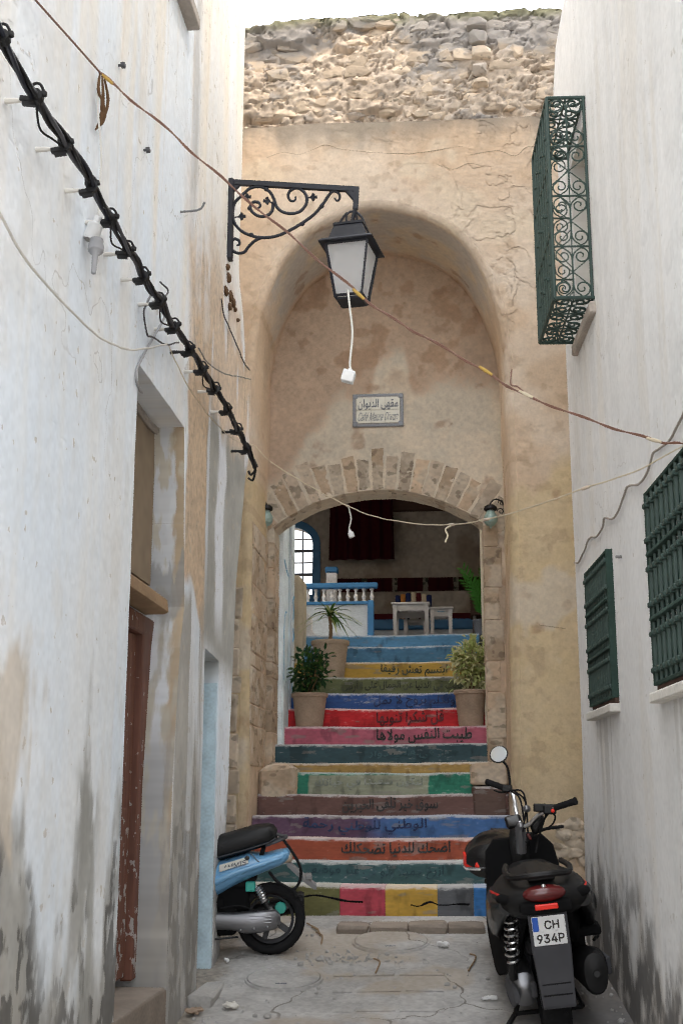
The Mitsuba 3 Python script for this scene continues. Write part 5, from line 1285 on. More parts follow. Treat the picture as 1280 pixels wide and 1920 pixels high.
for x in (wx0 + .18, wc, wx1 - .17):
    part(win, 'glazing_bar', box(x - .01, x + .01, bwY + .145, bwY + .165, wz0, wz1), 'm_plain', 'bluegrey')
part(win, 'pane', box(wx0, wx1, bwY + .18, bwY + .182, wz0, wz1), 'm_pane', smooth=False)
# left side of the passage: white wall, blue window post, cream parapet, white curved cheek
part(cf, 'passage_wall', box(-2.2, -1.44, 10.345, 11.5, .8, 4.6), 'm_worn', 'white', label='white painted wall beside the steps')
part(cf, 'passage_wall', box(D1 + .03, 1.6, 10.345, 12.1, .8, 5.2), 'm_worn', 'cream')
ptop = at(552, 1092, 11.9)[2]
part(cf, 'parapet', block_mesh(-1.9, at(566, 1150, 11.52)[0], 2.2, ptop, 11.52, 11.95, 51, .01, .03), 'm_worn', 'cream', label='cream plastered parapet beside the steps')
b0, b1 = at(541, 1030, 11.6)[0], at(552, 1030, 11.6)[0]
bp = part(cf, 'shutter', box(b0, b1, 11.55, 11.6, at(545, 1094, 11.6)[2], at(545, 962, 11.6)[2], .006), 'm_plain', 'blue', label='edge of an open bright blue shutter')
for i in range(6):
    z = at(545, 1080 - 18 * i, 11.6)[2]
    part(bp, 'louvre', box(b0 + .01, b1 - .012, 11.535, 11.552, z - .02, z + .014, .004), 'm_plain', 'skyblue')
chp = [(560, 1212), (640, 1212), (640, 1206), (620, 1194), (590, 1190), (581, 1180), (582, 1160), (576, 1150), (566, 1147), (560, 1150)]
chk = np.array([[at(x, y, 12.0)[0], at(x, y, 12.0)[2]] for x, y in chp])
m = extrude_polygon(Polygon(resample(chk, .03)).buffer(.006), .14, engine='earcut')
v = np.array(m.vertices)
m.vertices = np.c_[v[:, 0], 12.16 - v[:, 2], v[:, 1]]
part(cf, 'curved_cheek', m, 'm_worn', 'white', smooth=False, label='white curved cheek wall at the head of the steps')
# balustrade
bl = thing('balustrade', 'blue and white painted balustrade at the head of the stairs', 'balustrade')
BYY = 12.62
P = lambda x, y: at(x, y, BYY)
bx0, bx1 = -2.2, P(697, 1150)[0]
zr1, zr0, zp = P(640, 1094)[2], P(640, 1104)[2], P(640, 1131)[2]
part(bl, 'handrail', rbox(bx0, P(708, 1100)[0], BYY - .05, BYY + .05, zr0, zr1, .015), 'm_plain', 'blue')
part(bl, 'panel', box(bx0, bx1 - .04, BYY - .03, BYY + .03, FZ - .02, zp - .02, .004), 'm_worn', 'bluegrey', label='pale panel below the balusters')
part(bl, 'bottom_rail', box(bx0, bx1 - .04, BYY - .045, BYY + .045, zp - .0195, zp + .012, .004), 'm_plain', 'blue')
part(bl, 'end_post', box(bx1 - .038, bx1 + .02, BYY - .05, BYY + .05, FZ - .02, zp + .02, .005), 'm_plain', 'blue')
for x in range(562, 700, 15):
    X0 = P(x, 1115)[0]
    prof = [(.012, 0), (.02, .02), (.02, .08), (.012, .12), (.022, .35), (.013, .6), (.012, .8), (.02, .88), (.02, .97), (.012, 1)]
    m = lathe([(0, 0)] + [(r, h * (zr0 - zp - .014)) for r, h in prof] + [(0, zr0 - zp - .014)], 10)
    m.apply_translation([X0, BYY, zp + .013])
    part(bl, 'baluster', m, 'm_worn', 'white')
N0 = at(622, 1068, 12.95)
nw = part(bl, 'newel', box(N0[0] - .055, N0[0] + .055, 12.9, 13.0, FZ, N0[2] - .04, .006), 'm_worn', 'white')
part(nw, 'cap', box(N0[0] - .066, N0[0] + .066, 12.885, 13.015, N0[2] - .04, N0[2] + .02, .01), 'm_plain', 'blue')

# the open gate leaf on the left jamb
gl = thing('gate_leaf', 'tall pale blue door leaf standing open along the left jamb, scribbled in blue', 'door')
gx = -1.352
gb, gt = at(530, 1428, 10.4)[2], at(546, 962, 11.2)[2]
part(gl, 'board', box(gx - .04, gx, 10.35, 10.76, gb, gt, .004), 'm_worn', 'icewhite')
part(gl, 'board', box(gx - .04, gx - .004, 10.764, 11.19, gb, gt, .004), 'm_worn', 'icewhite')
part(gl, 'stile', box(gx + .001, gx + .02, 10.72, 10.8, gb, gt - .02, .004), 'm_worn', 'bluegrey')
part(gl, 'kick_panel', box(gx + .001, gx + .012, 10.36, 10.718, gb, gb + .62, .004), 'm_worn', 'icewhite')
for pts in ([(10.4, 3.62), (10.55, 3.56), (10.7, 3.52)], [(10.42, 2.95), (10.46, 3.1), (10.52, 3.18), (10.6, 3.2)], [(10.88, 2.35), (10.92, 2.6), (11.0, 2.66), (11.05, 2.5), (10.98, 2.4), (10.9, 2.42), (10.95, 2.7)],
            [(10.4, 2.4), (10.65, 2.42)], [(10.4, 2.32), (10.66, 2.34)], [(10.4, 2.24), (10.66, 2.25)], [(10.45, 2.18), (10.45, 2.48)], [(10.53, 2.18), (10.54, 2.48)], [(10.6, 2.18), (10.61, 2.47)], [(10.42, 2.6), (10.45, 2.9), (10.43, 3.0)],
            [(11.08, 3.2), (11.12, 3.3), (11.06, 3.36), (11.13, 3.42)], [(11.05, 3.0), (11.13, 3.05), (11.07, 3.12)]):
    q = spline(pts, 6)
    part(gl, 'scribble', tube(np.c_[np.full(len(q), gx + (.001 if q[0][0] < 10.76 else -.002)), q], .007, 5, .4), 'm_matte', 'skyblue')

# ---------------------------------------------------------------- rugs, bench, table, stools
rg = thing('hanging_rug', 'large dark red striped rug hanging high on the cafe wall', 'rug')
ra, rb = at(619, 1050, 15.25), at(736, 1050, 15.25)
nx, nz = 50, 12
X, Z = np.meshgrid(np.linspace(0, 1, nx), np.linspace(0, 1, nz), indexing='xy')
xx = ra[0] + (rb[0] - ra[0]) * X + .02 * (1 - Z) * (X - .5) * 2
yy = 15.25 + .03 * np.sin(X * 31) * (1 - .6 * Z) + .015 * np.sin(X * 13 + 1)
zz = ra[2] + .04 * np.sin(X * 4) * (1 - Z) * 0 + (5.5 - ra[2]) * Z
v = np.c_[xx.ravel(), yy.ravel(), zz.ravel()]
i = (np.arange(nz - 1)[:, None] * nx + np.arange(nx - 1)).ravel()
f = np.vstack([np.c_[i, i + 1, i + nx + 1], np.c_[i, i + nx + 1, i + nx]])
sheet = trimesh.Trimesh(np.vstack([v, v + [0, .012, 0]]), np.vstack([f, f[:, ::-1] + len(v)]), process=False)
part(rg, 'cloth', sheet, 'm_kilim', smooth=True)
part(rg, 'rod', tube([[ra[0] - .06, 15.25, 5.5], [rb[0] + .06, 15.25, 5.5]], .014, 8), 'm_worn', 'wood')
rz1, rz0 = at(760, 1083, 15.45)[2], at(760, 1108, 15.45)[2]
rn = thing('wall_runner', 'long narrow red kilim with pale motifs along the cafe wall', 'rug')
shape(rn, box(at(628, 1095, 15.45)[0], 1.55, 15.47, 15.485, rz0, rz1), 'm_kilim', smooth=False)
bn = thing('bench', 'low blue built-in bench under the wall runner', 'bench')
bz = at(760, 1162, 15.0)[2]
part(bn, 'seat', box(-1.3, 1.58, 14.95, 15.45, bz - .12, bz, .01), 'm_plain', 'blue')
part(bn, 'base', box(-1.28, 1.58, 15.0, 15.46, FZ, bz - .122), 'm_worn', 'bluegrey')
part(bn, 'backrest_cushion', rbox(-1.25, 1.5, 15.38, 15.465, bz + .003, bz + .13, .02), 'm_matte', 'wine')


def furniture(t, x0, x1, y0, y1, top, leg=.022, apron=.07, slat=True):
    part(t, 'top', rbox(x0 - .015, x1 + .015, y0 - .015, y1 + .015, top - .022, top, .006), 'm_worn', 'white')
    for x in (x0 + leg, x1 - leg):
        for y in (y0 + leg, y1 - leg):
            part(t, 'leg', hull(box(x - leg, x + leg, y - leg, y + leg, top - .14, top - .024), box(x - leg * .6, x + leg * .6, y - leg * .6, y + leg * .6, FZ, FZ + .02)), 'm_worn', 'white')
    n = 7
    xs_ = np.linspace(x0 + 2 * leg, x1 - 2 * leg, n * 6 + 1)
    lo = top - .024 - apron + .018 * np.abs(np.sin((xs_ - xs_[0]) / (xs_[-1] - xs_[0]) * np.pi * n))
    for y in (y0 + .01, y1 - .022):
        pol = Polygon(np.vstack([np.c_[xs_, lo], [(xs_[-1], top - .024), (xs_[0], top - .024)]]))
        m = extrude_polygon(pol, .012, engine='earcut')
        v = np.array(m.vertices)
        m.vertices = np.c_[v[:, 0], y + .012 - v[:, 2], v[:, 1]]
        part(t, 'apron', m, 'm_worn', 'white', smooth=False)
    for x in (x0 + .008, x1 - .02):
        part(t, 'apron', box(x, x + .012, y0 + 2 * leg, y1 - 2 * leg, top - .024 - apron * .8, top - .024), 'm_worn', 'white')
    if slat:
        part(t, 'stripe', box(x0 + .08, x1 - .08, y0 + .006, y0 + .011, top - .05, top - .044), 'm_plain', 'blue')


tb = thing('table', 'white painted wooden table with a scalloped apron in the cafe', 'table')
a, b = at(737, 1120, 13.3), at(803, 1122, 13.3)
furniture(tb, a[0], b[0], 13.15, 13.75, at(770, 1129, 13.15)[2], .02, .08, False)
s1 = thing('stool', 'small white stool to the right of the white table', 'stool')
a, b = at(806, 1140, 13.3), at(847, 1140, 13.3)
furniture(s1, a[0], b[0], 13.2, 13.45, at(826, 1138, 13.2)[2], .02, .09)
s2 = thing('stool', 'white stool standing behind the white table', 'stool')
a, b = at(757, 1150, 14.2), at(800, 1150, 14.2)
furniture(s2, a[0], b[0], 14.1, 14.4, at(780, 1151, 14.1)[2], .02, .08)
ch = thing('cushion', 'navy and orange striped kilim cushion leaning behind the white table', 'cushion')
a, b = at(741, 1140, 14.05), at(809, 1113, 14.05)
cw = (b[0] - a[0]) / 7
for i, c_ in enumerate(['navy', 'orange', 'navy', 'cream', 'wine', 'cream', 'navy']):
    part(ch, 'stripe', rbox(a[0] + cw * i + .0005, a[0] + cw * (i + 1) - .0005, 14.02, 14.1 + .03 * math.sin((i + .5) / 7 * math.pi), FZ + .44, b[2] + .02 - .012 * abs(i - 3), .018), 'm_matte', c_)
s3 = thing('chair', 'dark wooden chair at the right behind the palm', 'chair')
a, b = at(882, 1150, 13.6), at(912, 1150, 13.6)
zt = at(890, 1148, 13.5)[2]
part(s3, 'seat', rbox(a[0], b[0] + .1, 13.4, 13.75, zt - .05, zt, .012), 'm_worn', 'darkbrown')
for x in (a[0] + .02, b[0] + .07):
    for y in (13.42, 13.72):
        part(s3, 'leg', box(x, x + .035, y - .015, y + .02, FZ, zt - .052, .004), 'm_worn', 'grey')
part(s3, 'backrest', rbox(a[0], b[0] + .1, 13.73, 13.77, zt + .003, zt + .2, .012), 'm_worn', 'darkbrown')


# ---------------------------------------------------------------- potted plants
def pot(t, cx, cy, z, r, h, colr, seed=0):
    m = lathe([(0, .0), (r * .72, .0), (r * .75, .01), (r * .95, h * .86), (r * .96, h * .88), (r * 1.03, h * .885), (r * 1.05, h * .98), (r * 1.01, h), (r * .93, h * .99), (r * .9, h * .9), (0, h * .9)], 32)
    v = np.array(m.vertices)
    v[:, :2] *= (1 + .03 * (meshkit.fbm(v * 9 + seed, 2, seed) - .5))[:, None]
    m.vertices = v + [cx, cy, z]
    part(t, 'pot', m, 'm_worn', colr, smooth=40)
    s = lathe([(0, h * .905), (r * .9, h * .9)], 16)
    s.apply_translation([cx, cy, z + .002])
    part(t, 'soil', s, 'm_matte', 'darkbrown')


def leaf_quads(P, D, N, L, W, fold=.25):
    """pointed leaves: roots P, directions D, upward hints N, lengths, widths"""
    D = D / np.linalg.norm(D, axis=1, keepdims=True)
    S = np.cross(D, N)
    S /= np.maximum(np.linalg.norm(S, axis=1, keepdims=True), 1e-6)
    U = np.cross(S, D)
    L, W = np.asarray(L)[:, None], np.asarray(W)[:, None]
    v = np.stack([P, P + D * L * .35 + S * W * .5 + U * W * fold, P + D * L * .7 + S * W * .38 + U * W * fold - U * L * .05, P + D * L - U * L * .16, P + D * L * .7 - S * W * .38 + U * W * fold - U * L * .05, P + D * L * .35 - S * W * .5 + U * W * fold,
                  P + D * L * .5 - U * L * .02], 1)
    n = len(P)
    b = np.arange(n)[:, None] * 7
    f = np.concatenate([b + np.array([[0, 1, 6]]), b + np.array([[1, 2, 6]]), b + np.array([[2, 3, 6]]), b + np.array([[3, 4, 6]]), b + np.array([[4, 5, 6]]), b + np.array([[5, 0, 6]])])
    return trimesh.Trimesh(v.reshape(-1, 3), f, process=False)


def bush(t, c, rx, rz, n, L, W, cols, seed, base, stems=7):
    g = np.random.default_rng(seed)
    tips = []
    for i in range(stems):
        d = g.normal(size=3) * [.75, .75, .3] + [0, 0, .5]
        d /= np.linalg.norm(d)
        tip = c + d * [rx, rx, rz] * (.55 + .4 * g.random())
        path = spline([base, base * .4 + tip * .6 + [0, 0, -.02], tip], 6)
        part(t, 'stem', tube(path, np.linspace(.007, .003, len(path)), 5), 'm_worn', 'bark')
        tips += [path[k] for k in range(4, len(path))] + [tip] * 3
    tips = np.array(tips)
    for ci, cc in enumerate(cols):
        m = n // len(cols)
        P0 = tips[g.integers(0, len(tips), m)] + g.normal(size=(m, 3)) * [rx * .22, rx * .22, rz * .2]
        D = (P0 - c) / [rx, rx, rz] + g.normal(size=(m, 3)) * .6 + [0, 0, .15]
        N = np.tile([0, 0, 1.0], (m, 1)) + g.normal(size=(m, 3)) * .4
        mm = leaf_quads(P0, D, N, L * (.6 + .7 * g.random(m)), W * (.7 + .5 * g.random(m)))
        part(t, 'foliage', mm, 'm_leaf', cc, smooth=False, kind='stuff', tone=g.random())


p1 = thing('potted_plant', 'dark green leafy bush in a grey clay pot low on the left of the stairs', 'plant')
c = at(580, 1330, 10.6)
ph = at(580, 1300, 10.6)[2] - at(580, 1363, 10.6)[2]
pot(p1, c[0], 10.6, SZ[8] + .004, .15, ph, 'terracotta', 1)
bc = at(585, 1258, 10.6)
bush(p1, bc, .19, .17, 520, .06, .028, ['leafdark', 'leafdark', 'leaf'], 3, np.array([c[0], 10.6, SZ[8] + ph]))
p2 = thing('potted_plant', 'spiky dracaena on a bare trunk in a tan pot beside the upper steps', 'plant')
c = at(619, 1235, 11.36)
ph = at(619, 1203, 11.36)[2] - SZ[11]
pot(p2, c[0], 11.36, SZ[11] + .004, .168, ph, 'tan', 2)
tz0, tz1 = SZ[11] + ph * .9, at(619, 1148, 11.36)[2]
q = spline([[c[0] - .005, 11.36, tz0], [c[0] + .004, 11.36, tz0 + .12], [c[0] - .004, 11.36, tz1]], 7)
part(p2, 'trunk', tube(q, .017 + .003 * np.sin(np.arange(len(q)) * 2.3), 8), 'm_worn', 'bark')
g_ = np.random.default_rng(5)
for i in range(30):
    a = g_.random() * 2 * np.pi
    el = -.5 + 1.7 * g_.random()
    L = .22 + .12 * g_.random()
    d = np.array([math.cos(a) * math.cos(el), math.sin(a) * math.cos(el) * .8, math.sin(el)])
    base = np.array([c[0], 11.36, tz1 - .06 * g_.random()])
    path = np.array([base + d * L * t - [0, 0, .14 * t * t] for t in np.linspace(0, 1, 7)])
    s = np.cross(d, [0, 0, 1.0])
    s /= np.linalg.norm(s)
    wd = np.array([.011, .014, .015, .013, .01, .006, .0005])[:, None]
    v = np.vstack([path - s * wd, path + [0, 0, -.004], path + s * wd])
    f = []
    for j in range(6):
        for r_ in (0, 7):
            f += [[r_ + j, r_ + j + 1, r_ + j + 8], [r_ + j, r_ + j + 8, r_ + j + 7]]
    part(p2, 'leaf', trimesh.Trimesh(v, f, process=False), 'm_leaf', ['leaf', 'leaf', 'leafpale'][i % 3], smooth=True)
p3_ = thing('potted_plant', 'pale variegated bush in a grey pot on the right of the stairs', 'plant')
c = at(893, 1330, 10.62)
pot(p3_, .2, 10.62, SZ[8] + .004, .135, .3, 'terracotta', 4)
bc = at(888, 1237, 10.7)
bush(p3_, np.array([bc[0] + .01, 10.66, bc[2]]), .17, .18, 760, .065, .034, ['leafyellow', 'leafpale', 'leafyellow', 'leafpale'], 8, np.array([.2, 10.62, SZ[8] + .27]), 9)
p4_ = thing('potted_palm', 'feathery green palm in a dark pot at the top of the stairs', 'plant')
px_ = at(906, 1180, 12.15)[0]
pot(p4_, px_, 12.15, FZ + .0, .1, at(900, 1163, 12.15)[2] - FZ, 'slate', 6)
pz = at(900, 1165, 12.15)[2]
for i in range(11):
    a = np.pi * (.5 + (i - 5) / 5.5 * .95) + .1
    L = .45 + .2 * ((i * 7) % 5) / 5
    d = np.array([math.cos(a) * .14 - .05, -.1 + .2 * g_.random(), .95])
    path = np.array([np.array([px_, 12.15, pz]) + d * L * t + np.array([math.cos(a) * .06 - .02, 0, -.06]) * t ** 2.2 for t in np.linspace(0, 1, 12)])
    fr = part(p4_, 'frond', tube(path, np.linspace(.005, .0015, 12), 5), 'm_leaf', 'palm')
    Pq, Dq = [], []
    for j in range(2, 12):
        t = path[min(j + 1, 11)] - path[j - 1]
        t /= np.linalg.norm(t)
        for s in (-1, 1):
            for e in (0, .5):
                Pq.append(path[j] - t * e * .02)
                sv = np.cross(t, [0, 1.0, 0]) * s + np.array([0, .5 * s, 0])
                Dq.append(t * .8 + sv * .75)
    Pq, Dq = np.array(Pq), np.array(Dq)
    part(fr, 'leaflets', leaf_quads(Pq, Dq, np.tile([0, -1.0, .3], (len(Pq), 1)), np.full(len(Pq), .085), np.full(len(Pq), .009)), 'm_leaf', 'palm', smooth=False, kind='stuff')

# ---------------------------------------------------------------- street lantern on its scrolled bracket
ln = thing('street_lantern', 'black iron street lantern hanging from a scrolled wall bracket', 'lantern')
LY = 7.45
B = lambda x, y: at(x, y, LY)


def flatbar(px, w, d, y0=LY):
    """a flat iron bar along pixels of the bracket's plane: w high, d deep"""
    q = np.array([at(x, y, LY) for x, y in px])
    ls = LineString(q[:, [0, 2]]).buffer(w / 2, cap_style=2, join_style=2)
    m = extrude_polygon(ls, d, engine='earcut')
    v = np.array(m.vertices)
    m.vertices = np.c_[v[:, 0], LY + d / 2 - v[:, 2], v[:, 1]]
    return m


part(ln, 'wall_plate', box(XL, XL + .03, LY - .035, LY + .035, B(426, 487)[2], B(430, 337)[2], .004), 'm_plain', 'iron')
part(ln, 'arm', flatbar([(428, 341), (668, 355), (666, 392)], .034, .03), 'm_plain', 'iron', smooth=False)
part(ln, 'gusset', cat(hull(*[ball(B(x, y), .012, 1) for x, y in ((432, 348), (447, 348), (432, 362))]), hull(*[ball(B(x, y), .012, 1) for x, y in ((664, 360), (650, 358), (664, 374))])), 'm_plain', 'iron')
scr = [
    # great scroll: rises off the plate, sweeps under and out to the end of the arm
    [(453, 366), (470, 352), (490, 350), (506, 360), (514, 374), (519, 388), (530, 397), (546, 400), (562, 396), (573, 384), (575, 370), (568, 358), (556, 352), (544, 357), (540, 367), (545, 376), (553, 375), (554, 368)],
    [(453, 366), (440, 380), (436, 400), (440, 418), (452, 432), (470, 441), (490, 445), (515, 443), (540, 433), (566, 418), (588, 402), (604, 384), (616, 366), (624, 358), (634, 361), (637, 370), (632, 376), (627, 371)],
    [(512, 380), (510, 395), (500, 404), (486, 405), (474, 398), (469, 388), (474, 379), (484, 379), (488, 386), (483, 390)],
    [(490, 445), (476, 452), (466, 462), (458, 472), (446, 474), (435, 468), (432, 457), (438, 448), (447, 450), (449, 457), (443, 460)]]
for s in scr:
    q = spline([B(x, y) for x, y in s], 6)
    part(ln, 'scroll', tube(q, np.minimum(.0085, .004 + .02 * np.linspace(1, 0, len(q))) + .002, 7), 'm_plain', 'iron')
for x, y in ((499, 354), (603, 386), (567, 419), (471, 440), (513, 381), (468, 390)):
    part(ln, 'collar', ball(B(x, y), .016, 1), 'm_plain', 'iron')
for x, y, dx, dy in ((452, 366, 12, 3), (440, 407, 14, -2), (512, 380, -12, -4), (574, 370, 14, -1)):
    q = np.array([B(x, y), B(x + dx * .7, y + dy * .7)])
    c = B(x + dx, y + dy)
    pet = [tube(np.array([q[1], c + [.022 * math.cos(a), 0, .022 * math.sin(a)]]), [.006, .012], 6) for a in (0, 1.6, 3.1, 4.7)]
    part(ln, 'leaf_ornament', cat(tube(q, .005, 5), *pet), 'm_plain', 'iron')
# hanger and yoke
hc = B(660, 405)
LC = np.array([B(659, 470)[0], LY, 0])
ztop, zcap, zbrim, zlow, zbot = B(660, 424)[2], B(660, 427)[2], B(655, 461)[2], B(655, 474)[2], B(660, 564)[2]
part(ln, 'hanger', cat(tube([B(666, 388), [LC[0], LY, ztop + .01]], .013, 8), tube(spline([[LC[0] + .035 * math.cos(t), LY, ztop + .055 + .05 * math.sin(t)] for t in np.linspace(0, 6.28, 9)], 4), .007, 6)), 'm_plain', 'iron')
rot = trimesh.transformations.rotation_matrix(math.radians(-10), [0, 0, 1])
rot[:3, 3] = [LC[0], LY, 0]


def frustum(h0, z0, h1, z1):
    return trimesh.convex.convex_hull(np.array([[sx * h, sy * h, z] for h, z in ((h0, z0), (h1, z1)) for sx in (-1, 1) for sy in (-1, 1)]))


def put(m):
    m.apply_transform(rot)
    return m


for s in (-1, 1):
    q = spline([[s * .03, 0, ztop + .1], [s * .07, 0, ztop + .05], [s * .1, 0, ztop - .03]], 6)
    part(ln, 'yoke', put(tube(q, .008, 6)), 'm_plain', 'iron')
part(ln, 'cap', put(frustum(.098, zcap - .012, .098, zcap + .004)), 'm_plain', 'iron')
part(ln, 'roof', put(frustum(.128, zbrim + .002, .092, zcap - .013)), 'm_plain', 'iron')
part(ln, 'brim', put(cat(frustum(.172, zbrim - .014, .16, zbrim), frustum(.176, zbrim - .022, .176, zbrim - .0145))), 'm_plain', 'iron')
hb, ht = .085, .135
for sx in (-1, 1):
    for sy in (-1, 1):
        part(ln, 'post', put(tube([[sx * ht, sy * ht, zlow + .02], [sx * hb, sy * hb, zbot]], .01, 4)), 'm_plain', 'iron')
for z, h, r_ in ((zbot + .012, hb + .003, .011), (zlow + .022, ht - .002, .009)):
    fr = [tube([[sx * h, -h, z], [sx * h, h, z]], r_, 4) for sx in (-1, 1)] + [tube([[-h, sy * h, z], [h, sy * h, z]], r_, 4) for sy in (-1, 1)]
    part(ln, 'frame', put(cat(*fr)), 'm_plain', 'iron')
part(ln, 'base', put(frustum(hb - .004, zbot - .012, hb, zbot)), 'm_plain', 'iron')
for k in range(4):
    R4 = trimesh.transformations.rotation_matrix(k * np.pi / 2, [0, 0, 1])
    a, b = hb - .006, ht - .006
    v = np.array([[-a, -a, zbot + .02], [a, -a, zbot + .02], [b, -b, zlow + .015], [-b, -b, zlow + .015]])
    m = trimesh.Trimesh(v, [[0, 1, 2], [0, 2, 3]], process=False)
    m.apply_transform(R4)
    part(ln, 'pane', put(m), 'm_frost', smooth=False)

# ---------------------------------------------------------------- two small lamps beside the arch


def small_lamp(label, px, side):
    t = thing('wall_lamp', label, 'lamp', None)
    y = BY - .13
    c = lambda x, yy: at(px + side * x, yy, y)
    w = at(px - 32 * side * -1 * -1, 955, BY)
    wall = at(px - 28 * side, 957, BY)
    part(t, 'wall_plate', box(wall[0] - .015, wall[0] + .015, BY - .02, BY - .001, at(px, 966, BY)[2], at(px, 946, BY)[2], .004), 'm_plain', 'black')
    q = spline([wall - [0, .01, -.03], c(-20, 940), c(-10, 936), c(-1, 942), c(1, 950)], 7)
    part(t, 'arm', tube(q, .006, 6), 'm_plain', 'black')
    sp = spiral(0, 0, .03, 1.2, 0, 1, 16)
    part(t, 'scroll', tube(np.c_[wall[0] + side * (.04 + sp[:, 0]), np.full(16, BY - .05), wall[2] - .02 + sp[:, 1]], .004, 5), 'm_plain', 'black')
    part(t, 'scroll', tube(np.c_[wall[0] + side * (.035 + .8 * sp[:, 0]), np.full(16, BY - .05), wall[2] + .05 + sp[:, 1]], .004, 5), 'm_plain', 'black')
    zc = c(0, 953)[2]
    m = lathe([(0, .03), (.03, .026), (.05, .012), (.056, -.008), (.045, -.02), (.02, -.016), (0, -.015)], 20)
    m.apply_translation([c(0, 953)[0], y, zc])
    part(t, 'cap', m, 'm_plain', 'black')
    h = zc - .02 - c(0, 988)[2]
    prof = [(.028, 0), (.034, -.12), (.05, -.32), (.057, -.55), (.05, -.76), (.03, -.92), (.008, -.99), (.006, -1.02), (.012, -1.06), (.006, -1.1), (0, -1.11)]
    pr = []
    for (r0, z0), (r1, z1) in zip(prof[:-1], prof[1:]):
        for tt in np.linspace(0, 1, 4, endpoint=False):
            pr.append((r0 + (r1 - r0) * tt + .0012 * math.sin((z0 + (z1 - z0) * tt) * 60), (z0 + (z1 - z0) * tt) * h))
    pr.append((0, -1.11 * h))
    m = lathe(pr, 20)
    m.apply_translation([c(0, 953)[0], y, zc - .018])
    part(t, 'glass_shade', m, 'm_gloss', 'glassgreen', smooth=40)


small_lamp('small iron lamp with a sea green glass drop left of the small arch', 499, 1)
small_lamp('small iron lamp with a sea green glass drop right of the small arch', 919, -1)

# ---------------------------------------------------------------- the black cable bundle along the left wall
cb = thing('cable_bundle', 'thick bundle of black twisted cables carried on white wall pegs along the left house', 'cable')
cpx = [(-60, -75), (5, 70), (68, 180), (122, 272), (172, 350), (208, 410), (240, 470), (270, 518), (300, 565), (328, 612), (356, 655), (380, 692), (404, 730), (426, 768), (446, 806), (462, 842)]
cl = np.array([onL(x, y, .1) for x, y in cpx])
end = [onL(476, 872, .12) + [.0, .04, 0], onL(477, 884, .11), onL(470, 890, .06), onL(466, 884, .04)]
main = spline(np.vstack([cl, end[:1]]), 14)
main = main + .03 * (np.c_[meshkit.fbm(main * 4, 2, 1), meshkit.fbm(main * 4, 2, 2), meshkit.fbm(main * 4, 2, 3)] - .5)
nw_ = len(main)
dl_ = np.gradient(main, axis=0)
dl_ /= np.linalg.norm(dl_, axis=1, keepdims=True)
u_ = np.cross(dl_, [1, 0, 0])
u_ /= np.linalg.norm(u_, axis=1, keepdims=True)
w_ = np.cross(dl_, u_)
arcl = np.r_[0, np.cumsum(np.linalg.norm(np.diff(main, axis=0), axis=1))]
for k in range(4):
    a = arcl * 7.0 + k * np.pi / 2
    rr = .0105 * (1 + .35 * np.sin(arcl * 9 + k * 2))
    part(cb, 'cable', tube(main + rr[:, None] * (np.cos(a)[:, None] * u_ + np.sin(a)[:, None] * w_), [.0076, .0066, .0078, .0062][k], 6), 'm_plain', ['darkgrey', 'black', 'iron', 'black'][k])
part(cb, 'cable', tube(spline(np.vstack([main[-1:], end[1:]]), 8), .009, 6), 'm_plain', 'black')
part(cb, 'cable', tube(spline(np.vstack([main[-1:] + [0, .02, -.01], onL(474, 900, .1)[None], onL(466, 897, .05)[None]]), 8), .008, 6), 'm_plain', 'black')
for i, (x, y) in enumerate(cpx[1:]):
    p = cl[i + 1]
    w = p * [0, 1, 1] + [XL - .02, .0, -.012]
    wh = i not in (9, 13, 14)
    part(cb, 'wall_peg', tube(np.array([w, w + [.055, 0, 0], w + [.058, 0, 0], p + [-.03, 0, -.012]]), [.0105, .009, .0075, .0075], 7), 'm_plain', 'offwhite' if wh else 'black')
    d = dl_[min(nw_ - 1, 14 * (i + 1))]
    cm = [tube(np.array([p - d * .014, p + d * .014]), .023, 8), box(p[0] - .05, p[0] + .004, p[1] - .012, p[1] + .012, p[2] - .022, p[2] - .004, .003),
          box(p[0] - .04, p[0] + .0, p[1] - .008, p[1] + .008, p[2] - .034, p[2] - .02), tube(spline([p + [-.02, 0, .01], p + [-.012, -.01, .034], p + [.01, -.012, .036], p + [.024, .0, .014]], 5), .005, 5), box(p[0] + .012, p[0] + .032, p[1] - .008, p[1] + .008, p[2] + .002, p[2] + .02, .003)]
    cm = cat(*cm)
    RA = trimesh.transformations.rotation_matrix(.5 * (rng.random() - .5), [rng.random() - .5, rng.random(), rng.random() - .5], p)
    cm.apply_transform(RA)
    part(cb, 'clamp', cm, 'm_plain', 'black')
    if i % 3 == 1 and i < 13:
        e = cl[i + 2]
        part(cb, 'loose_strand', tube(spline([p + [.0, 0, -.015], p * .65 + e * .35 + [-.02, 0, -.05], p * .3 + e * .7 + [-.01, 0, -.03], e + [0, 0, -.01]], 7), .004, 5), 'm_plain', 'black')


def wire(name, label, pts, r, c_, n=8, catg='wire', kink=.004):
    t = thing(name, label, catg)
    q = spline(pts, n)
    q = q + kink * 2 * (np.c_[meshkit.noise(q * 9), meshkit.noise(q * 9 + 5), meshkit.noise(q * 9 + 11)] - .5) * np.r_[0, np.ones(len(q) - 2), 0][:, None]
    shape(t, tube(q, r, 5), 'm_plain', c_, smooth=True)
    return t, q


def along(ends, px):
    """points of a hanging wire: it runs in the upright plane through its two ends"""
    a, b = np.asarray(ends[0]), np.asarray(ends[1])
    d = b - a
    nrm_ = np.array([d[1], -d[0], 0])
    return [meet(x, y, a, nrm_) for x, y in px]


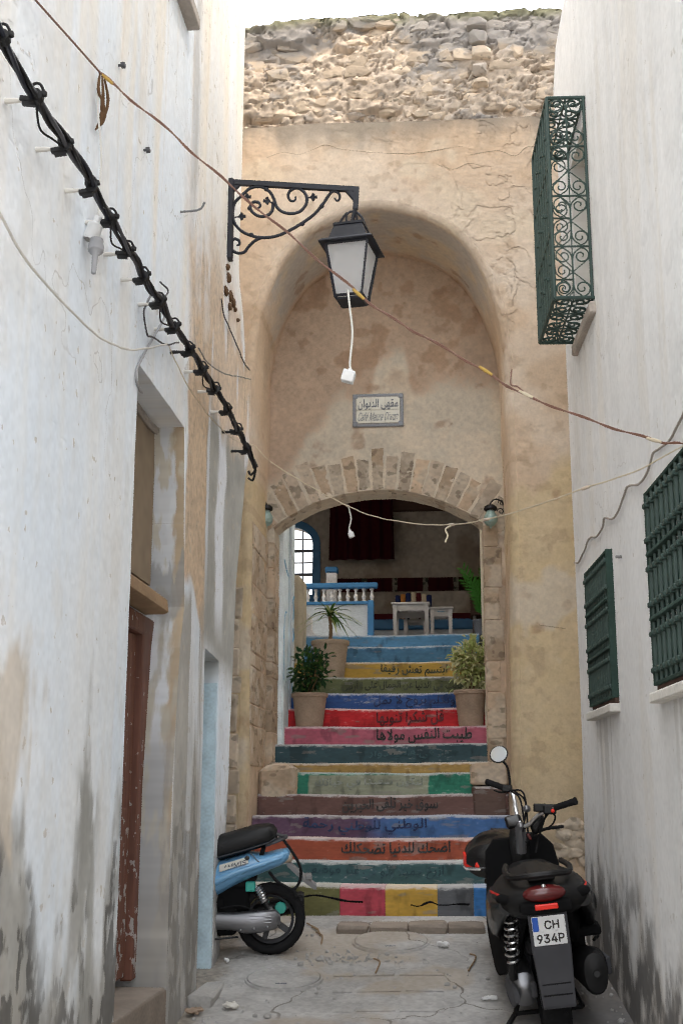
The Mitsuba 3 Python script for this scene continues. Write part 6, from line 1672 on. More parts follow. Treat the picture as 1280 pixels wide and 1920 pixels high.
# copper wire from the left wall across to the near right window
A = onL(190, 138, .03)
Bp = onR(1283, 831, .04)
w1px = [(300, 232), (430, 345), (560, 455), (690, 565), (790, 628), (900, 690), (985, 740), (1100, 785), (1230, 826)]
q1 = [A] + along((A, Bp), w1px) + [Bp]
w1, path1 = wire('overhead_wire', 'reddish brown pair of wires strung across the alley in front of the lantern', q1, .003, 'copper')
tw = path1 + .006 * np.c_[np.sin(np.arange(len(path1)) * .9), 0 * path1[:, 0], np.cos(np.arange(len(path1)) * .9)]
part(w1, 'strand', tube(tw, .003, 5), 'm_plain', 'copper', smooth=True)
part(w1, 'strand', tube(spline([onL(60, -8, .03), onL(128, 68, .035), A], 8), .0042, 5), 'm_plain', 'copper', smooth=True)
for (x, y) in ((202, 148), (672, 551), (910, 695), (985, 739), (1225, 825)):
    p = along((A, Bp), [(x, y)])[0]
    d = (Bp - A) / np.linalg.norm(Bp - A)
    j = np.argmin(np.linalg.norm(path1 - p, axis=1))
    d = path1[min(j + 1, len(path1) - 1)] - path1[max(j - 1, 0)]
    d /= np.linalg.norm(d)
    part(w1, 'tape', tube([p - d * .03, p, p + d * .03], [.0055, .0075, .0055], 6), 'm_plain', 'ochre' if x < 950 else 'cream')
p = along((A, Bp), [(985, 738)])[0]
part(w1, 'loose_end', tube(spline([p, p + [-.03, 0, .03], p + [-.055, 0, .04], p + [-.05, 0, .1]], 6), .003, 5), 'm_plain', 'copper')
h0 = A + [.0, 0, -.01]
part(w1, 'insulating_rag', cat(*[tube(spline([h0 + [.004 * k, .02 * k - .02, 0], h0 + [.01 * k, .035 * k - .03, -.08], h0 + [.012, .02 * k - .01, -.12 - .02 * k], h0 + [.01 - .01 * k, .03 - .02 * k, -.18 - .03 * k]], 5), np.interp(np.arange(16), [0, 5, 9, 12, 15], [.004, .007, .005, .012, .003]), 7) for k in range(3)]), 'm_matte', 'nest')


def socket_drop(top, bottom, label, seed, cyl=.022, hh=.06, white=True, r=.0042):
    t = thing('lamp_socket', label, 'lamp socket')
    top, bottom = np.asarray(top), np.asarray(bottom)
    L = top[2] - bottom[2]
    q = spline([top, top + [.008, 0, -.25 * L], top + (bottom - top) * .55 + [.012, 0, 0], bottom + [-.002, 0, .1 * L], bottom], 7)
    part(t, 'flex', tube(q, r, 6), 'm_plain', 'offwhite')
    m = lathe([(0, 0), (cyl * .5, 0), (cyl * .55, -hh * .25), (cyl, -hh * .35), (cyl * 1.05, -hh), (cyl * .8, -hh), (cyl * .75, -hh * .5), (0, -hh * .5)], 16)
    m.apply_transform(trimesh.transformations.rotation_matrix(.35 * math.sin(seed), [0, 1, 0]))
    m.apply_translation(bottom)
    part(t, 'body', m, 'm_plain', 'white' if white else 'offwhite', smooth=40)
    return t


tp = along((A, Bp), [(652, 543)])[0]
bt = np.array([tp[0], tp[1], 0]) + [at(657, 692, tp[1])[0] - tp[0], 0, at(657, 692, tp[1])[2]]
so = socket_drop(tp, bt, 'white cube lamp socket dangling on a flex below the lantern', 1, .018, .03)
cube = rbox(-.024, .024, -.02, .02, -.054, -.008, .005)
cube.apply_transform(trimesh.transformations.rotation_matrix(.28, [0, 1, 0]))
cube.apply_translation(bt)
part(so, 'housing', cube, 'm_plain', 'white')
tl = A + [-.008, -.02, -.03]
bl_ = onL(181, 352, .12)
bl_[1] = tl[1]
so2 = socket_drop(tl, [tl[0] + .03, tl[1], bl_[2] + .02], 'grey white lamp socket hanging against the cable bundle on the left wall', 2, .03, .1)
m = lathe([(.026, 0), (.026, -.02), (.03, -.025), (.03, -.05), (.012, -.07), (.009, -.15), (0, -.15)], 16)
m.apply_transform(trimesh.transformations.rotation_matrix(-.16, [1, 0, 0]))
m.apply_translation([tl[0] + .03, tl[1] - .01, bl_[2] - .08])
part(so2, 'holder', m, 'm_plain', 'midgrey', smooth=40)

# pale wire of the second string, with two drops
A2, B2 = onL(434, 832, .08), onR(1284, 833, .05)
w2px = [(510, 868), (575, 908), (640, 943), (690, 965), (740, 977), (800, 983), (860, 983), (920, 972), (1000, 950), (1090, 917), (1160, 895), (1225, 867)]
A2 = np.array([-1.3, 8.3, at(484, 834, 8.3)[2]])
q2 = [A2] + along((A2, B2), w2px) + [B2]
w2, path2 = wire('overhead_wire', 'thin pale wire sagging across the small arch', q2, .003, 'cream')
for (x, y) in ((652, 949), (846, 984), (912, 974), (1097, 915)):
    p = along((A2, B2), [(x, y)])[0]
    j = np.argmin(np.linalg.norm(path2 - p, axis=1))
    d = path2[min(j + 1, len(path2) - 1)] - path2[max(j - 1, 0)]
    d /= np.linalg.norm(d)
    part(w2, 'tape', tube([p - d * .025, p, p + d * .025], [.006, .008, .006], 6), 'm_plain', 'sand')
tp = along((A2, B2), [(653, 949)])[0]
b_ = at(655, 994, tp[1])
socket_drop(tp, [b_[0], tp[1], b_[2]], 'small bare lamp socket dangling in front of the red rug', 5, .017, .045)
p = along((A2, B2), [(846, 985)])[0]
e_ = at(834, 1017, p[1])
part(w2, 'loose_end', tube(spline([p, p + [-.03, 0, -.02], p + (e_ - p) * .6, e_], 6), .005, 5), 'm_plain', 'cream')
# loose wires on the left house
pts = [onL(x, y, o) for x, y, o in ((-40, 330, .02), (0, 402, .03), (60, 500, .05), (150, 600, .06), (200, 640, .06), (250, 655, .05), (290, 650, .03), (314, 644, .02))]
wire('slack_cable', 'slack pale cable drooping along the left wall', pts, .005, 'offwhite')
pts = [onL(x, y, o) for x, y, o in ((300, 528, .05), (315, 545, .07), (300, 560, .06), (270, 578, .03), (276, 625, .03), (284, 631, .03), (308, 645, .02), (335, 642, .03))]
wire('slack_cable', 'short black kinked cable hanging off the bundle above the door', pts, .0045, 'darkgrey')
pts = [onL(x, y, o) for x, y, o in ((285, 548, .06), (276, 570, .03), (300, 560, .05), (312, 575, .05), (300, 610, .03), (275, 655, .015), (258, 690, .01), (256, 712, .01), (266, 736, .005))]
wire('slack_cable', 'grey cable looping down to the top of the brown door', pts, .006, 'midgrey')
pts = [onL(x, y, o) for x, y, o in ((315, 645, .02), (340, 700, .02), (370, 750, .02), (410, 800, .03), (440, 824, .05), (462, 833, .08))] + [A2]
wire('slack_cable', 'thin pale wire running from the door corner to the house corner', pts, .0028, 'cream')
pts = [onL(x, y, o) for x, y, o in ((372, 652, .1), (390, 680, .06), (420, 700, .03), (450, 706, .03), (470, 711, .02))]
wire('slack_cable', 'short dark wire curling from the bundle to the house corner', pts, .004, 'grey')
pts = [onL(x, y, .012) for x, y in ((415, 560), (420, 590), (432, 620), (447, 655), (458, 680), (468, 694))]
wire('slack_cable', 'thin dark cable running down the house corner below the mud nest', pts, .0045, 'darkgrey')
# scalloped cable along the right wall
cx_ = [(1284, 768), (1272, 792), (1260, 818), (1247, 834), (1226, 847), (1220, 866), (1212, 888), (1196, 908), (1176, 913), (1168, 932), (1160, 956), (1148, 972), (1133, 971), (1128, 990), (1118, 1006), (1105, 1008), (1098, 1025), (1090, 1042), (1084, 1055), (1077, 1055)]
wire('wall_cable', 'grey cable tacked in scallops along the right house above its windows', [onR(x, y, .012) for x, y in cx_], .006, 'stonegrey', 5, 'cable')
c = onR(1165, 1044, .0)
part(rh, 'bolt', tube(np.array([c, c - RO * .03]), .008, 6), 'm_plain', 'grey')

# ---------------------------------------------------------------- motor scooters; own axes: x forward from the rear axle, y left, z up from the ground
class Scooter:
    def __init__(self, label, group, pos, heading, lean=0.0, scale=1.0):
        """pos: where the rear tyre stands; heading: radians from +Y toward +X"""
        self.k = thing('motor_scooter', label, 'scooter', group)
        RM = trimesh.transformations.rotation_matrix
        S = np.diag([scale, scale, scale, 1.0])
        self.M = trimesh.transformations.translation_matrix(pos) @ RM(np.pi / 2 - heading, [0, 0, 1]) @ RM(-lean, [1, 0, 0]) @ RM(-math.atan(.15) * math.cos(heading), [0, 1, 0]) @ S

    def put(self, m):
        m = tri(m).copy()
        m.apply_transform(self.M)
        return m

    def p(self, name, mesh, mat, c=None, smooth=35, parent=None, **kw):
        return part(parent or self.k, name, self.put(mesh), mat, c, smooth, **kw)

    def wheel(self, name, x, R, w, alloy='m_alu', c=None, turn=0.0):
        def on_axle(m):
            m = tri(m).copy()
            m.apply_transform(trimesh.transformations.rotation_matrix(np.pi / 2, [1, 0, 0]))
            m.apply_transform(trimesh.transformations.rotation_matrix(turn, [0, 0, 1]))
            m.apply_translation([x, 0, R])
            return m
        t = np.linspace(-2.3, 2.3, 15)
        th_ = .34 * R
        prof = [(R - th_ + th_ * .5 + th_ * .5 * math.cos(a) if abs(a) < 1.6 else R - th_ * .5 + th_ * .5 * math.cos(a), w / 2 * math.sin(a) * (1.0 if abs(a) < 1.6 else 1.0)) for a in t]
        tyre = lathe([(r_, z) for r_, z in prof] + [prof[0]], 48)
        k = numbered(self.k + '__' + name)
        shape(k, self.put(on_axle(tyre)), 'm_matte', 'rubber', smooth=40)
        lugs = []
        for i in range(26):
            a = i / 26 * 2 * np.pi
            for s in (-1, 1):
                b = box(-.012, .012, -.004, .003, .004, w * .36)
                b.apply_transform(trimesh.transformations.rotation_matrix(.5 * s, [0, 1, 0]))
                b.apply_transform(trimesh.transformations.scale_and_translate([1, 1, s], [0, 0, 0]) if False else np.diag([1, 1, s, 1.0]))
                b.apply_translation([0, R - .004 - .002, 0])
                b.apply_transform(trimesh.transformations.rotation_matrix(a + .06 * s, [0, 0, 1]))
                lugs.append(b)
        shape(numbered(k + '__tread'), self.put(on_axle(cat(*lugs))), 'm_matte', 'rubber', smooth=False)
        rr = R * .66
        rim = [lathe([(rr, -w * .36), (rr * 1.02, -w * .38), (rr * 1.02, w * .38), (rr, w * .36), (rr * .9, w * .2), (rr * .9, -w * .2), (rr, -w * .36)], 40), lathe([(0, -w * .4), (.045, -w * .4), (.05, -w * .3), (.05, w * .3), (.045, w * .4), (0, w * .4)], 20)]
        for i in range(5):
            a = i / 5 * 2 * np.pi
            rim.append(hull(*[box(q[0] - .012, q[0] + .012, q[1] - .012, q[1] + .012, -w * .14, w * .14) for q in ((.04 * math.cos(a), .04 * math.sin(a)), (rr * .92 * math.cos(a), rr * .92 * math.sin(a)))]))
        shape(numbered(k + '__rim'), self.put(on_axle(cat(*rim))), alloy, c, smooth=35)
        return k

    def shock(self, a, b, r=.026, cs='m_chrome'):
        a, b = np.asarray(a, float), np.asarray(b, float)
        k = self.p('shock_absorber', cat(tube([a, a + (b - a) * .38], .02, 10), tube([a, b], .011, 8)), 'm_plain', 'black')
        d = (b - a) / np.linalg.norm(b - a)
        u = np.cross(d, [0, 1, 0.2])
        u /= np.linalg.norm(u)
        w = np.cross(d, u)
        t = np.linspace(.3, .98, 90)
        an = t * 2 * np.pi * 9.5
        sp = a + (b - a) * t[:, None] + r * (np.cos(an)[:, None] * u + np.sin(an)[:, None] * w)
        self.p('spring', tube(sp, .0062, 6), cs, None, parent=k)


grp = None
# --- the black scooter in front, seen from behind
sx = at(1045, 1940, 6.42)[0]
bk = Scooter('black scooter with a white number plate, parked tail first by the right wall', grp, [sx, 6.42, gz(6.42) + .006], math.radians(-.5), math.radians(6.5), 1.04)
R = .235
bk.wheel('rear_wheel', 0, R, .13)
bk.wheel('front_wheel', 1.24, R, .11, turn=-.3)
bk.p('engine_case', cat(loft([(-.08, .12, R, .03, .03), (-.06, .125, R, .05, .075), (.08, .13, R - .005, .052, .085), (.25, .13, R + .01, .05, .085), (.42, .12, R + .02, .05, .09), (.5, .1, R + .02, .04, .07)], 20, 3)), 'm_alu')
bk.p('gear_cover', cat(loft([(-.1, .165, R - .015, .012, .03), (-.06, .18, R - .015, .02, .06), (.05, .185, R - .015, .02, .062), (.1, .18, R - .01, .012, .04)], 16, 2.2)), 'm_worn', 'darkgrey')
bk.p('crankcase', cat(rbox(.2, .52, -.1, .1, .16, .34, .04), rbox(-.1, .2, .07, .1, .2, .27, .012), rbox(.1, .3, -.06, .09, .33, .42, .03)), 'm_worn', 'darkgrey')
bk.p('air_box', rbox(.02, .34, .1, .19, .345, .46, .03), 'm_matte', 'black')
bk.shock((-.1, .17, .3), (-.2, .15, .6), .029)
bk.p('exhaust', cat(loft([(-.26, -.185, .335, .02, .03), (-.25, -.185, .33, .05, .085), (-.2, -.185, .325, .058, .105), (.1, -.175, .27, .056, .09), (.28, -.15, .22, .04, .055), (.4, -.12, .19, .02, .02)], 22, 2.4), tube([(-.26, -.185, .33), (-.285, -.185, .335)], .014, 10), tube(spline([(.36, -.13, .2), (.5, -.1, .15), (.55, 0, .18)], 6), .016, 8)), 'm_plain', 'black')
bk.p('heat_shield', hull(*[ball(q, .012, 1) for q in ((-.19, -.25, .37), (.1, -.235, .33), (-.19, -.25, .31), (.1, -.235, .26))]), 'm_matte', 'darkgrey')
bk.p('passenger_peg', cat(rbox(-.02, .09, -.26, -.1, .425, .47, .016), tube([(-.07, -.235, .44), (-.1, -.21, .43)], .008, 6)), 'm_matte', 'black')
body = bk.p('rear_body', loft([(-.34, 0, .7, .05, .03), (-.32, 0, .685, .14, .06), (-.26, 0, .67, .2, .085), (-.14, 0, .655, .225, .11), (.05, 0, .64, .225, .12), (.28, 0, .6, .2, .13), (.46, 0, .53, .17, .15), (.56, 0, .46, .14, .14)], 36, 1.85), 'm_plain', 'black')
for s in (-1, 1):
    bk.p('side_panel', loft([(-.27, s * .17, .655, .03, .03), (-.2, s * .2, .625, .035, .055), (.0, s * .215, .57, .035, .1), (.2, s * .2, .53, .035, .12), (.38, s * .185, .48, .03, .12), (.5, s * .16, .42, .02, .08)], 22, 2.4), 'm_gloss', 'black')
    q_ = []
    for x_, dz_ in ((-.26, .03), (-.18, .035), (-.06, .03), (.08, .02), (.14, .01)):
        hw_, hh_, zc_ = np.interp(x_, [-.26, -.14, .05, .28], [.2, .225, .225, .2]), np.interp(x_, [-.26, -.14, .05, .28], [.085, .11, .12, .13]), np.interp(x_, [-.26, -.14, .05, .28], [.67, .655, .64, .6])
        q_.append((x_, s * (hw_ * (1 - abs(dz_ / hh_) ** 1.85) ** (1 / 1.85) - .002), zc_ + dz_))
    bk.p('red_stripe', tube(spline(q_, 6), [.003] + [.006] * (len(spline(q_, 6)) - 2) + [.003], 6), 'm_plain', 'red')
    bk.p('under_panel', loft([(-.2, s * .1, .58, .02, .03), (-.04, s * .13, .5, .03, .09), (.16, s * .165, .47, .03, .1)], 16, 2.6), 'm_matte', 'black')
bk.p('tail_light', loft([(-.372, 0, .715, .03, .012), (-.365, 0, .712, .075, .026), (-.34, 0, .712, .093, .034), (-.3, 0, .712, .095, .034)], 24, 2.1), 'm_lens', smooth=60)
bk.p('tail_surround', loft([(-.362, 0, .655, .02, .02), (-.355, 0, .655, .11, .026), (-.3, 0, .66, .12, .04)], 20, 4), 'm_matte', 'black')
bk.p('reflector', rbox(-.376, -.362, -.05, .05, .652, .676, .005), 'm_reflector')
mg = [(-.335, .085, .66), (-.345, .085, .48), (-.375, .07, .25), (-.37, .068, .24)]
bk.p('mudguard', hull(*[box(x - .005, x + .006, -w, w, z - .004, z + .004) for x, w, z in mg]), 'm_matte', 'darkgrey')
pk = bk.p('number_plate', box(-.358, -.352, -.072, .072, .497, .622, .004), 'm_plain', 'white', smooth=False)
RX = trimesh.transformations.rotation_matrix


def rear_text(txt, y_left, z, h, bold=True):
    """lettering on the rear face, read from behind: runs from left to right, i.e. toward -y"""
    m = meshkit.text_mesh(txt, h, .002, bold)
    v = np.array(m.vertices)
    m.vertices = np.c_[-.3585 - v[:, 2], y_left - v[:, 0], z + v[:, 1]]
    return m


bk.p('lettering', rear_text('CH', .022, .568, .034), 'm_plain', 'ink', smooth=False, parent=pk)
bk.p('lettering', rear_text('934P', .062, .51, .035), 'm_plain', 'ink', smooth=False, parent=pk)
bk.p('blue_band', box(-.3595, -.355, .044, .07, .56, .62), 'm_plain', 'plateblue', smooth=False, parent=pk)
bk.p('grab_rail', cat(tube(spline([(.1, .13, .755), (-.1, .145, .77), (-.24, .125, .775), (-.3, .06, .785), (-.31, 0, .788), (-.3, -.06, .785), (-.24, -.125, .775), (-.1, -.145, .77), (.1, -.13, .755)], 6), .014, 8), rbox(-.3, -.16, -.06, .06, .76, .782, .008)), 'm_plain', 'black')
bk.p('seat', loft([(-.2, 0, .72, .05, .02), (-.16, 0, .725, .085, .03), (-.05, 0, .72, .1, .035), (.15, 0, .705, .11, .035), (.25, 0, .69, .115, .04), (.42, 0, .66, .11, .05), (.56, 0, .63, .08, .05), (.62, 0, .61, .04, .03)], 28, 2.6), 'm_matte', 'black')
bk.p('footboard', cat(rbox(.5, 1.02, -.22, .22, .26, .32, .02), loft([(.36, 0, .22, .1, .08), (.5, 0, .2, .19, .11), (.8, 0, .2, .2, .1), (1.02, 0, .24, .15, .1)], 24, 3)), 'm_matte', 'black')
for s in (-1, 1):
    bk.p('side_skirt', loft([(.2, s * .16, .3, .02, .05), (.32, s * .185, .33, .03, .13), (.55, s * .205, .28, .028, .15), (.85, s * .205, .28, .028, .14), (1.05, s * .185, .36, .025, .14)], 20, 2.6), 'm_matte', 'black')
shd = [(.98, .25, .16), (1.0, .4, .19), (1.04, .54, .2), (1.07, .64, .185), (1.085, .69, .14)]
m = hull(*[box(x - .03, x + .03, -w, w, z - .01, z + .01, .008) for x, z, w in shd])
bk.p('leg_shield', m, 'm_matte', 'black')
bk.p('front_apron', loft([(1.06, 0, .44, .18, .22), (1.14, 0, .46, .16, .22), (1.22, 0, .48, .11, .19), (1.28, 0, .5, .05, .1)], 28, 2.4), 'm_gloss', 'black')
bk.p('front_mudguard', loft([(1.02, 0, .42, .03, .03), (1.1, 0, .47, .07, .05), (1.24, 0, .49, .075, .045), (1.4, 0, .44, .06, .04), (1.48, 0, .36, .03, .03)], 18, 2.6), 'm_gloss', 'black')
for s in (-1, 1):
    bk.p('fork_leg', tube([(1.24, s * .08, R), (1.14, s * .08, .55)], .02, 8), 'm_plain', 'darkgrey')
bk.p('column', loft([(1.0, 0, .6, .05, .1), (1.04, 0, .66, .055, .1), (1.08, 0, .7, .04, .08)], 18, 2.4), 'm_plain', 'black')
bk.p('stand', cat(tube([(.4, .1, .16), (.2, .17, .05), (.16, .21, .015)], .013, 7), tube([(.4, -.1, .16), (.2, -.15, .05)], .011, 7), tube([(.2, .17, .05), (.2, -.15, .05)], .011, 7)), 'm_plain', 'black')
bk.p('cables', cat(*[tube(spline([(.48, .1 + .02 * i, .3), (.3, .17 + .01 * i, .33 + .03 * i), (.1, .18, .29 + .02 * i), (-.04, .17, .25 + .01 * i)], 7), .006, 5) for i in range(3)]), 'm_matte', 'rubber')
for s in (-1, 1):
    bk.p('plate_bolt', ball((-.359, s * .03, .56), .005, 1), 'm_chrome', parent=pk)
    bk.p('panel_seam', tube(spline([(-.24, s * .203, .63), (-.1, s * .226, .6), (.1, s * .226, .57), (.3, s * .21, .53), (.44, s * .185, .5)], 6), .0035, 5), 'm_matte', 'darkgrey')
    bk.p('tail_wing', loft([(-.3, s * .15, .69, .02, .012), (-.29, s * .16, .69, .035, .02), (-.25, s * .17, .69, .04, .022)], 14, 2.2), 'm_matte', 'black')
for k_ in range(4):
    bk.p('mudguard_rib', box(-.379 + .006 * k_, -.36, -.062, .062, .29 + .045 * k_, .296 + .045 * k_), 'm_matte', 'rubber', smooth=False)
bk.p('seat_lock', ball((-.345, 0, .745), .012, 1), 'm_chrome')
# handlebar: turned right, the left end away and higher
Hp = lambda x, y, Y: at(x, y, Y)
bar = spline([Hp(945, 1478, 7.44), Hp(958, 1484, 7.42), Hp(964, 1500, 7.38), Hp(968, 1525, 7.32), Hp(977, 1548, 7.25), Hp(992, 1546, 7.2), Hp(1008, 1530, 7.14), Hp(1026, 1520, 7.1), Hp(1044, 1513, 7.06)], 6)
hb_ = numbered(bk.k + '__handlebar')
shape(hb_, tube(bar, .0125, 8), 'm_chrome')
W = lambda parent, name, m, mat, c=None, **kw: part(parent, name, m, mat, c, **kw)
W(hb_, 'grip', tube([Hp(912, 1466, 7.52), Hp(945, 1478, 7.44)], .0175, 10), 'm_matte', 'rubber')
W(hb_, 'grip', tube([Hp(1040, 1515, 7.07), Hp(1074, 1504, 7.0), Hp(1079, 1502, 6.99)], [.0175, .0185, .022], 10), 'm_matte', 'rubber')
sb1 = rbox(-.035, .035, -.025, .025, -.03, .025, .01)
sb1.apply_translation(Hp(1030, 1517, 7.09))
W(hb_, 'switch_box', sb1, 'm_plain', 'black')
sb2 = rbox(-.03, .03, -.02, .02, -.02, .02, .008)
sb2.apply_translation(Hp(950, 1479, 7.43))
W(hb_, 'switch_box', sb2, 'm_plain', 'black')
rb_ = ball(Hp(1036, 1521, 7.06), .011, 1)
W(hb_, 'red_switch', rb_, 'm_reflector')
W(hb_, 'brake_lever', tube(spline([Hp(1026, 1522, 7.13), Hp(1040, 1530, 7.15), Hp(1036, 1545, 7.17), Hp(1022, 1556, 7.2)], 6), .005, 6), 'm_plain', 'black')
W(hb_, 'brake_lever', tube(spline([Hp(952, 1484, 7.46), Hp(938, 1486, 7.52), Hp(926, 1482, 7.56)], 6), .006, 6), 'm_plain', 'black')
W(hb_, 'fluid_reservoir', rbox(-.035, .035, -.03, .03, -.022, .022, .008).apply_transform(trimesh.transformations.translation_matrix(Hp(1012, 1515, 7.12))), 'm_plain', 'black')
W(hb_, 'gauge', hull(*[ball(Hp(x, y, 7.28), .018, 1) for x, y in ((951, 1537), (970, 1533), (955, 1549), (975, 1546))]), 'm_gloss', 'black')
W(hb_, 'gauge', hull(*[ball(Hp(x, y, 7.24), .025, 1) for x, y in ((1000, 1545), (1012, 1536), (1004, 1556))]), 'm_plain', 'black')
W(hb_, 'clamp', cat(ball(Hp(976, 1550, 7.24), .026, 1), tube([Hp(975, 1552, 7.25), Hp(977, 1600, 7.28)], .03, 10), ball(Hp(987, 1517, 7.2), .022, 1)), 'm_alu')
for i, (a_, b_, c_) in enumerate((((962, 1482), (985, 1505), (980, 1560)), ((958, 1484), (975, 1500), (984, 1555)), ((1030, 1522), (1000, 1565), (985, 1580)), ((1024, 1525), (1010, 1570), (1004, 1600)), ((955, 1482), (982, 1490), (990, 1570)))):
    W(hb_, 'cable', tube(spline([Hp(*a_, 7.36 if i < 2 or i == 4 else 7.1), Hp(*b_, 7.24), Hp(*c_, 7.22)], 7), .0052, 6), 'm_matte', 'rubber')
W(hb_, 'red_cover', hull(ball(Hp(990, 1566, 7.22), .009, 1), ball(Hp(994, 1573, 7.22), .008, 1)), 'm_lens')
# left mirror
mc = Hp(935, 1415, 7.4)
ms_ = part(bk.k, 'mirror', tube(spline([Hp(956, 1480, 7.42), Hp(955, 1460, 7.42), Hp(951, 1440, 7.41), Hp(943, 1428, 7.41)], 6), .007, 7), 'm_plain', 'black')
n_ = (EYE - mc) / np.linalg.norm(EYE - mc) + np.array([-.5, -.72, .8])
n_ /= np.linalg.norm(n_)
disc = lathe([(0, -.02), (.035, -.018), (.052, -.006), (.055, .002), (.05, .004), (0, .004)], 28)
glass = lathe([(0, .0042), (.048, .0042), (.048, .006), (0, .006)], 28)
AM = trimesh.geometry.align_vectors([0, 0, 1], n_)
AM[:3, 3] = mc
for m, nm, mt, c_ in ((disc, 'housing', 'm_plain', 'black'), (glass, 'glass', 'm_mirror', None)):
    m.apply_transform(AM)
    part(ms_, nm, m, mt, c_)

# --- a second black scooter beyond it, its top case showing
tb_ = Scooter('black scooter with a glossy top case, half hidden behind the nearer black scooter', grp, [.38, 7.88, gz(7.88) + .004], math.radians(14), math.radians(3), .8)
tb_.wheel('rear_wheel', 0, .22, .12)
tb_.wheel('front_wheel', 1.2, .22, .1)
tb_.p('engine_case', loft([(-.08, .12, .22, .04, .06), (.1, .13, .22, .05, .08), (.42, .12, .24, .05, .09)], 18, 3), 'm_alu')
tb_.p('rear_body', loft([(-.28, 0, .62, .06, .04), (-.22, 0, .6, .13, .08), (0, 0, .58, .17, .12), (.3, 0, .52, .17, .15), (.5, 0, .45, .13, .14)], 28, 2.6), 'm_gloss', 'black')
tb_.p('tail_light', loft([(-.31, 0, .6, .04, .03), (-.28, 0, .6, .08, .05), (-.22, 0, .6, .09, .05)], 20, 2.4), 'm_lens')
tb_.p('seat', loft([(-.2, 0, .7, .1, .03), (-.05, 0, .72, .14, .05), (.25, 0, .69, .14, .05), (.5, 0, .66, .1, .05), (.58, 0, .62, .04, .03)], 24, 2.8), 'm_matte', 'black')
tb_.p('footboard', rbox(.45, .95, -.19, .19, .2, .3, .03), 'm_matte', 'black')
tb_.p('leg_shield', hull(*[box(x - .03, x + .03, -w, w, z - .01, z + .01, .006) for x, z, w in ((.95, .25, .15), (1.0, .42, .16), (1.05, .52, .1))]), 'm_gloss', 'black')
tb_.p('front_mudguard', loft([(1.0, 0, .4, .04, .04), (1.2, 0, .46, .07, .05), (1.4, 0, .36, .04, .04)], 16, 2.6), 'm_gloss', 'black')
tb_.p('fork_leg', tube([(1.2, .07, .22), (1.06, .05, .6)], .02, 8), 'm_plain', 'darkgrey')
tb_.p('fork_leg', tube([(1.2, -.07, .22), (1.06, -.05, .6)], .02, 8), 'm_plain', 'darkgrey')
tb_.p('handlebar', tube(spline([(.96, .3, .72), (1.0, .15, .7), (1.04, 0, .66), (1.0, -.15, .7), (.96, -.3, .72)], 6), .014, 8), 'm_plain', 'black')
ck = tb_.p('top_case', loft([(-.5, 0, .72, .13, .07), (-.47, 0, .73, .19, .12), (-.36, 0, .74, .225, .155), (-.16, 0, .74, .225, .16), (-.08, 0, .73, .19, .135), (-.05, 0, .72, .13, .09)], 36, 2.5), 'm_gloss', 'black')
tb_.p('rack', cat(rbox(-.36, .02, -.1, .1, .55, .582, .01), tube([(-.1, .08, .56), (.0, .1, .5)], .012, 6)), 'm_plain', 'black', parent=ck)
for s in (-1, 1):
    tb_.p('red_lens', hull(*[ball(q, .01, 1) for q in ((-.5, s * .1, .7), (-.46, s * .192, .7), (-.38, s * .225, .7), (-.49, s * .11, .73), (-.455, s * .186, .76), (-.39, s * .218, .78))]), 'm_reflector', parent=ck)
    tb_.p('clear_lens', hull(*[ball(q, .009, 1) for q in ((-.505, s * .09, .68), (-.465, s * .195, .68), (-.38, s * .228, .68))]), 'm_plain', 'white', parent=ck)
tb_.p('seam', tube(spline([(-.16, .226, .69), (-.36, .226, .69), (-.47, .185, .69), (-.502, .1, .69), (-.505, 0, .69), (-.502, -.1, .69), (-.47, -.185, .69), (-.36, -.226, .69), (-.16, -.226, .69)], 5), .005, 5), 'm_plain', 'grey', parent=ck)

# --- the pale blue scooter at the left, its rear half showing
bx = at(508, 1778, 7.72)[0]
bs = Scooter('old light blue scooter with a black seat poking out from behind the left house', None, [bx, 7.72, gz(7.72) + .003], math.radians(-97), math.radians(3))
Rb = .205
bs.wheel('rear_wheel', 0, Rb, .11, 'm_plain', 'darkgrey')
bs.wheel('front_wheel', 1.18, Rb, .1)
q = lambda px, py: ((508 - px) * .00323, (1778 - py) * .00323)     # x forward, z up of what shows of its side
st_ = [(521, 1556, 1572), (515, 1548, 1578), (505, 1545, 1584), (480, 1547, 1591), (450, 1555, 1600), (418, 1563, 1608), (380, 1572, 1618), (340, 1580, 1625), (310, 1590, 1625)]
bs.p('seat', loft([(q(x, 0)[0], 0, (q(0, a)[1] + q(0, b)[1]) / 2, w, abs(q(0, a)[1] - q(0, b)[1]) / 2) for (x, a, b), w in zip(st_, (.06, .1, .12, .13, .13, .125, .115, .1, .06))], 28, 3.0), 'm_plain', 'black')
pn = [(545, 1594, 1606), (540, 1590, 1612), (528, 1592, 1620), (500, 1598, 1630), (470, 1595, 1642), (440, 1603, 1655), (418, 1609, 1668), (380, 1618, 1690), (340, 1626, 1705), (315, 1640, 1700)]
bs.p('side_body', loft([(q(x, 0)[0], 0, (q(0, a)[1] + q(0, b)[1]) / 2, w, abs(q(0, a)[1] - q(0, b)[1]) / 2) for (x, a, b), w in zip(pn, (.06, .1, .13, .15, .165, .17, .17, .17, .15, .1))], 32, 2.6), 'm_gloss', 'skyblue', label='light blue glossy side body')
for s in (-1, 1):
    bs.p('body_crease', loft([(q(530, 0)[0], s * .128, q(0, 1604)[1], .008, .006), (q(500, 0)[0], s * .15, q(0, 1612)[1], .016, .016), (q(450, 0)[0], s * .166, q(0, 1626)[1], .018, .02), (q(418, 0)[0], s * .172, q(0, 1638)[1], .016, .024), (q(350, 0)[0], s * .17, q(0, 1660)[1], .01, .02)], 14, 2.2), 'm_gloss', 'skyblue')
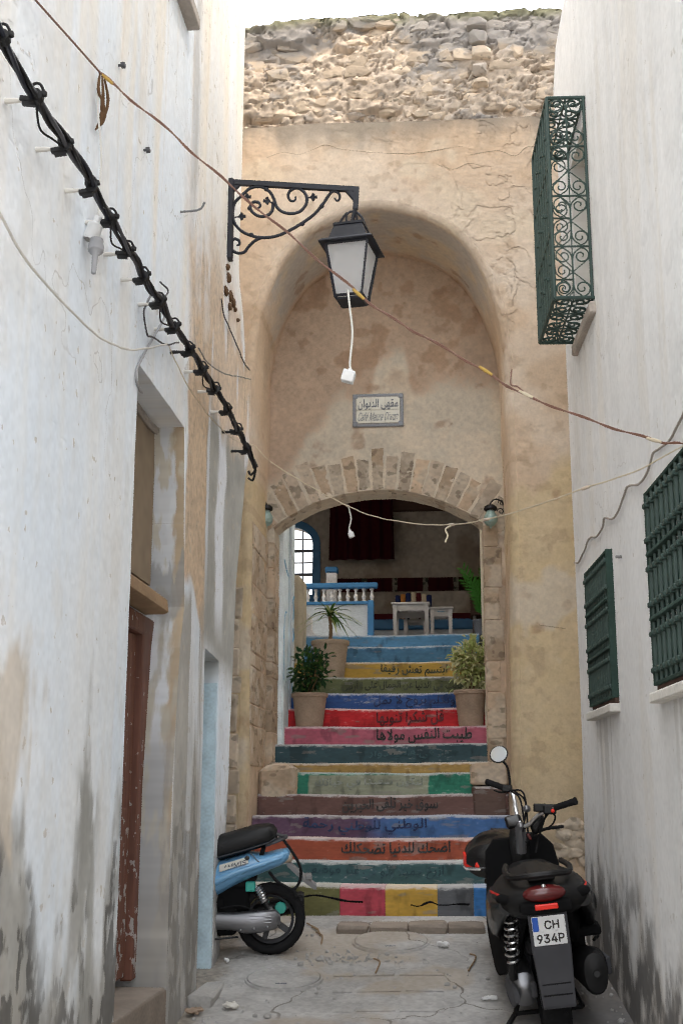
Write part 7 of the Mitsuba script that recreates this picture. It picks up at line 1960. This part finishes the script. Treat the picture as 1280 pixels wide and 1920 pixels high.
sp_ = bs.p('name_strip', hull(*[ball((q(x, 0)[0], yy, q(0, y)[1]), .004, 1) for x, y, yy in ((468, 1601, .166), (418, 1614, .173), (418, 1624, .175), (468, 1610, .17))]), 'm_plain', 'offwhite', smooth=False, label='pale strip with worn dark lettering')
m = meshkit.text_mesh('AMMIS', .026, .002, True)
v = np.array(m.vertices)
xs0 = q(424, 0)[0]
m.vertices = np.c_[xs0 - v[:, 0] * 1.05, .1755 + v[:, 2] - .02 * v[:, 0], q(0, 1623)[1] + v[:, 1] + v[:, 0] * .26]
bs.p('lettering', m, 'm_plain', 'slate', smooth=False, parent=sp_)
bs.p('badge', ball((q(467, 0)[0], .168, q(0, 1602)[1]), .014, 2), 'm_plain', 'ink')
for s in (-1, 1):
    bs.p('seat_piping', tube(spline([(q(x, 0)[0], s * w, q(0, y)[1]) for x, y, w in ((518, 1570, .085), (505, 1577, .118), (480, 1584, .13), (450, 1592, .13), (418, 1600, .126), (380, 1610, .116))], 6), .004, 5), 'm_plain', 'darkgrey')
    bs.p('body_seam', tube(spline([(q(x, 0)[0], s * w, q(0, y)[1]) for x, y, w in ((472, 1594, .12), (484, 1606, .152), (488, 1612, .156), (470, 1620, .163), (445, 1631, .17), (418, 1642, .1725))], 6), .003, 5), 'm_matte', 'slate')
bs.p('seat_bracket', hull(*[box(x_ - .012, x_ + .012, -.1, .1, z_ - .004, z_ + .004) for x_, z_ in ((q(496, 0)[0], q(0, 1588)[1]), (q(488, 0)[0], q(0, 1612)[1]))]), 'm_matte', 'black')
bs.p('brake_cable', tube(spline([(q(x, 0)[0], .13, q(0, y)[1]) for x, y in ((418, 1690), (450, 1686), (478, 1694), (505, 1708), (522, 1722))], 6), .005, 5), 'm_matte', 'rubber')
bs.p('inner_mudguard', hull(*[box(x_ - .02, x_ + .02, -.07, .07, z_ - .006, z_ + .006) for x_, z_ in ((.26, .3), (.2, .4), (.1, .44))]), 'm_matte', 'rubber')
for k_ in range(3):
    bs.p('case_bolt', ball((q(455 + 24 * k_, 0)[0], .158, q(0, 1727 - 2 * k_)[1]), .006, 1), 'm_chrome')
bs.p('tail_light', loft([(q(549, 0)[0], 0, q(0, 1606)[1], .04, .02), (q(546, 0)[0], 0, q(0, 1605)[1], .075, .034), (q(534, 0)[0], 0, q(0, 1606)[1], .09, .036), (q(530, 0)[0], 0, q(0, 1606)[1], .09, .03)], 22, 2.8), 'm_plain', 'sand')
bs.p('plate_holder', hull(*[box(q(x, 0)[0] - .008, q(x, 0)[0] + .008, -w, w, q(0, y)[1] - .01, q(0, y)[1] + .01) for x, y, w in ((541, 1618, .06), (570, 1645, .08), (590, 1660, .07))]), 'm_plain', 'grey')
bs.p('plate_holder_lug', rbox(q(578, 0)[0] - .02, q(578, 0)[0] + .02, -.085, .085, q(0, 1646)[1], q(0, 1638)[1], .008), 'm_plain', 'grey')
bs.p('rack_arm', cat(*[tube([(q(500, 0)[0], s * .09, q(0, 1583)[1]), (q(530, 0)[0], s * .085, q(0, 1573)[1]), (q(537, 0)[0], s * .03, q(0, 1570)[1])], .009, 7) for s in (-1, 1)], tube([(q(537, 0)[0], .04, q(0, 1570)[1]), (q(537, 0)[0], -.04, q(0, 1570)[1])], .012, 8), tube([(q(519, 0)[0], .07, q(0, 1563)[1]), (q(535, 0)[0], .06, q(0, 1568)[1])], .01, 7)), 'm_plain', 'darkgrey')
bs.p('loose_hose', tube(spline([(q(x, 0)[0], yy, q(0, y)[1]) for x, y, yy in ((533, 1575, .05), (548, 1595, .08), (560, 1615, .1), (564, 1632, .1), (560, 1650, .1), (549, 1661, .1), (535, 1655, .1), (520, 1646, .1), (506, 1630, .08))], 6), .009, 7), 'm_matte', 'rubber')
bs.p('loose_hose', tube(spline([(q(x, 0)[0], .1, q(0, y)[1]) for x, y in ((549, 1660), (553, 1668), (554, 1674))], 5), .012, 7), 'm_matte', 'rubber')
bs.p('shock_absorber', tube([(q(508, 0)[0], .1, q(0, 1698)[1]), (q(484, 0)[0], .1, q(0, 1656)[1])], [.02, .016], 10), 'm_worn', 'grey')
bs.shock((q(506, 0)[0], .1, q(0, 1695)[1]), (q(484, 0)[0], .1, q(0, 1655)[1]), .022)
bs.p('engine_case', loft([(q(526, 0)[0], .1, q(0, 1713)[1], .02, .03), (q(518, 0)[0], .105, q(0, 1712)[1], .04, .055), (q(490, 0)[0], .11, q(0, 1715)[1], .05, .064), (q(462, 0)[0], .11, q(0, 1716)[1], .05, .062), (q(440, 0)[0], .105, q(0, 1714)[1], .045, .05), (q(400, 0)[0], .1, q(0, 1712)[1], .045, .05), (q(350, 0)[0], .08, q(0, 1712)[1], .05, .055)], 24, 2.6), 'm_alu')
bs.p('engine_rib', cat(*[tube([(q(470 + 2 * i, 0)[0], .158, q(0, 1702 + 6 * i)[1]), (q(510, 0)[0], .15, q(0, 1706 + 5 * i)[1])], .004, 5) for i in range(3)]), 'm_alu')
bs.p('crankcase', cat(rbox(q(448, 0)[0], q(340, 0)[0], -.1, .1, .12, .3, .04), rbox(q(470, 0)[0], q(400, 0)[0], -.02, .09, .26, .4, .03), rbox(q(418, 0)[0] - .02, q(380, 0)[0], -.12, .12, .28, .34, .02)), 'm_matte', 'black')
bs.p('kick_start', tube([(q(450, 0)[0], .13, q(0, 1740)[1]), (q(405, 0)[0], .16, q(0, 1742)[1])], .006, 6), 'm_plain', 'black')
bs.p('green_cap', cat(rbox(q(472, 0)[0] - .03, q(472, 0)[0] + .03, .05, .1, q(0, 1664)[1], q(0, 1646)[1], .012)), 'm_plain', 'turquoise')
bs.p('hub_cover', lathe([(0, 0), (.035, 0), (.03, .02), (0, .022)], 16).apply_transform(trimesh.transformations.translation_matrix([q(520, 0)[0] - .02, .02, q(0, 1696)[1]]) @ trimesh.transformations.rotation_matrix(-np.pi / 2, [1, 0, 0])), 'm_plain', 'turquoise')
bs.p('exhaust', loft([(-.2, -.14, .28, .045, .05), (-.18, -.14, .28, .055, .06), (.2, -.14, .2, .05, .055), (.4, -.1, .15, .02, .02)], 18, 2.3), 'm_plain', 'black')
bs.p('footboard', rbox(.6, 1.0, -.18, .18, .2, .27, .02), 'm_matte', 'black')
bs.p('leg_shield', hull(*[box(x - .02, x + .02, -w, w, z - .01, z + .01, .006) for x, z, w in ((.95, .25, .16), (1.0, .55, .19), (1.04, .78, .12))]), 'm_gloss', 'skyblue')
bs.p('front_mudguard', loft([(.98, 0, .38, .04, .04), (1.18, 0, .43, .07, .05), (1.36, 0, .34, .04, .04)], 16, 2.6), 'm_gloss', 'skyblue')
bs.p('fork_leg', tube([(1.18, .07, Rb), (1.04, .05, .6)], .018, 8), 'm_plain', 'grey')
bs.p('fork_leg', tube([(1.18, -.07, Rb), (1.04, -.05, .6)], .018, 8), 'm_plain', 'grey')
bs.p('handlebar', tube(spline([(.94, .3, .92), (.98, .15, .92), (1.02, 0, .82), (.98, -.15, .92), (.94, -.3, .92)], 6), .014, 8), 'm_plain', 'black')

# ---------------------------------------------------------------- litter and crumbs
def scrap(name, label, px, py, w, d, h, c_, rotz, catg, seed):
    t = thing(name, label, catg)
    c = onG(px, py)
    g2 = np.random.default_rng(seed)
    m = box(-w / 2, w / 2, -d / 2, d / 2, 0, h, h * .3).subdivide().subdivide().subdivide()
    v = np.array(m.vertices)
    o_ = np.stack([meshkit.fbm(v * 55 + seed * 9 + k_, 3, seed) - .5 for k_ in (0, 5, 11)], -1)
    v = v + o_ * [w * .5, d * .8, h * 1.4]
    v[:, 2] -= v[:, 2].min()
    m.vertices = v
    m.apply_transform(trimesh.transformations.rotation_matrix(rotz, [0, 0, 1]))
    m.apply_translation([c[0], c[1], float(ground_z(np.array(c[0]), np.array(c[1]))) + .006])
    shape(t, m, 'm_plain', c_, smooth=20)


scrap('crushed_cup', 'crushed white cup lying near the rear wheel of the near black scooter', 917, 1878, .075, .025, .014, 'white', .2, 'litter', 1)
scrap('crumpled_paper', 'crumpled white paper on the ground close to the foot of the stairs', 830, 1780, .07, .035, .022, 'white', -.2, 'litter', 2)
scrap('crumpled_paper', 'small pale paper scrap on the ground near the left house', 432, 1894, .07, .05, .02, 'offwhite', .5, 'litter', 3)
scrap('brick_shard', 'reddish broken brick shard lying at the foot of the left house', 362, 1906, .08, .05, .02, 'terracotta', .8, 'rubble', 4)
scrap('stone_chip', 'small stone chip beside the left kerb slab', 425, 1808, .03, .02, .015, 'white', .1, 'rubble', 5)
t = thing('gravel', 'loose crumbs of mortar and grit scattered on the alley floor', 'gravel', kind='stuff')
gm = []
g3 = np.random.default_rng(11)
for i in range(420):
    px, py = g3.uniform(340, 1130), g3.uniform(1745, 1935)
    if i % 3 == 0: px, py = g3.normal(640, 60), g3.normal(1800, 8)
    if i % 3 == 1:
        px = 345 + abs(g3.normal(0, 30)) if i % 2 else 1120 + .5 * (py - 1790) - abs(g3.normal(0, 22))
    c = onG(px, max(py, 1742))
    if not -1.3 < c[0] < .85 or c[1] > 8.5: continue
    s_ = abs(g3.normal(0, .006)) + .003
    m = trimesh.creation.icosahedron()
    m.apply_scale(s_)
    m.apply_translation([c[0], c[1], float(ground_z(np.array(c[0]), np.array(c[1]))) + s_ * .3])
    gm.append(m)
shape(t, cat(*gm), 'm_worn', 'concrete', smooth=False)
tw_ = thing('twig', 'dry twigs lying on the ground behind the blue scooter wheel', 'twig', kind='stuff')
shape(tw_, cat(*[tube(spline([onG(x, y) + [0, 0, .012], onG(x + 12, y + 8) + [0, 0, .016], onG(x + 22 - 6 * i, y + 12 + 5 * i) + [0, 0, .012]], 5), .0045, 5) for i, (x, y) in enumerate(((575, 1735), (584, 1742), (592, 1752), (700, 1802), (880, 1793)))]), 'm_worn', 'bark')
